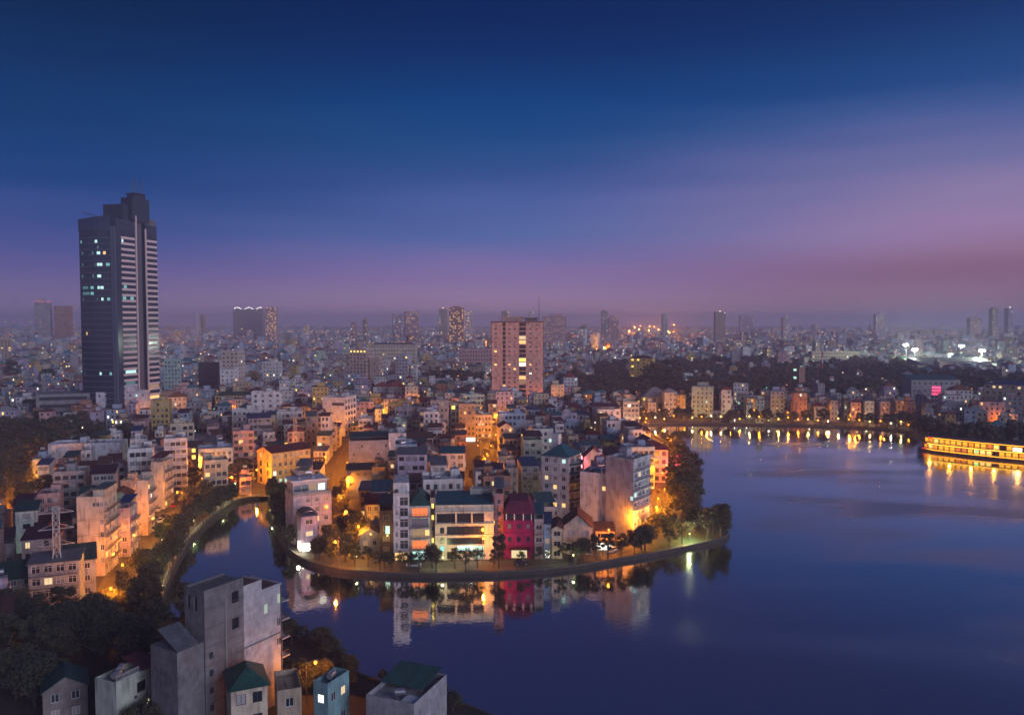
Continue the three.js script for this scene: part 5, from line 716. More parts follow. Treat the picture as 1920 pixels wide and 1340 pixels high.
B('fgten', { label: 'house with maroon sheet roof and covered terrace near the pylon', wall: 'cement grey', floors: 3, faces: { f: face({ cols: 3 }) }, roof: 'canopy', roofC: 'maroon' });
// ---------------------------------------------------------------- towers on the skyline, one by one
const FARLOOK = { far01: ['slate tower with scattered lit windows and red roof lights', 'cement grey', 0.25, 'dim'], far02: ['reddish office tower with warm windows beside slate tower', 'terracotta', 0.22, 'dim'], far03: ['broad hazy slab crowned with a string of white lights', 'cement grey', 0.02], far04: ['hazy pink tower with dense small windows beside the crowned slab', 'pink', 0.3, 'warm'], far08: ['lit residential tower with warm windows in every storey', 'terracotta', 0.3, 'warm'], far06: ['twin-topped hazy tower with roof lamp', 'pink', 0.15, 'warm'], far10: ['wide hazy block dotted with warm windows', 'pink', 0.28, 'dim'] };
const words = ['slim', 'square', 'stepped', 'broad', 'lean', 'plain'];
let fi = 0;
for (const k of Object.keys(S).filter((k) => k.startsWith('far'))) {
  const s = S[k], L = FARLOOK[k], wall = L ? L[1] : pick(['cement grey', 'pink', 'lavender', 'tan', 'white']), n = Math.max(6, Math.round(s.h / 3.6));
  const g = B(k, { ...far2, name: 'skyline_tower', category: 'tower', wall, floors: n, group: L ? undefined : 'towers on the hazy skyline', label: L ? L[0] : `hazy ${wall} high-rise of about ${Math.round(n / 5) * 5} storeys standing on the skyline`, faces: { f: face({ cols: Math.max(3, Math.round(s.w / 4.5)), ww: 2.4, wh: 1.8, lit: L ? L[2] : rr(0.04, 0.2), tone: L?.[3] }) }, roof: 'flat' });
  if (rnd() < 0.6) part('roof_house', boxG(+(s.w * 0.5).toFixed(1), +rr(4, 9).toFixed(1), 10), wallMat(WALLS[wall]), g).position.set(s.w * rr(-0.2, 0.2), s.h, 0);
  if (k === 'far03') for (let i = 0; i < 22; i++) part('crown_light', new THREE.SphereGeometry(0.9, 6, 5), glowMat([1, 1, 0.9], 6), g).position.set(-s.w * 0.45 + s.w * 0.9 * i / 21, s.h + 3 + 3 * Math.sin(i * 0.7), 8);
  if (k === 'far01') for (let i = 0; i < 8; i++) part('roof_light', new THREE.SphereGeometry(0.8, 6, 5), glowMat([1, 0.1, 0.2], 5), g).position.set(-s.w / 2 + s.w * i / 7, s.h + 1.6, 10);
  if (k === 'far07' || k === 'far14' || k === 'far19') part('roof_light', new THREE.SphereGeometry(1, 6, 5), glowMat([1, 0.7, 0.5], 8), g).position.set(0, s.h + 3, 6);
}

// ---------------------------------------------------------------- the old quarter: narrow houses, lot by lot
const fromStreets = (x, z) => Math.min(...STREETS.map(([l, w]) => distTo(l, x, z) - w / 2));
const CELL = 24, OCC = new Map();
const occKey = (x, z) => Math.floor(x / CELL) + ',' + Math.floor(z / CELL);
function occupy(r) { const e = Math.hypot(r[2], r[3]) / 2; for (let x = r[0] - e; x <= r[0] + e + CELL; x += CELL) for (let z = r[1] - e; z <= r[1] + e + CELL; z += CELL) { const k = occKey(x, z); (OCC.get(k) ?? OCC.set(k, []).get(k)).push(r); } }
OCCUPIED.forEach(occupy);
function free(x, z, w, d, yaw) {
  const c = Math.cos(yaw), s = Math.sin(yaw), pts = []; for (const a of [-0.5, 0, 0.5]) for (const b of [-0.5, -0.2, 0.2, 0.5]) pts.push([x + a * w * c + b * d * s, z - a * w * s + b * d * c]);
  for (const [px, pz] of pts) for (const r of OCC.get(occKey(px, pz)) ?? []) { const dx = px - r[0], dz = pz - r[1], cc = Math.cos(r[4]), ss = Math.sin(r[4]), lx = dx * cc - dz * ss, lz = dx * ss + dz * cc; if (Math.abs(lx) < r[2] / 2 + 0.25 && Math.abs(lz) < r[3] / 2 + 0.25) return false; }
  for (const r of OCC.get(occKey(x, z)) ?? []) { const dx = r[0] - x, dz = r[1] - z, lx = dx * c - dz * s, lz = dx * s + dz * c; if (Math.abs(lx) < w / 2 && Math.abs(lz) < d / 2) return false; }
  return true;
}
const shores = [shoreWest, shorePen, shoreFar, shoreNear];
const dry = (x, z, m) => !inside(LAKE, x, z) && Math.min(...shores.map((l) => distTo(l, x, z))) > m;
const GROVES = [[[-330, -480], [-215, -480], [-200, -330], [-165, -300], [-178, -255], [-260, -255]], [[-110, -128], [-58, -128], [-68, -186], [-96, -200], [-104, -170]], [[60, -640], [60, -760], [130, -1180], [560, -1180], [560, -760], [330, -700], [150, -640]], [[-120, -860], [10, -830], [10, -930], [-110, -930]]];   // where trees stand instead of houses
GROVES.push([...STREET_EAST, ...SHORE_PENINSULA.slice(12).reverse()]);
const grove = (x, z) => GROVES.some((p) => inside(p, x, z));
const NAMES = { 8: 'eight', 1: 'one', 2: 'two', 3: 'three', 4: 'four', 5: 'five', 6: 'six', 7: 'seven' };
const ROOFWORD = { gable: 'gable roof', hip: 'hip roof', shed: 'sloping sheet roof', canopy: 'roof canopy', flat: 'flat roof terrace' };
const quarter = (x, z) => {
  if (x < -88 && z > -345) return z > -215 ? 'near the pylon' : x < -150 ? 'between grove and canal street' : 'behind canal street';
  if (z > -300 && x < 70) return 'behind the promenade row';
  if (z > -400 && x < 80) return x < -30 ? 'between the lamp-lit streets' : 'beside the orange alley';
  if (z > -540 && x < 85) return x < -100 ? 'beyond the yellow school' : 'at the inland peninsula end';
  if (x > 75) return 'on the far shore';
  return x < -120 ? 'near the glass skyscraper' : 'before the pink tower';
};
const lots = [];
function block(cx, cz, yawDeg, U, V, tall, gap = 0.07) {
  const yaw = R(yawDeg), c = Math.cos(yaw), s = Math.sin(yaw);
  for (let v = -V; v < V;) {
    const dep = rr(10, 14), flip = rnd() < 0.5;
    for (let u = -U; u < U;) {
      const big = rnd() < 0.2, w = rr(4.2, 7.4) * (big ? rr(1.5, 2.3) : 1), d = dep * rr(0.8, 1), lu = u + w / 2, lv = v + dep / 2 + rr(-0.6, 0.6); u += w + rr(0.02, 0.25) + (rnd() < gap ? rr(2, 5) : 0);
      const x = cx + lu * c + lv * s, z = cz - lu * s + lv * c; lots.push({ x, z, w: +w.toFixed(2), d: +d.toFixed(2), yaw: yawDeg + rr(-2.5, 2.5), tall: big ? [tall[0] + 1, tall[1] + 1.8] : tall });
    }
    v += dep + (rnd() < 0.45 ? rr(2, 4) : 0.3);
  }
}
block(0, -372, 6, 95, 150, [2, 5.6]); block(-175, -300, 22, 90, 130, [1.6, 4.6]); block(-160, -485, 14, 150, 70, [2, 5]); block(0, -560, 4, 130, 60, [2, 5]); block(190, -600, -14, 140, 45, [2, 5]); block(-300, -600, 20, 110, 90, [1.8, 4.6]); block(-60, -690, 8, 200, 80, [1.8, 4.6]); block(-125, -180, 30, 40, 40, [1.4, 3.4]); block(300, -545, -25, 80, 60, [1.6, 4]);
const good = [];
for (const l of lots) {
  const { x, z, w, d } = l, yaw = R(l.yaw); if (Math.abs(x) > -z * 0.70 + 12) continue;
  const e = Math.max(w, d) / 2; if (!dry(x, z, e + 3.5) || fromStreets(x, z) < Math.min(w, d) / 2 + 2.6 || grove(x, z)) continue;
  if (!free(x, z, w, d, yaw)) continue;
  occupy([x, z, w, d, yaw]); good.push(l);
}
good.sort((a, b) => Math.hypot(a.x, a.z) - Math.hypot(b.x, b.z));
const WALLPICK = ['white', 'white', 'white', 'white', 'white', 'cream', 'cream', 'cement grey', 'cement grey', 'cement grey', 'lavender', 'lavender', 'pale blue', 'pale blue', 'pink', 'mint', 'yellow', 'tan', 'terracotta'], ROOFPICK = [['flat', 'grey'], ['flat', 'grey'], ['flat', 'grey'], ['flat', 'grey'], ['flat', 'grey'], ['flat', 'grey'], ['canopy', 'grey'], ['shed', 'grey'], ['shed', 'teal'], ['canopy', 'green'], ['canopy', 'red'], ['canopy', 'teal'], ['canopy', 'maroon'], ['gable', 'red'], ['gable', 'maroon'], ['hip', 'red'], ['hip', 'maroon'], ['shed', 'rust'], ['shed', 'green'], ['shed', 'blue'], ['shed', 'maroon'], ['gable', 'rust']];
const NEAREST = 290;
const rest = good.slice(NEAREST);
good.slice(0, NEAREST).forEach((l) => {
  const n = Math.max(1, Math.round(rr(...l.tall))), wall = pick(WALLPICK), [roof, roofC] = l.w > 8.5 && rnd() < 0.7 ? ['flat', 'grey'] : pick(ROOFPICK), dist = Math.hypot(l.x, l.z), tier = dist < 330 ? 0 : 1, q = quarter(l.x, l.z), size = l.w < 5.4 ? 'narrow ' : l.w > 8 ? 'wide ' : '';
  const cols = Math.max(1, Math.round(l.w / 2.5)), f = { cols, ww: pick([1.2, 1.5, 1.8]), wh: pick([1.5, 1.7]), style: pick(['pair', 'grid', 'wide']), frame: pick(['white', 'white', 'brown', 'dark', 'green']), lit: 0.06 };
  if (rnd() < 0.5) { f.balcony = +rr(0.7, 1.1).toFixed(1); f.solid = rnd() < 0.35; } if (rnd() < 0.4) f.ledge = true; if (rnd() < 0.35) f.awning = pick(['red', 'green', 'blue', 'rust']); if (rnd() < 0.6) f.units = 3; if (rnd() < 0.25) { f.shop = pick(['white', 'warm', 'cool', 'yellow']); f.from = Math.min(1, n - 1); }
  const side = rnd() < 0.35 ? { cols: Math.max(1, Math.round(l.d / 4)), ww: 0.8, wh: 1.0, skip: 0.5, lit: 0.06, frame: 'white' } : undefined;
  building({ ...l, h: +(n * rr(3.0, 3.4)).toFixed(2), floors: n, tier, name: 'row_house', category: 'house', group: 'row houses ' + q, label: `${size}${wall} ${NAMES[n]}-storey house with ${roof === 'flat' ? 'flat roof terrace' : roofC + ' ' + ROOFWORD[roof]} ${q}`,
    wallM: rnd() < 0.3 ? cementMat(WALLS[wall]) : wallMat(WALLS[wall]), faces: { f, b: { ...f, balcony: 0, awning: undefined, ledge: false }, r: side, l: side }, roof, roofC, roofO: { tile: roof !== 'shed' && roofC !== 'rust', rise: roof === 'shed' ? rr(0.8, 1.8) : undefined, along: rnd() < 0.5 ? 'z' : 'x' }, clutter: roof === 'flat' ? 3 : 0 });
});
// ---------------------------------------------------------------- the city beyond, too far to take house by house
{
  const W = new Map(), RF = new Map(), dark = new Quads(), lit = new Map();
  const get = (m, k) => m.get(k) ?? m.set(k, new Quads()).get(k);
  const house = (x, z, w, d, h, yaw, wall, roof, detail, litP) => {
    const c = Math.cos(yaw), s = Math.sin(yaw), P = (a, y, b) => [x + a * c + b * s, GROUND + y, z - a * s + b * c], q = get(W, wall), X = w / 2, Z = d / 2;
    q.quad(P(-X, 0, Z), P(X, 0, Z), P(X, h, Z), P(-X, h, Z)); q.quad(P(X, 0, Z), P(X, 0, -Z), P(X, h, -Z), P(X, h, Z)); q.quad(P(-X, 0, -Z), P(-X, 0, Z), P(-X, h, Z), P(-X, h, -Z)); q.quad(P(X, 0, -Z), P(-X, 0, -Z), P(-X, h, -Z), P(X, h, -Z));
    const r = get(RF, roof), v = rnd();
    if (v < 0.4 && w < 16) { const t = h + Math.min(w, d) * 0.3, o = 0.3; r.quad(P(-X - o, h - 0.1, Z + o), P(X + o, h - 0.1, Z + o), P(X * 0.2, t, 0), P(-X * 0.2, t, 0)); r.quad(P(X + o, h - 0.1, -Z - o), P(-X - o, h - 0.1, -Z - o), P(-X * 0.2, t, 0), P(X * 0.2, t, 0)); r.quad(P(X + o, h - 0.1, Z + o), P(X + o, h - 0.1, -Z - o), P(X * 0.2, t, 0), P(X * 0.2, t, 0)); r.quad(P(-X - o, h - 0.1, -Z - o), P(-X - o, h - 0.1, Z + o), P(-X * 0.2, t, 0), P(-X * 0.2, t, 0)); }
    else { r.quad(P(-X, h, Z), P(X, h, Z), P(X, h, -Z), P(-X, h, -Z)); if (v > 0.6) { const a = X * 0.5, k = 2.6, u = -Z * 0.3; q.quad(P(-a, h, u), P(a, h, u), P(a, h + k, u), P(-a, h + k, u)); q.quad(P(a, h, u), P(a, h, -Z), P(a, h + k, -Z), P(a, h + k, u)); q.quad(P(-a, h, -Z), P(-a, h, u), P(-a, h + k, u), P(-a, h + k, -Z)); r.quad(P(-a, h + k, u), P(a, h + k, u), P(a, h + k, -Z), P(-a, h + k, -Z)); } }
    const n = Math.max(1, Math.round(h / 3.3)), cols = Math.max(1, Math.round(w / (detail ? 2.8 : 4)));
    for (let k = 0; k < n; k++) for (let i = 0; i < cols; i++) {
      if (rnd() < 0.15) continue; const on = rnd() < litP, bx = -X + w * (i + 0.5) / cols, by = k * h / n + 0.9, ww = Math.min(1.5, w / cols * 0.32) * (detail ? 0.55 : 0.8), qq = on ? get(lit, pick(['warm', 'warm', 'soft', 'white', 'yellow', 'cool', 'dim'])) : dark;
      if (!on && !detail) { if (rnd() < 0.5) continue; } qq.quad(P(bx - ww, by, Z + 0.06), P(bx + ww, by, Z + 0.06), P(bx + ww, by + 1.5, Z + 0.06), P(bx - ww, by + 1.5, Z + 0.06));
    }
  };
  const roofs = ['red', 'maroon', 'green', 'grey', 'grey', 'rust', 'teal', 'grey'];
  for (const l of rest) house(l.x, l.z, l.w, l.d, rr(...l.tall) * 3.2 + 0.6, R(l.yaw), pick(WALLPICK), pick(roofs), true, 0.11);
  for (const [z0, z1, step, hLo, hHi] of [[-620, -950, 11.5, 5, 15], [-950, -1700, 17, 6, 19], [-1700, -3000, 27, 7, 26], [-3000, -5200, 48, 8, 32]]) {
    for (let z = z0; z > z1; z -= step) for (let x = z * 0.72; x < -z * 0.72; x += step) {
      const px = x + rr(-0.35, 0.35) * step, pz = z + rr(-0.35, 0.35) * step; if (rnd() < 0.16 || (grove(px, pz) && (pz > -640 || px < 0 || rnd() < 0.7)) || (pz > -700 && (!dry(px, pz, 12) || fromStreets(px, pz) < 6))) continue;
      const w = step * rr(0.42, 0.85), d = step * rr(0.5, 0.8), yaw = R(18 * noise3.noise(px / 300, pz / 300, 2) * 3 + rr(-5, 5)); if (pz > -1250 && !free(px, pz, w, d, yaw)) continue;
      const big = rnd() < 0.05, h = (big ? rr(1.5, 2.3) : 1) * (hLo + (hHi - hLo) * rnd() * rnd()); house(px, pz, w, d, h, yaw, pick(WALLPICK), pick(roofs), z0 > -900, z0 < -1700 ? 0.16 : 0.10);
    }
  }
  const all = thing('distant_city', 'hazy city of countless small houses reaching to the skyline', 'city', [0, 0, 0]); all.userData.kind = 'stuff';
  const add = (n, q, m) => part(n, q.geometry(), m, all, true);
  for (const [k, q] of W) add('house_walls', q, wallMat(WALLS[k])); for (const [k, q] of RF) add('house_roofs', q, plainMat(ROOFS[k], 0.85)); add('dark_windows', dark, GLASS[2]);
  for (const [k, q] of lit) add('lit_windows', q, LIT[k]);
  const spark = new Map();                            // lamps and signs of the far streets
  for (let k = 0; k < 2300; k++) { const z = -(470 + 3600 * Math.pow(rnd(), 1.5)), x = rr(-0.7, 0.7) * -z; if (!dry(x, z, 14) || (grove(x, z) && rnd() < 0.5) || !free(x, z, 0.5, 0.5, 0)) continue; const r = Math.max(0.22, -z * 0.00030) * rr(0.7, 1.5), y = GROUND + rr(4, 10) + -z * 0.003, q = get(spark, rnd() < 0.62 ? 'orange' : rnd() < 0.62 ? 'white' : rnd() < 0.6 ? 'yellow' : rnd() < 0.6 ? 'red' : 'green'); q.box(x - r, y - r, z - r, x + r, y + r, z + r); }
  const tone = { orange: glowMat([1, 0.36, 0.04], 3.2), white: glowMat([1, 0.92, 0.75], 2.6), yellow: glowMat([1, 0.7, 0.2], 3), red: glowMat([1, 0.08, 0.12], 2), green: glowMat([0.2, 1, 0.5], 1.6) };
  for (const [k, q] of spark) add('far_lamps', q, tone[k]);
}

// ---------------------------------------------------------------- trees
function limb(q, a, b, r0, r1) { const A = new THREE.Vector3(...a), B = new THREE.Vector3(...b), g = new THREE.CylinderGeometry(r1, r0, A.distanceTo(B), 7, 1, true); g.translate(0, A.distanceTo(B) / 2, 0); g.applyQuaternion(new THREE.Quaternion().setFromUnitVectors(new THREE.Vector3(0, 1, 0), B.clone().sub(A).normalize())); g.translate(...a); q.push(g); }
function leaves(clumps, count, size) {               // leaf sprays through the volume of each clump, thicker towards its skin
  const p = [], n = [], ix = []; const total = clumps.reduce((s, c) => s + c[3] ** 2, 0);
  for (const [cx, cy, cz, r] of clumps) {
    const m = Math.round(count * r * r / total);
    for (let k = 0; k < m; k++) {
      const d = new THREE.Vector3(rr(-1, 1), rr(-0.8, 1), rr(-1, 1)).normalize(), e = r * Math.pow(rnd(), 0.38) * rr(0.8, 1.12), c = new THREE.Vector3(cx + d.x * e, cy + d.y * e * 0.78, cz + d.z * e), nn = d.clone().add(new THREE.Vector3(rr(-1, 1), rr(-0.4, 1.2), rr(-1, 1)).multiplyScalar(0.8)).normalize();
      const t = new THREE.Vector3(rr(-1, 1), rr(-1, 1), rr(-1, 1)).cross(nn).normalize(), b = nn.clone().cross(t), s = size * rr(0.6, 1.3), i = p.length / 3;
      for (const [u, v, w] of [[-0.5, 0, 0], [0, -0.32, 0.1], [0.5, 0, 0], [0, 0.32, 0.1]]) { const v3 = c.clone().addScaledVector(t, u * s).addScaledVector(b, v * s).addScaledVector(nn, w * s); p.push(v3.x, v3.y, v3.z); n.push(nn.x, nn.y, nn.z); }
      ix.push(i, i + 1, i + 2, i, i + 2, i + 3);
    }
  }
  const g = new THREE.BufferGeometry(); g.setAttribute('position', new THREE.Float32BufferAttribute(p, 3)); g.setAttribute('normal', new THREE.Float32BufferAttribute(n, 3)); g.setIndex(ix); return g;
}
const barkM = plainMat([0.06, 0.045, 0.035], 0.95), LEAF = [[0.034, 0.046, 0.014], [0.042, 0.046, 0.015], [0.026, 0.036, 0.015], [0.050, 0.048, 0.016]].map((c) => new THREE.MeshPhysicalMaterial({ color: new THREE.Color(...c), roughness: 0.95, transmission: 0.35, thickness: 0, side: THREE.DoubleSide }));
function treeKind(wide, tall, count, size, nClumps) { // unit tree, 10 m high
  const q = [], cl = []; const fork = tall ? 3.4 : 2.8; limb(q, [0, 0, 0], [rr(-0.2, 0.2), fork, rr(-0.2, 0.2)], 0.30, 0.2);
  for (let k = 0; k < nClumps; k++) { const a = k * 2.399 + rr(-0.4, 0.4), t = (k + 0.5) / nClumps, y = fork + 0.9 + (9.3 - fork - 0.9) * Math.pow(t, 0.8), R0 = wide * Math.sqrt(Math.max(0.06, 1 - Math.pow((y - 5.6) / 4.6, 2))) * rr(0.55, 1), r = rr(0.9, 1.55) * wide / 3; cl.push([Math.cos(a) * R0 * 0.75, y - 0.4, Math.sin(a) * R0 * 0.75, r]); if (k % 2 === 0) limb(q, [0, fork - 0.3, 0], [Math.cos(a) * R0 * 0.6, y - 0.6, Math.sin(a) * R0 * 0.6], 0.13, 0.04); }
  limb(q, [0, fork, 0], [0.2, 8, 0.1], 0.18, 0.05);
  return { trunk: mergeGeometries(q), crown: leaves(cl, count, size) };
}
const AIRY = [treeKind(3.6, true, 760, 0.62, 9), treeKind(3.0, true, 620, 0.6, 8)], KINDS = [treeKind(3.6, false, 2600, 0.62, 17), treeKind(3.0, true, 2200, 0.6, 14), treeKind(4.1, false, 3000, 0.66, 20), treeKind(2.5, true, 1700, 0.55, 11)], FARKINDS = [treeKind(4.0, false, 620, 1.15, 13), treeKind(3.4, false, 520, 1.1, 11)];
function tree(kinds, x, z, h, label, group, wide = 1) {
  const k = pick(kinds), s = h / 10, t = thing('tree', label, 'tree', [x, GROUND, z], rr(0, 6.28), group); t.scale.set(s * wide * rr(0.9, 1.15), s, s * wide * rr(0.9, 1.15));
  part('trunk', k.trunk, barkM, t); part('crown', k.crown, pick(LEAF), t); return t;
}
const clear = (x, z) => { for (const r of OCC.get(occKey(x, z)) ?? []) { const dx = x - r[0], dz = z - r[1], c = Math.cos(r[4]), s = Math.sin(r[4]); if (Math.abs(dx * c - dz * s) < r[2] / 2 + 0.3 && Math.abs(dx * s + dz * c) < r[3] / 2 + 0.3) return false; } return !inside(LAKE, x, z); };
for (const [x, z, h] of TREES_WEST) if (clear(x, z)) tree(KINDS, x, z, h * 0.92, z > -192 ? 'dark leafy tree in the thick bank grove by the concrete block' : 'leafy street tree between canal street and stone bank', z > -192 ? 'bank grove trees' : 'canal street trees', 1.1);
for (const [x, z, h] of TREES_PENINSULA) if (clear(x, z)) {
  const tip = x > 50 && z > -285, east = x > 36 && !tip, front = z > -240;
  tree(h < 7 && front ? AIRY : KINDS, x, z, h * (h < 5 ? 1.3 : 1), tip ? 'bushy tree on the tip of the peninsula' : east ? 'tall tree lit orange along the eastern lakeside street' : h < 6 ? 'small young tree in a peninsula street' : front ? 'promenade tree in front of the lakeside houses' : 'leafy tree between the peninsula houses', tip ? 'trees on the peninsula tip' : east ? 'eastern lakeside trees' : h < 6 ? 'young peninsula trees' : front ? 'promenade trees' : 'peninsula courtyard trees', east ? 1.15 : 1);
}
// along the water: the canal bank, the west edge of the peninsula, the near bank, the far shore
const rows = [[shoreWest, 4.6, 6, 10, 'leafy street tree between canal street and stone bank', 'canal street trees', KINDS, 1], [shorePen.slice(0, 17), 5, 5.5, 8.5, 'leafy tree leaning over the west edge of the peninsula', 'west edge trees', KINDS, 1], [shorePen.slice(24, 52), 8.5, 4.5, 7.5, 'small young tree in a peninsula street', 'young peninsula trees', AIRY, 0.95], [shorePen.slice(58, 106), 7.5, 8, 12.5, 'tall tree lit orange along the eastern lakeside street', 'eastern lakeside trees', KINDS, 1.1], [shoreFar.slice(0, 44), 8.5, 6, 11, 'dark tree lining the far lake shore', 'far shore trees', FARKINDS, 1.1], [shoreNear.slice(34, 74), 2.6, 2.4, 5.5, 'leafy bush or small tree on the near bank', 'near bank trees', KINDS, 1.3]];
for (const [line, gap, lo, hi, label, group, kinds, wide] of rows) { const o = orient(line), c = curve(line, gap); c.forEach(([x, z], i) => { if (rnd() < 0.2) return; const [a, b] = c[Math.max(0, i - 1)], [p, q] = c[Math.min(c.length - 1, i + 1)], n = Math.hypot(p - a, q - b), s = rr(0.5, 4.2), X = x + (q - b) / n * o * s, Z = z - (p - a) / n * o * s; if (clear(X, Z)) tree(kinds, X, Z, rr(lo, hi), label, group, wide); }); }
for (const [x, z, h] of [[-40, -149, 7], [-36, -150.5, 6.5], [-44, -152, 6], [-33.5, -147.5, 5.5], [-47, -157, 6]]) tree(KINDS, x, z, h, 'tree lit orange by a lamp on the near bank', 'lamp-lit near bank trees', 1.1);
for (const [x, z, h] of [[49, -247, 6.5], [54, -252, 7], [44, -250, 7], [47, -258, 8], [53, -262, 8], [58, -258, 6.5], [40, -246, 6.5], [60, -268, 8.5], [51, -271, 8]]) tree(h > 7.4 ? KINDS : AIRY, x, z, h, 'bushy tree on the tip of the peninsula', 'trees on the peninsula tip', 1.1);
for (const [x, z, h] of TREES_LEFT) if (clear(x, z)) tree(KINDS, x, z, h, 'large dark tree in the grove below the glass skyscraper', 'grove trees', 1.3);
for (const [x, z, h] of TREES_FAR) if (clear(x, z)) tree(FARKINDS, x, z, Math.max(9.5, h), x > 80 && z > -560 ? 'dark tree lining the far lake shore' : 'dark round tree between distant roofs', x > 80 && z > -560 ? 'far shore trees' : 'distant street trees', 1.2);
for (const [p, n, lo, hi] of [[GROVES[0], 46, 11, 17], [GROVES[1], 20, 8, 12]]) { const xs = p.map((v) => v[0]), zs = p.map((v) => v[1]); for (let k = 0, m = 0; k < 400 && m < n; k++) { const x = rr(Math.min(...xs), Math.max(...xs)), z = rr(Math.min(...zs), Math.max(...zs)); if (inside(p, x, z) && clear(x, z) && dry(x, z, 3)) { tree(p === GROVES[0] ? FARKINDS : KINDS, x, z, rr(lo, hi), p === GROVES[0] ? 'large dark tree in the grove below the glass skyscraper' : 'dark leafy tree in the thick bank grove by the concrete block', p === GROVES[0] ? 'grove trees' : 'bank grove trees', 1.25); m++; } } }
{ // the wooded park beyond the lake, one dark mass
  const spots = [], m4 = new THREE.Matrix4(), q4 = new THREE.Quaternion(), up = new THREE.Vector3(0, 1, 0);
  const fill = (p, step, lo, hi) => { const xs = p.map((v) => v[0]), zs = p.map((v) => v[1]); for (let x = Math.min(...xs); x < Math.max(...xs); x += step) for (let z = Math.min(...zs); z < Math.max(...zs); z += step) { const a = x + rr(-0.5, 0.5) * step, b = z + rr(-0.5, 0.5) * step; const v = noise3.noise(a / 70, b / 70, 9); if (v > -0.28 && inside(p, a, b) && clear(a, b)) spots.push([a, b, rr(lo, hi) * (0.85 + 0.5 * v)]); } };
  fill(GROVES[2], 12, 10, 21); fill(GROVES[3], 11, 10, 18);
  for (let k = 0; k < 900; k++) { const z = rr(-560, -2600), x = rr(-0.7, 0.7) * -z; if (noise3.noise(x / 140, z / 140, 5) > 0.12 && clear(x, z)) spots.push([x, z, rr(8, 16)]); }
  FARKINDS.forEach((k, i) => { const mine = spots.filter((_, j) => j % 2 === i), im = new THREE.InstancedMesh(k.crown, LEAF[2], mine.length); im.name = numbered('distant_woods'); im.userData = { label: 'dark wooded park and scattered far trees beyond lake', category: 'woods', kind: 'stuff' }; mine.forEach(([x, z, h], j) => im.setMatrixAt(j, m4.compose(new THREE.Vector3(x, GROUND - 1, z), q4.setFromAxisAngle(up, rr(0, 6)), new THREE.Vector3(h / 8, h / 10, h / 8)))); scene.add(im); });
}
// ---------------------------------------------------------------- lamps
const sodium = new THREE.Color(1, 0.27, 0.008), sodiumGlow = glowMat([1, 0.44, 0.05], 2.1), parkGlow = glowMat([0.95, 1, 0.45], 4);
const poleG = new THREE.CylinderGeometry(0.06, 0.11, 8, 7).translate(0, 4, 0), armG = new Quads().bar([0, 7.9, 0], [0, 8.3, 1.5], 0.05).geometry(), headG = boxG(0.34, 0.12, 0.8), bulbG = new THREE.SphereGeometry(0.24, 12, 8), sodiumG = new THREE.SphereGeometry(0.34, 12, 8);
const streetName = [['along the canal street', 'canal street'], ['in the tree-lined lane beside the lilac hotel', 'lane'], ['in the orange alley behind the cream bank', 'alley'], ['on the promenade', 'promenade'], ['on the eastern lakeside street', 'east street'], ['on the far lake shore', 'far shore'], ['on the cross street inland', 'cross street'], ['on the lane by the grove', 'grove lane']];
SODIUM.push([-37.9, -145]);
for (const [k, gap] of [[0, 21], [1, 20], [2, 19], [4, 19], [5, 17], [6, 26], [7, 22]]) { const [l, w] = STREETS[k], c = curve(l, gap); c.forEach(([x, z], i) => { const [a, b] = c[Math.max(0, i - 1)], [p, q] = c[Math.min(c.length - 1, i + 1)], n = Math.hypot(p - a, q - b), s = i % 2 ? 1 : -1, X = x - (q - b) / n * s * (w / 2 + 0.5), Z = z + (p - a) / n * s * (w / 2 + 0.5); if (SODIUM.every(([u, v]) => Math.hypot(u - X, v - Z) > gap * 0.62) && clear(X, Z)) SODIUM.push([X, Z]); }); }
SODIUM.forEach(([x, z], i) => {
  const ds = STREETS.map(([l]) => distTo(l, x, z)), k = ds.indexOf(Math.min(...ds)), near = x > -50 && z > -180;
  const t = thing('street_lamp', near ? 'orange street lamp under the near bank tree' : `glowing orange sodium street lamp ${streetName[k][0]}`, 'street lamp', [x, GROUND, z], rr(0, 6.28), near ? undefined : 'sodium lamps ' + streetName[k][0]);
  part('pole', poleG, IRON, t); part('arm', armG, IRON, t); put(part('lamp_head', headG, GALV, t), 0, 8.32, 1.7); put(part('lamp_bulb', sodiumG, sodiumGlow, t), 0, 7.96, 1.7);
  const l = new THREE.PointLight(sodium, near ? 350 : k === 3 ? 550 : k === 5 ? 420 : k === 4 ? 1700 : z < -450 ? 900 : z > -235 && x < -80 ? 650 : 1150); l.position.set(0, 7.5, 1.7); l.shadow.radius = 8; l.castShadow = true; t.add(l);
});
const gPole = new THREE.CylinderGeometry(0.05, 0.08, 2.7, 7).translate(0, 1.35, 0);
GLOBES.forEach(([x, z]) => {
  const far = z < -400, w = x < -80, t = thing('park_lamp', far ? 'yellow-white globe lamp on the far lake promenade' : w ? 'yellow-white globe lamp on the canal bank' : x > 50 ? 'bright globe lamp on the lawn of the peninsula tip' : 'yellow-green globe lamp among the promenade trees', 'park lamp', [x, GROUND, z], 0, far ? 'far promenade globe lamps' : w ? 'canal bank globe lamps' : x > 50 ? undefined : 'promenade globe lamps');
  part('pole', gPole, IRON, t); put(part('lamp_globe', bulbG, parkGlow, t), 0, 2.9, 0); const l = new THREE.PointLight(new THREE.Color(0.92, 1, 0.45), far ? 90 : x > 50 ? 600 : 150); l.position.set(0, 2.9, 0); l.shadow.radius = 12; l.castShadow = true; t.add(l);
});
const farLine = curve(shoreFar.slice(0, 38), 6.5), fo = orient(shoreFar), lanternTone = [[[1, 0.40, 0.03], sodium], [[1, 0.62, 0.16], new THREE.Color(1, 0.55, 0.12)], [[1, 0.95, 0.7], new THREE.Color(1, 0.9, 0.6)]];
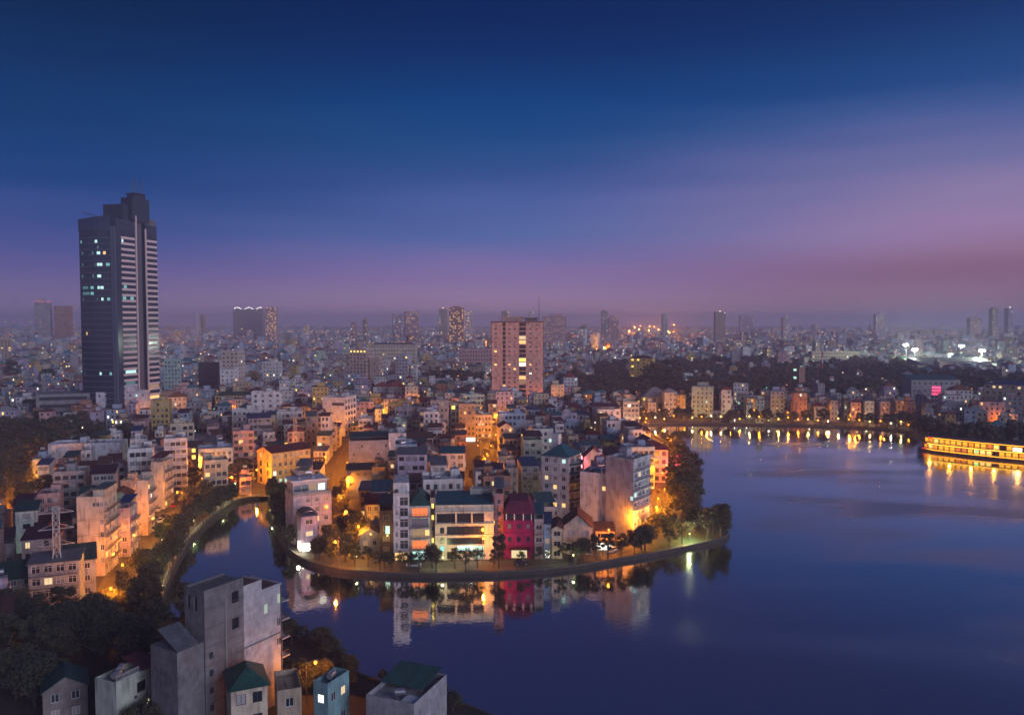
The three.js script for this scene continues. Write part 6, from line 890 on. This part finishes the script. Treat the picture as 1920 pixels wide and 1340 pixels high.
const bigBulb = new THREE.SphereGeometry(0.5, 12, 8);
function lantern(x, z, h, tone, power, label, group, big) { const t = thing('lantern_post', label, 'lantern', [x, GROUND, z], 0, group); part('pole', boxG(0.1, h, 0.1), IRON, t); put(part('lamp_bulb', big ? bigBulb : bulbG, glowMat(lanternTone[tone][0], 4), t), 0, h + 0.2, 0); const l = new THREE.PointLight(lanternTone[tone][1], power); l.position.set(0, h + 0.2, big ? 0.8 : 0); l.shadow.radius = 10; l.castShadow = true; t.add(l); }
farLine.forEach(([x, z], i) => { const [a, b] = farLine[Math.max(0, i - 1)], [p, q] = farLine[Math.min(farLine.length - 1, i + 1)], n = Math.hypot(p - a, q - b), s = rr(0.5, 1.2); lantern(x + (q - b) / n * fo * s, z - (p - a) / n * fo * s, rr(2.5, 5), [0, 1, 0, 2, 1, 0][i % 6], rr(25, 70), `${['orange', 'golden', 'orange', 'white', 'golden', 'orange'][i % 6]} lantern in the string of lights on far shore`, 'far shore lantern string', true); });
for (let k = 0, m = 0; k < 900 && m < 48; k++) { const z = rr(-235, -540), x = rr(-0.62, 0.2) * -z; if (inside(LAKE, x, z) || !free(x, z, 1, 1, 0) || grove(x, z) || !dry(x, z, 4)) continue; const tone = Math.floor(rnd() * 3); lantern(x, z, rr(3.5, 7), tone, rr(25, 70), `${['orange', 'golden', 'white'][tone]} alley lantern between the houses ${quarter(x, z)}`, 'alley lanterns ' + quarter(x, z)); m++; }
{ const t = thing('unseen_red_lamp', 'unseen red lamp placed to light the trees beside the cream villa hotel', 'neon sign', [71.5, GROUND, -346]); part('post', boxG(0.14, 7.4, 0.14), IRON, t); put(part('red_lamp_panel', boxG(1.6, 1.0, 0.12), glowMat([1, 0.05, 0.10], 5), t), 0, 7.4, 0); const l = new THREE.PointLight(new THREE.Color(1, 0.03, 0.07), 1500); l.position.set(0, 7.9, 0.9); l.shadow.radius = 20; l.castShadow = true; t.add(l); for (const [x, z, h] of [[74.5, -342, 9], [71, -340.5, 8]]) tree(KINDS, x, z, h, 'tree glowing red beside the cream villa hotel', 'red-lit trees by the hotel', 1); }  // source of the red trees is unseen; panel and lamp placed to light them
function floodMast(x, z, h, k, label, group) {
  const t = thing('floodlight_mast', label, 'floodlight', [x, GROUND, z], Math.atan2(-x, -z), group), q = new Quads(), r = 1.1; for (const [a, b] of [[-1, -1], [1, -1], [1, 1], [-1, 1]]) q.bar([a * r, 0, b * r], [a * 0.35, h, b * 0.35], 0.12); for (let y = 0; y < h - 3; y += 3) { const s = r - (r - 0.35) * y / h, e = r - (r - 0.35) * (y + 3) / h; q.bar([-s, y, s], [e, y + 3, e], 0.06).bar([s, y, -s], [-e, y + 3, -e], 0.06); }
  part('mast', q.geometry(), GALV, t, true); part('lamp_rack', boxG(k * 5, 0.3, 0.4), IRON, t).position.y = h - 0.6;
  const lampG = new THREE.SphereGeometry(0.24 * Math.min(3, k * 1.5 + 0.5), 8, 6); for (let i = 0; i < 4; i++) for (let j = 0; j < 2; j++) put(part('flood_lamp', lampG, glowMat([0.86, 1, 0.80], 90), t), (i - 1.5) * Math.max(0.45, k) * 1.2, h + 0.2 + j * 1.1, 0.5);
  const l = new THREE.PointLight(new THREE.Color(0.82, 1, 0.78), 17000 * k); l.position.set(0, h + 0.5, 2.0); l.shadow.radius = 60; l.castShadow = true; t.add(l);
}
FLOODS.forEach(([x, z], i) => floodMast(x, z, 28, 1.6, ['stadium floodlight mast nearest the dark trees', 'stadium floodlight mast by the end of the grandstand', 'stadium floodlight mast over the grandstand middle', 'stadium floodlight mast beside the hazy flats'][i], 'stadium floodlights'));
SPORTS.forEach(([x, z]) => floodMast(x, z, 9, 0.12, 'short white floodlight mast at sports ground beside the grove'));
FARLAMPS.forEach(([x, z], i) => {
  const t = thing('street_lamp', i > 19 ? 'tiny orange bridge lamp on the far horizon' : 'orange lamp glowing in the haze of the far city', 'street lamp', [x, GROUND, z], 0, i > 19 ? 'far bridge lamps' : 'hazy far street lamps'), h = i > 19 ? 60 : i > 2 && i < 17 ? rr(20, 46) : 12;
  part('pole', boxG(0.5, h, 0.5), IRON, t); put(part('lamp_bulb', new THREE.SphereGeometry(i > 19 ? 1.3 : 1.5, 8, 6), glowMat([1, 0.48, 0.12], i > 19 ? 8 : 40), t), 0, h + 1, 0);
  if (i < 20) { const l = new THREE.PointLight(sodium, 26000); l.position.set(0, h + 1, 3); l.shadow.radius = 60; l.castShadow = true; t.add(l); }
});
// ---------------------------------------------------------------- the lit lakeside restaurant
{
  const a = DECK[0], b = DECK[DECK.length - 1], L = Math.hypot(b[0] - a[0], b[1] - a[1]) * 1.12, cx = (a[0] + b[0]) / 2 + 3, cz = (a[1] + b[1]) / 2 - 4, yaw = Math.atan2(-(b[1] - a[1]), b[0] - a[0]), D = 13, n = 18;
  const g = thing('lakeside_restaurant', 'long curved two-deck lakeside restaurant outlined in glowing golden lights', 'restaurant', [cx, 0, cz], yaw);
  const front = (x) => D / 2 - 5.5 * Math.pow((x + L * 0.12) / L * 1.25, 2) - 2.5 * smooth(-0.36, -0.5, x / L);   // the lake front bows out
  const gold = glowMat([1, 0.33, 0.01], 5), bright = glowMat([1, 0.46, 0.04], 5), redStrip = glowMat([1, 0.07, 0.03], 2.4), col = plainMat([0.16, 0.07, 0.05]), deckM = wallMat([0.45, 0.28, 0.14]), rooms = [glowMat([1, 0.42, 0.02], 1.6), glowMat([1, 0.30, 0.01], 1.3), glowMat([1, 0.60, 0.14], 1.9), glowMat([0.9, 0.2, 0.03], 1.1)];
  const slab = (x0, x1, y0, y1, in0) => { const z0 = front(x0) - in0, z1 = front(x1) - in0, q = new Quads(); q.quad([x0, y0, z0], [x1, y0, z1], [x1, y1, z1], [x0, y1, z0]).quad([x0, y1, z0], [x1, y1, z1], [x1, y1, -D / 2], [x0, y1, -D / 2]).quad([x0, y0, -D / 2], [x1, y0, -D / 2], [x1, y0, z1], [x0, y0, z0]).quad([x0, y0, -D / 2], [x0, y0, z0], [x0, y1, z0], [x0, y1, -D / 2]).quad([x1, y0, z1], [x1, y0, -D / 2], [x1, y1, -D / 2], [x1, y1, z1]); return q.geometry(); };
  part('back_wall', boxG(L, 6.6, 0.4), deckM, g).position.set(0, 1.5, -D / 2 + 0.4);
  for (let k = 0; k < n; k++) {
    const x0 = -L / 2 + L * k / n, x1 = x0 + L / n - 0.02, xm = (x0 + x1) / 2, t = Math.atan2(front(x0) - front(x1), x1 - x0), len = Math.hypot(x1 - x0, front(x1) - front(x0));
    part('platform', slab(x0, x1, -0.6, 1.5, -0.8), cementMat([0.12, 0.08, 0.08]), g); part('floor_slab', slab(x0, x1, 4.5, 4.8, 0), deckM, g); part('roof', slab(x0, x1, 7.8, 8.1, 1.0), plainMat([0.12, 0.06, 0.06]), g);
    for (const [y, o, m] of [[1.5, 0.86, k < 1 ? redStrip : gold], [4.5, 0.06, k < 1 ? redStrip : bright], [7.82, -0.94, k < 2 ? redStrip : gold]]) put(part('light_strip', boxG(+len.toFixed(2), 0.24, 0.1), m, g), xm, y, front(xm) + o, t);
    for (const [y, o] of [[1.5, 0.4], [4.8, 1.4]]) {
      part('column', boxG(0.24, 3.0, 0.24), col, g).position.set(x0, y, front(x0) - o);
      if (rnd() < 0.88) put(part('lit_window', paneG(+(len - 0.4).toFixed(2), 2.2), rooms[Math.floor(Math.pow(rnd(), 1.4) * 4)], g), xm, y + 1.25, front(xm) - o - 1.6, t);
      const r = part('railing', railG(+len.toFixed(1), 0.2), IRON, g); put(r, xm, y, front(xm) - o - 0.1, t);
      put(part('dining_table', new Quads().box(-0.7, 0.7, -0.4, 0.7, 0.76, 0.4).box(-0.05, 0, -0.05, 0.05, 0.7, 0.05).geometry(), col, g), xm, y, front(xm) - o - 0.9);
    }
  }
  put(part('lit_sign', paneG(4.2, 2.0), glowMat([1, 0.85, 0.5], 2.2), g), L / 2 - 6, 6.2, front(L / 2 - 6) + 0.2); put(part('lit_sign', paneG(1.5, 1), glowMat([0.1, 1, 0.3], 1.6), g), 2, 3.4, front(2) + 0.3);
  for (let k = 0; k < 5; k++) { const l = new THREE.PointLight(new THREE.Color(1, 0.38, 0.03), 110), x = -L / 2 + L * (k + 0.5) / 5; l.position.set(x, 5.8, front(x) + 1.4); l.shadow.radius = 30; l.castShadow = true; g.add(l); }
}
// ---------------------------------------------------------------- pylons, masts and cables
function pylon(x, z, h, r, yaw, label) {
  const t = thing('power_pylon', label, 'pylon', [x, GROUND, z], yaw), at = (y) => y < h * 0.55 ? r * (1 - 0.72 * y / (h * 0.55)) : r * 0.28;
  for (const [a, b] of [[-1, -1], [1, -1], [1, 1], [-1, 1]]) { const q = new Quads(); q.bar([a * r, 0, b * r], [a * at(h * 0.55), h * 0.55, b * at(h * 0.55)], 0.11); q.bar([a * at(h * 0.55), h * 0.55, b * at(h * 0.55)], [a * at(h), h, b * at(h)], 0.09); part('leg', q.geometry(), GALV, t); }
  const n = 9; for (let k = 0; k < n; k++) { const y0 = h * k / n, y1 = h * (k + 1) / n, s = at(y0), e = at(y1), q = new Quads(); for (const [a, b] of [[[-1, 1], [1, 1]], [[1, 1], [1, -1]], [[1, -1], [-1, -1]], [[-1, -1], [-1, 1]]]) { q.bar([a[0] * s, y0, a[1] * s], [b[0] * e, y1, b[1] * e], 0.05).bar([b[0] * s, y0, b[1] * s], [a[0] * e, y1, a[1] * e], 0.05).bar([a[0] * e, y1, a[1] * e], [b[0] * e, y1, b[1] * e], 0.05); } part('brace', q.geometry(), GALV, t); }
  for (const y of [h * 0.62, h * 0.78, h * 0.94]) part('cross_arm', new Quads().bar([-r * 1.5, y, 0], [r * 1.5, y, 0], 0.08).bar([-r * 1.5, y, 0], [0, y + h * 0.06, 0], 0.05).bar([r * 1.5, y, 0], [0, y + h * 0.06, 0], 0.05).geometry(), GALV, t);
  return t;
}
pylon(-112.5, -196, 25, 2.6, 0.5, 'steel lattice power pylon rising among low sheet roofs');
pylon(-110, -405, 22, 2.2, 0.2, 'slim lattice pylon in front of the big white block');
{ const t = thing('power_cable', 'thin power cables strung from lattice pylon past the cream house', 'cable', [0, 0, 0]); for (const [y, o] of [[17, -3.6], [17, 3.6], [21, -3.6], [21, 3.6]]) { const c = new THREE.CatmullRomCurve3([new THREE.Vector3(-112.5 + o * 0.88, GROUND + y, -196 - o * 0.48), new THREE.Vector3(-104, GROUND + y - 3.2, -218 + o), new THREE.Vector3(-110 + o, GROUND + 17, -405)]); part('cable', new THREE.TubeGeometry(c, 24, 0.035, 4), IRON, t); } }
{ const t = thing('radio_mast', 'thin radio mast in the haze behind the pink apartment tower', 'mast', [62, GROUND, -1850]); part('mast', new THREE.CylinderGeometry(0.35, 2.2, 128, 6).translate(0, 64, 0), IRON, t); put(part('warning_lamp', new THREE.SphereGeometry(0.6, 6, 5), glowMat([1, 0.1, 0.1], 4), t), 0, 126, 0); }
{ const t = thing('radio_mast', 'red and white lattice mast in the park beyond lake', 'mast', [360, GROUND, -930]); for (let k = 0; k < 6; k++) part('mast_section', boxG(1.2, 7, 1.2), plainMat(k % 2 ? [0.6, 0.6, 0.6] : [0.5, 0.05, 0.05]), t).position.y = k * 7; }
// ---------------------------------------------------------------- parked cars
function car(x, z, yaw, color, label, group) {
  const t = thing('parked_car', label, 'car', [x, GROUND + 0.09, z], yaw, group), sh = (pts) => { const s = new THREE.Shape(); pts.forEach(([a, b], i) => i ? s.lineTo(a, b) : s.moveTo(a, b)); return s; }, ex = (s, w) => new THREE.ExtrudeGeometry(s, { depth: w, bevelEnabled: true, bevelSize: 0.06, bevelThickness: 0.06, bevelSegments: 2 }).translate(0, 0, -w / 2);
  part('body', ex(sh([[-2.1, 0.35], [2.1, 0.35], [2.15, 0.75], [1.3, 0.92], [-1.9, 0.98], [-2.15, 0.8]]), 1.6), plainMat(color, 0.25, 0.2), t); part('cabin', ex(sh([[-1.5, 0.95], [1.15, 0.93], [0.5, 1.42], [-1.0, 1.45]]), 1.36), GLASS[0], t); part('roof_panel', boxG(1.5, 0.05, 1.3), plainMat(color, 0.25, 0.2), t).position.set(-0.25, 1.47, 0);
  const wg = new THREE.CylinderGeometry(0.33, 0.33, 0.2, 14).rotateX(Math.PI / 2); for (const a of [-1.3, 1.3]) for (const b of [-0.78, 0.78]) { const w = put(part('wheel', wg, DARK, t), a, 0.33, b); part('hub', new THREE.CylinderGeometry(0.18, 0.18, 0.22, 10).rotateX(Math.PI / 2), STEEL, w); }
  for (const b of [-0.6, 0.6]) { part('headlight', boxG(0.08, 0.14, 0.3), FRAME.white, t).position.set(2.16, 0.66, b); part('tail_light', boxG(0.08, 0.14, 0.3), plainMat([0.4, 0.02, 0.02], 0.4), t).position.set(-2.18, 0.7, b); }
}
for (const [li, f, side, c, w] of [[0, 0.36, 1, [0.5, 0.5, 0.5], 'silver'], [0, 0.39, 1, [0.6, 0.6, 0.58], 'white'], [0, 0.43, 1, [0.03, 0.03, 0.04], 'black'], [0, 0.46, -1, [0.6, 0.6, 0.58], 'white'], [0, 0.49, 1, [0.25, 0.03, 0.03], 'red'], [0, 0.53, 1, [0.5, 0.5, 0.5], 'silver'], [3, 0.3, 1, [0.6, 0.6, 0.58], 'white'], [3, 0.55, 1, [0.03, 0.03, 0.04], 'black'], [3, 0.8, 1, [0.6, 0.6, 0.58], 'white'], [5, 0.3, 1, [0.6, 0.6, 0.58], 'white'], [5, 0.62, 1, [0.5, 0.5, 0.5], 'silver'], [4, 0.3, -1, [0.03, 0.03, 0.04], 'black']]) {
  const [l, wd] = STREETS[li], i = Math.min(l.length - 2, Math.floor(f * l.length)), [a, b] = l[i], [p, q] = l[i + 1], k = Math.hypot(p - a, q - b), x = a - (q - b) / k * side * (wd / 2 - 1.1), z = b + (p - a) / k * side * (wd / 2 - 1.1); car(x, z, Math.atan2(-(q - b), p - a), c, `${w} car parked ${streetName[li][0]}`, 'cars parked ' + streetName[li][0]);
}
// ---------------------------------------------------------------- a passer-by on the promenade
{
  const N = 46, mc = new MarchingCubes(N, barkM, false, false, 60000), J = [[[0, 0.95, 0], [0, 1.38, 0.02], 0.13, 0.15], [[0, 1.38, 0.02], [0, 1.52, 0.03], 0.06, 0.055], [[0, 1.6, 0.04], [0, 1.68, 0.04], 0.095, 0.1], [[-0.09, 0.95, 0], [-0.1, 0.5, 0.1], 0.09, 0.065], [[-0.1, 0.5, 0.1], [-0.11, 0.06, 0.0], 0.06, 0.045], [[0.09, 0.95, 0], [0.1, 0.5, -0.02], 0.09, 0.065], [[0.1, 0.5, -0.02], [0.11, 0.06, -0.16], 0.06, 0.045], [[-0.11, 0.05, 0], [-0.12, 0.04, 0.16], 0.045, 0.04], [[0.11, 0.05, -0.16], [0.12, 0.04, 0], 0.045, 0.04], [[-0.2, 1.36, 0], [-0.26, 1.08, -0.06], 0.055, 0.045], [[-0.26, 1.08, -0.06], [-0.25, 0.83, 0.05], 0.042, 0.034], [[0.2, 1.36, 0], [0.26, 1.08, 0.04], 0.055, 0.045], [[0.26, 1.08, 0.04], [0.24, 0.83, 0.14], 0.042, 0.034]];
  mc.isolation = 0; const P = new THREE.Vector3();
  for (let k = 0; k < N; k++) for (let j = 0; j < N; j++) for (let i = 0; i < N; i++) {
    P.set((i / N * 2 - 1) * 0.95, (j / N * 2 - 1) * 0.95 + 0.88, (k / N * 2 - 1) * 0.95); let f = 0;
    for (const [a, b, r0, r1] of J) { const ab = [b[0] - a[0], b[1] - a[1], b[2] - a[2]], t = Math.max(0, Math.min(1, ((P.x - a[0]) * ab[0] + (P.y - a[1]) * ab[1] + (P.z - a[2]) * ab[2]) / (ab[0] ** 2 + ab[1] ** 2 + ab[2] ** 2))), d = Math.hypot(P.x - a[0] - t * ab[0], P.y - a[1] - t * ab[1], P.z - a[2] - t * ab[2]) - (r0 + (r1 - r0) * t); f += Math.exp(-d * 45); }
    mc.setCell(i, j, k, Math.log(f) / 45);
  }
  mc.update(); const g = new THREE.BufferGeometry(); g.setAttribute('position', new THREE.Float32BufferAttribute(mc.positionArray.slice(0, mc.count * 3), 3)); g.setAttribute('normal', new THREE.Float32BufferAttribute(mc.normalArray.slice(0, mc.count * 3), 3)); g.scale(0.95, 0.95, 0.95).translate(0, 0.88, 0);
  const t = thing('person', 'person in dark clothes walking on promenade before cream office building', 'person', [0.8, GROUND + 0.06, -228.6], 1.2); part('body', g, plainMat([0.05, 0.05, 0.07]), t); part('hair', new THREE.SphereGeometry(0.11, 12, 8, 0, 6.3, 0, 1.7).translate(0, 1.67, 0.03), DARK, t);
}
renderer.render(scene, camera);
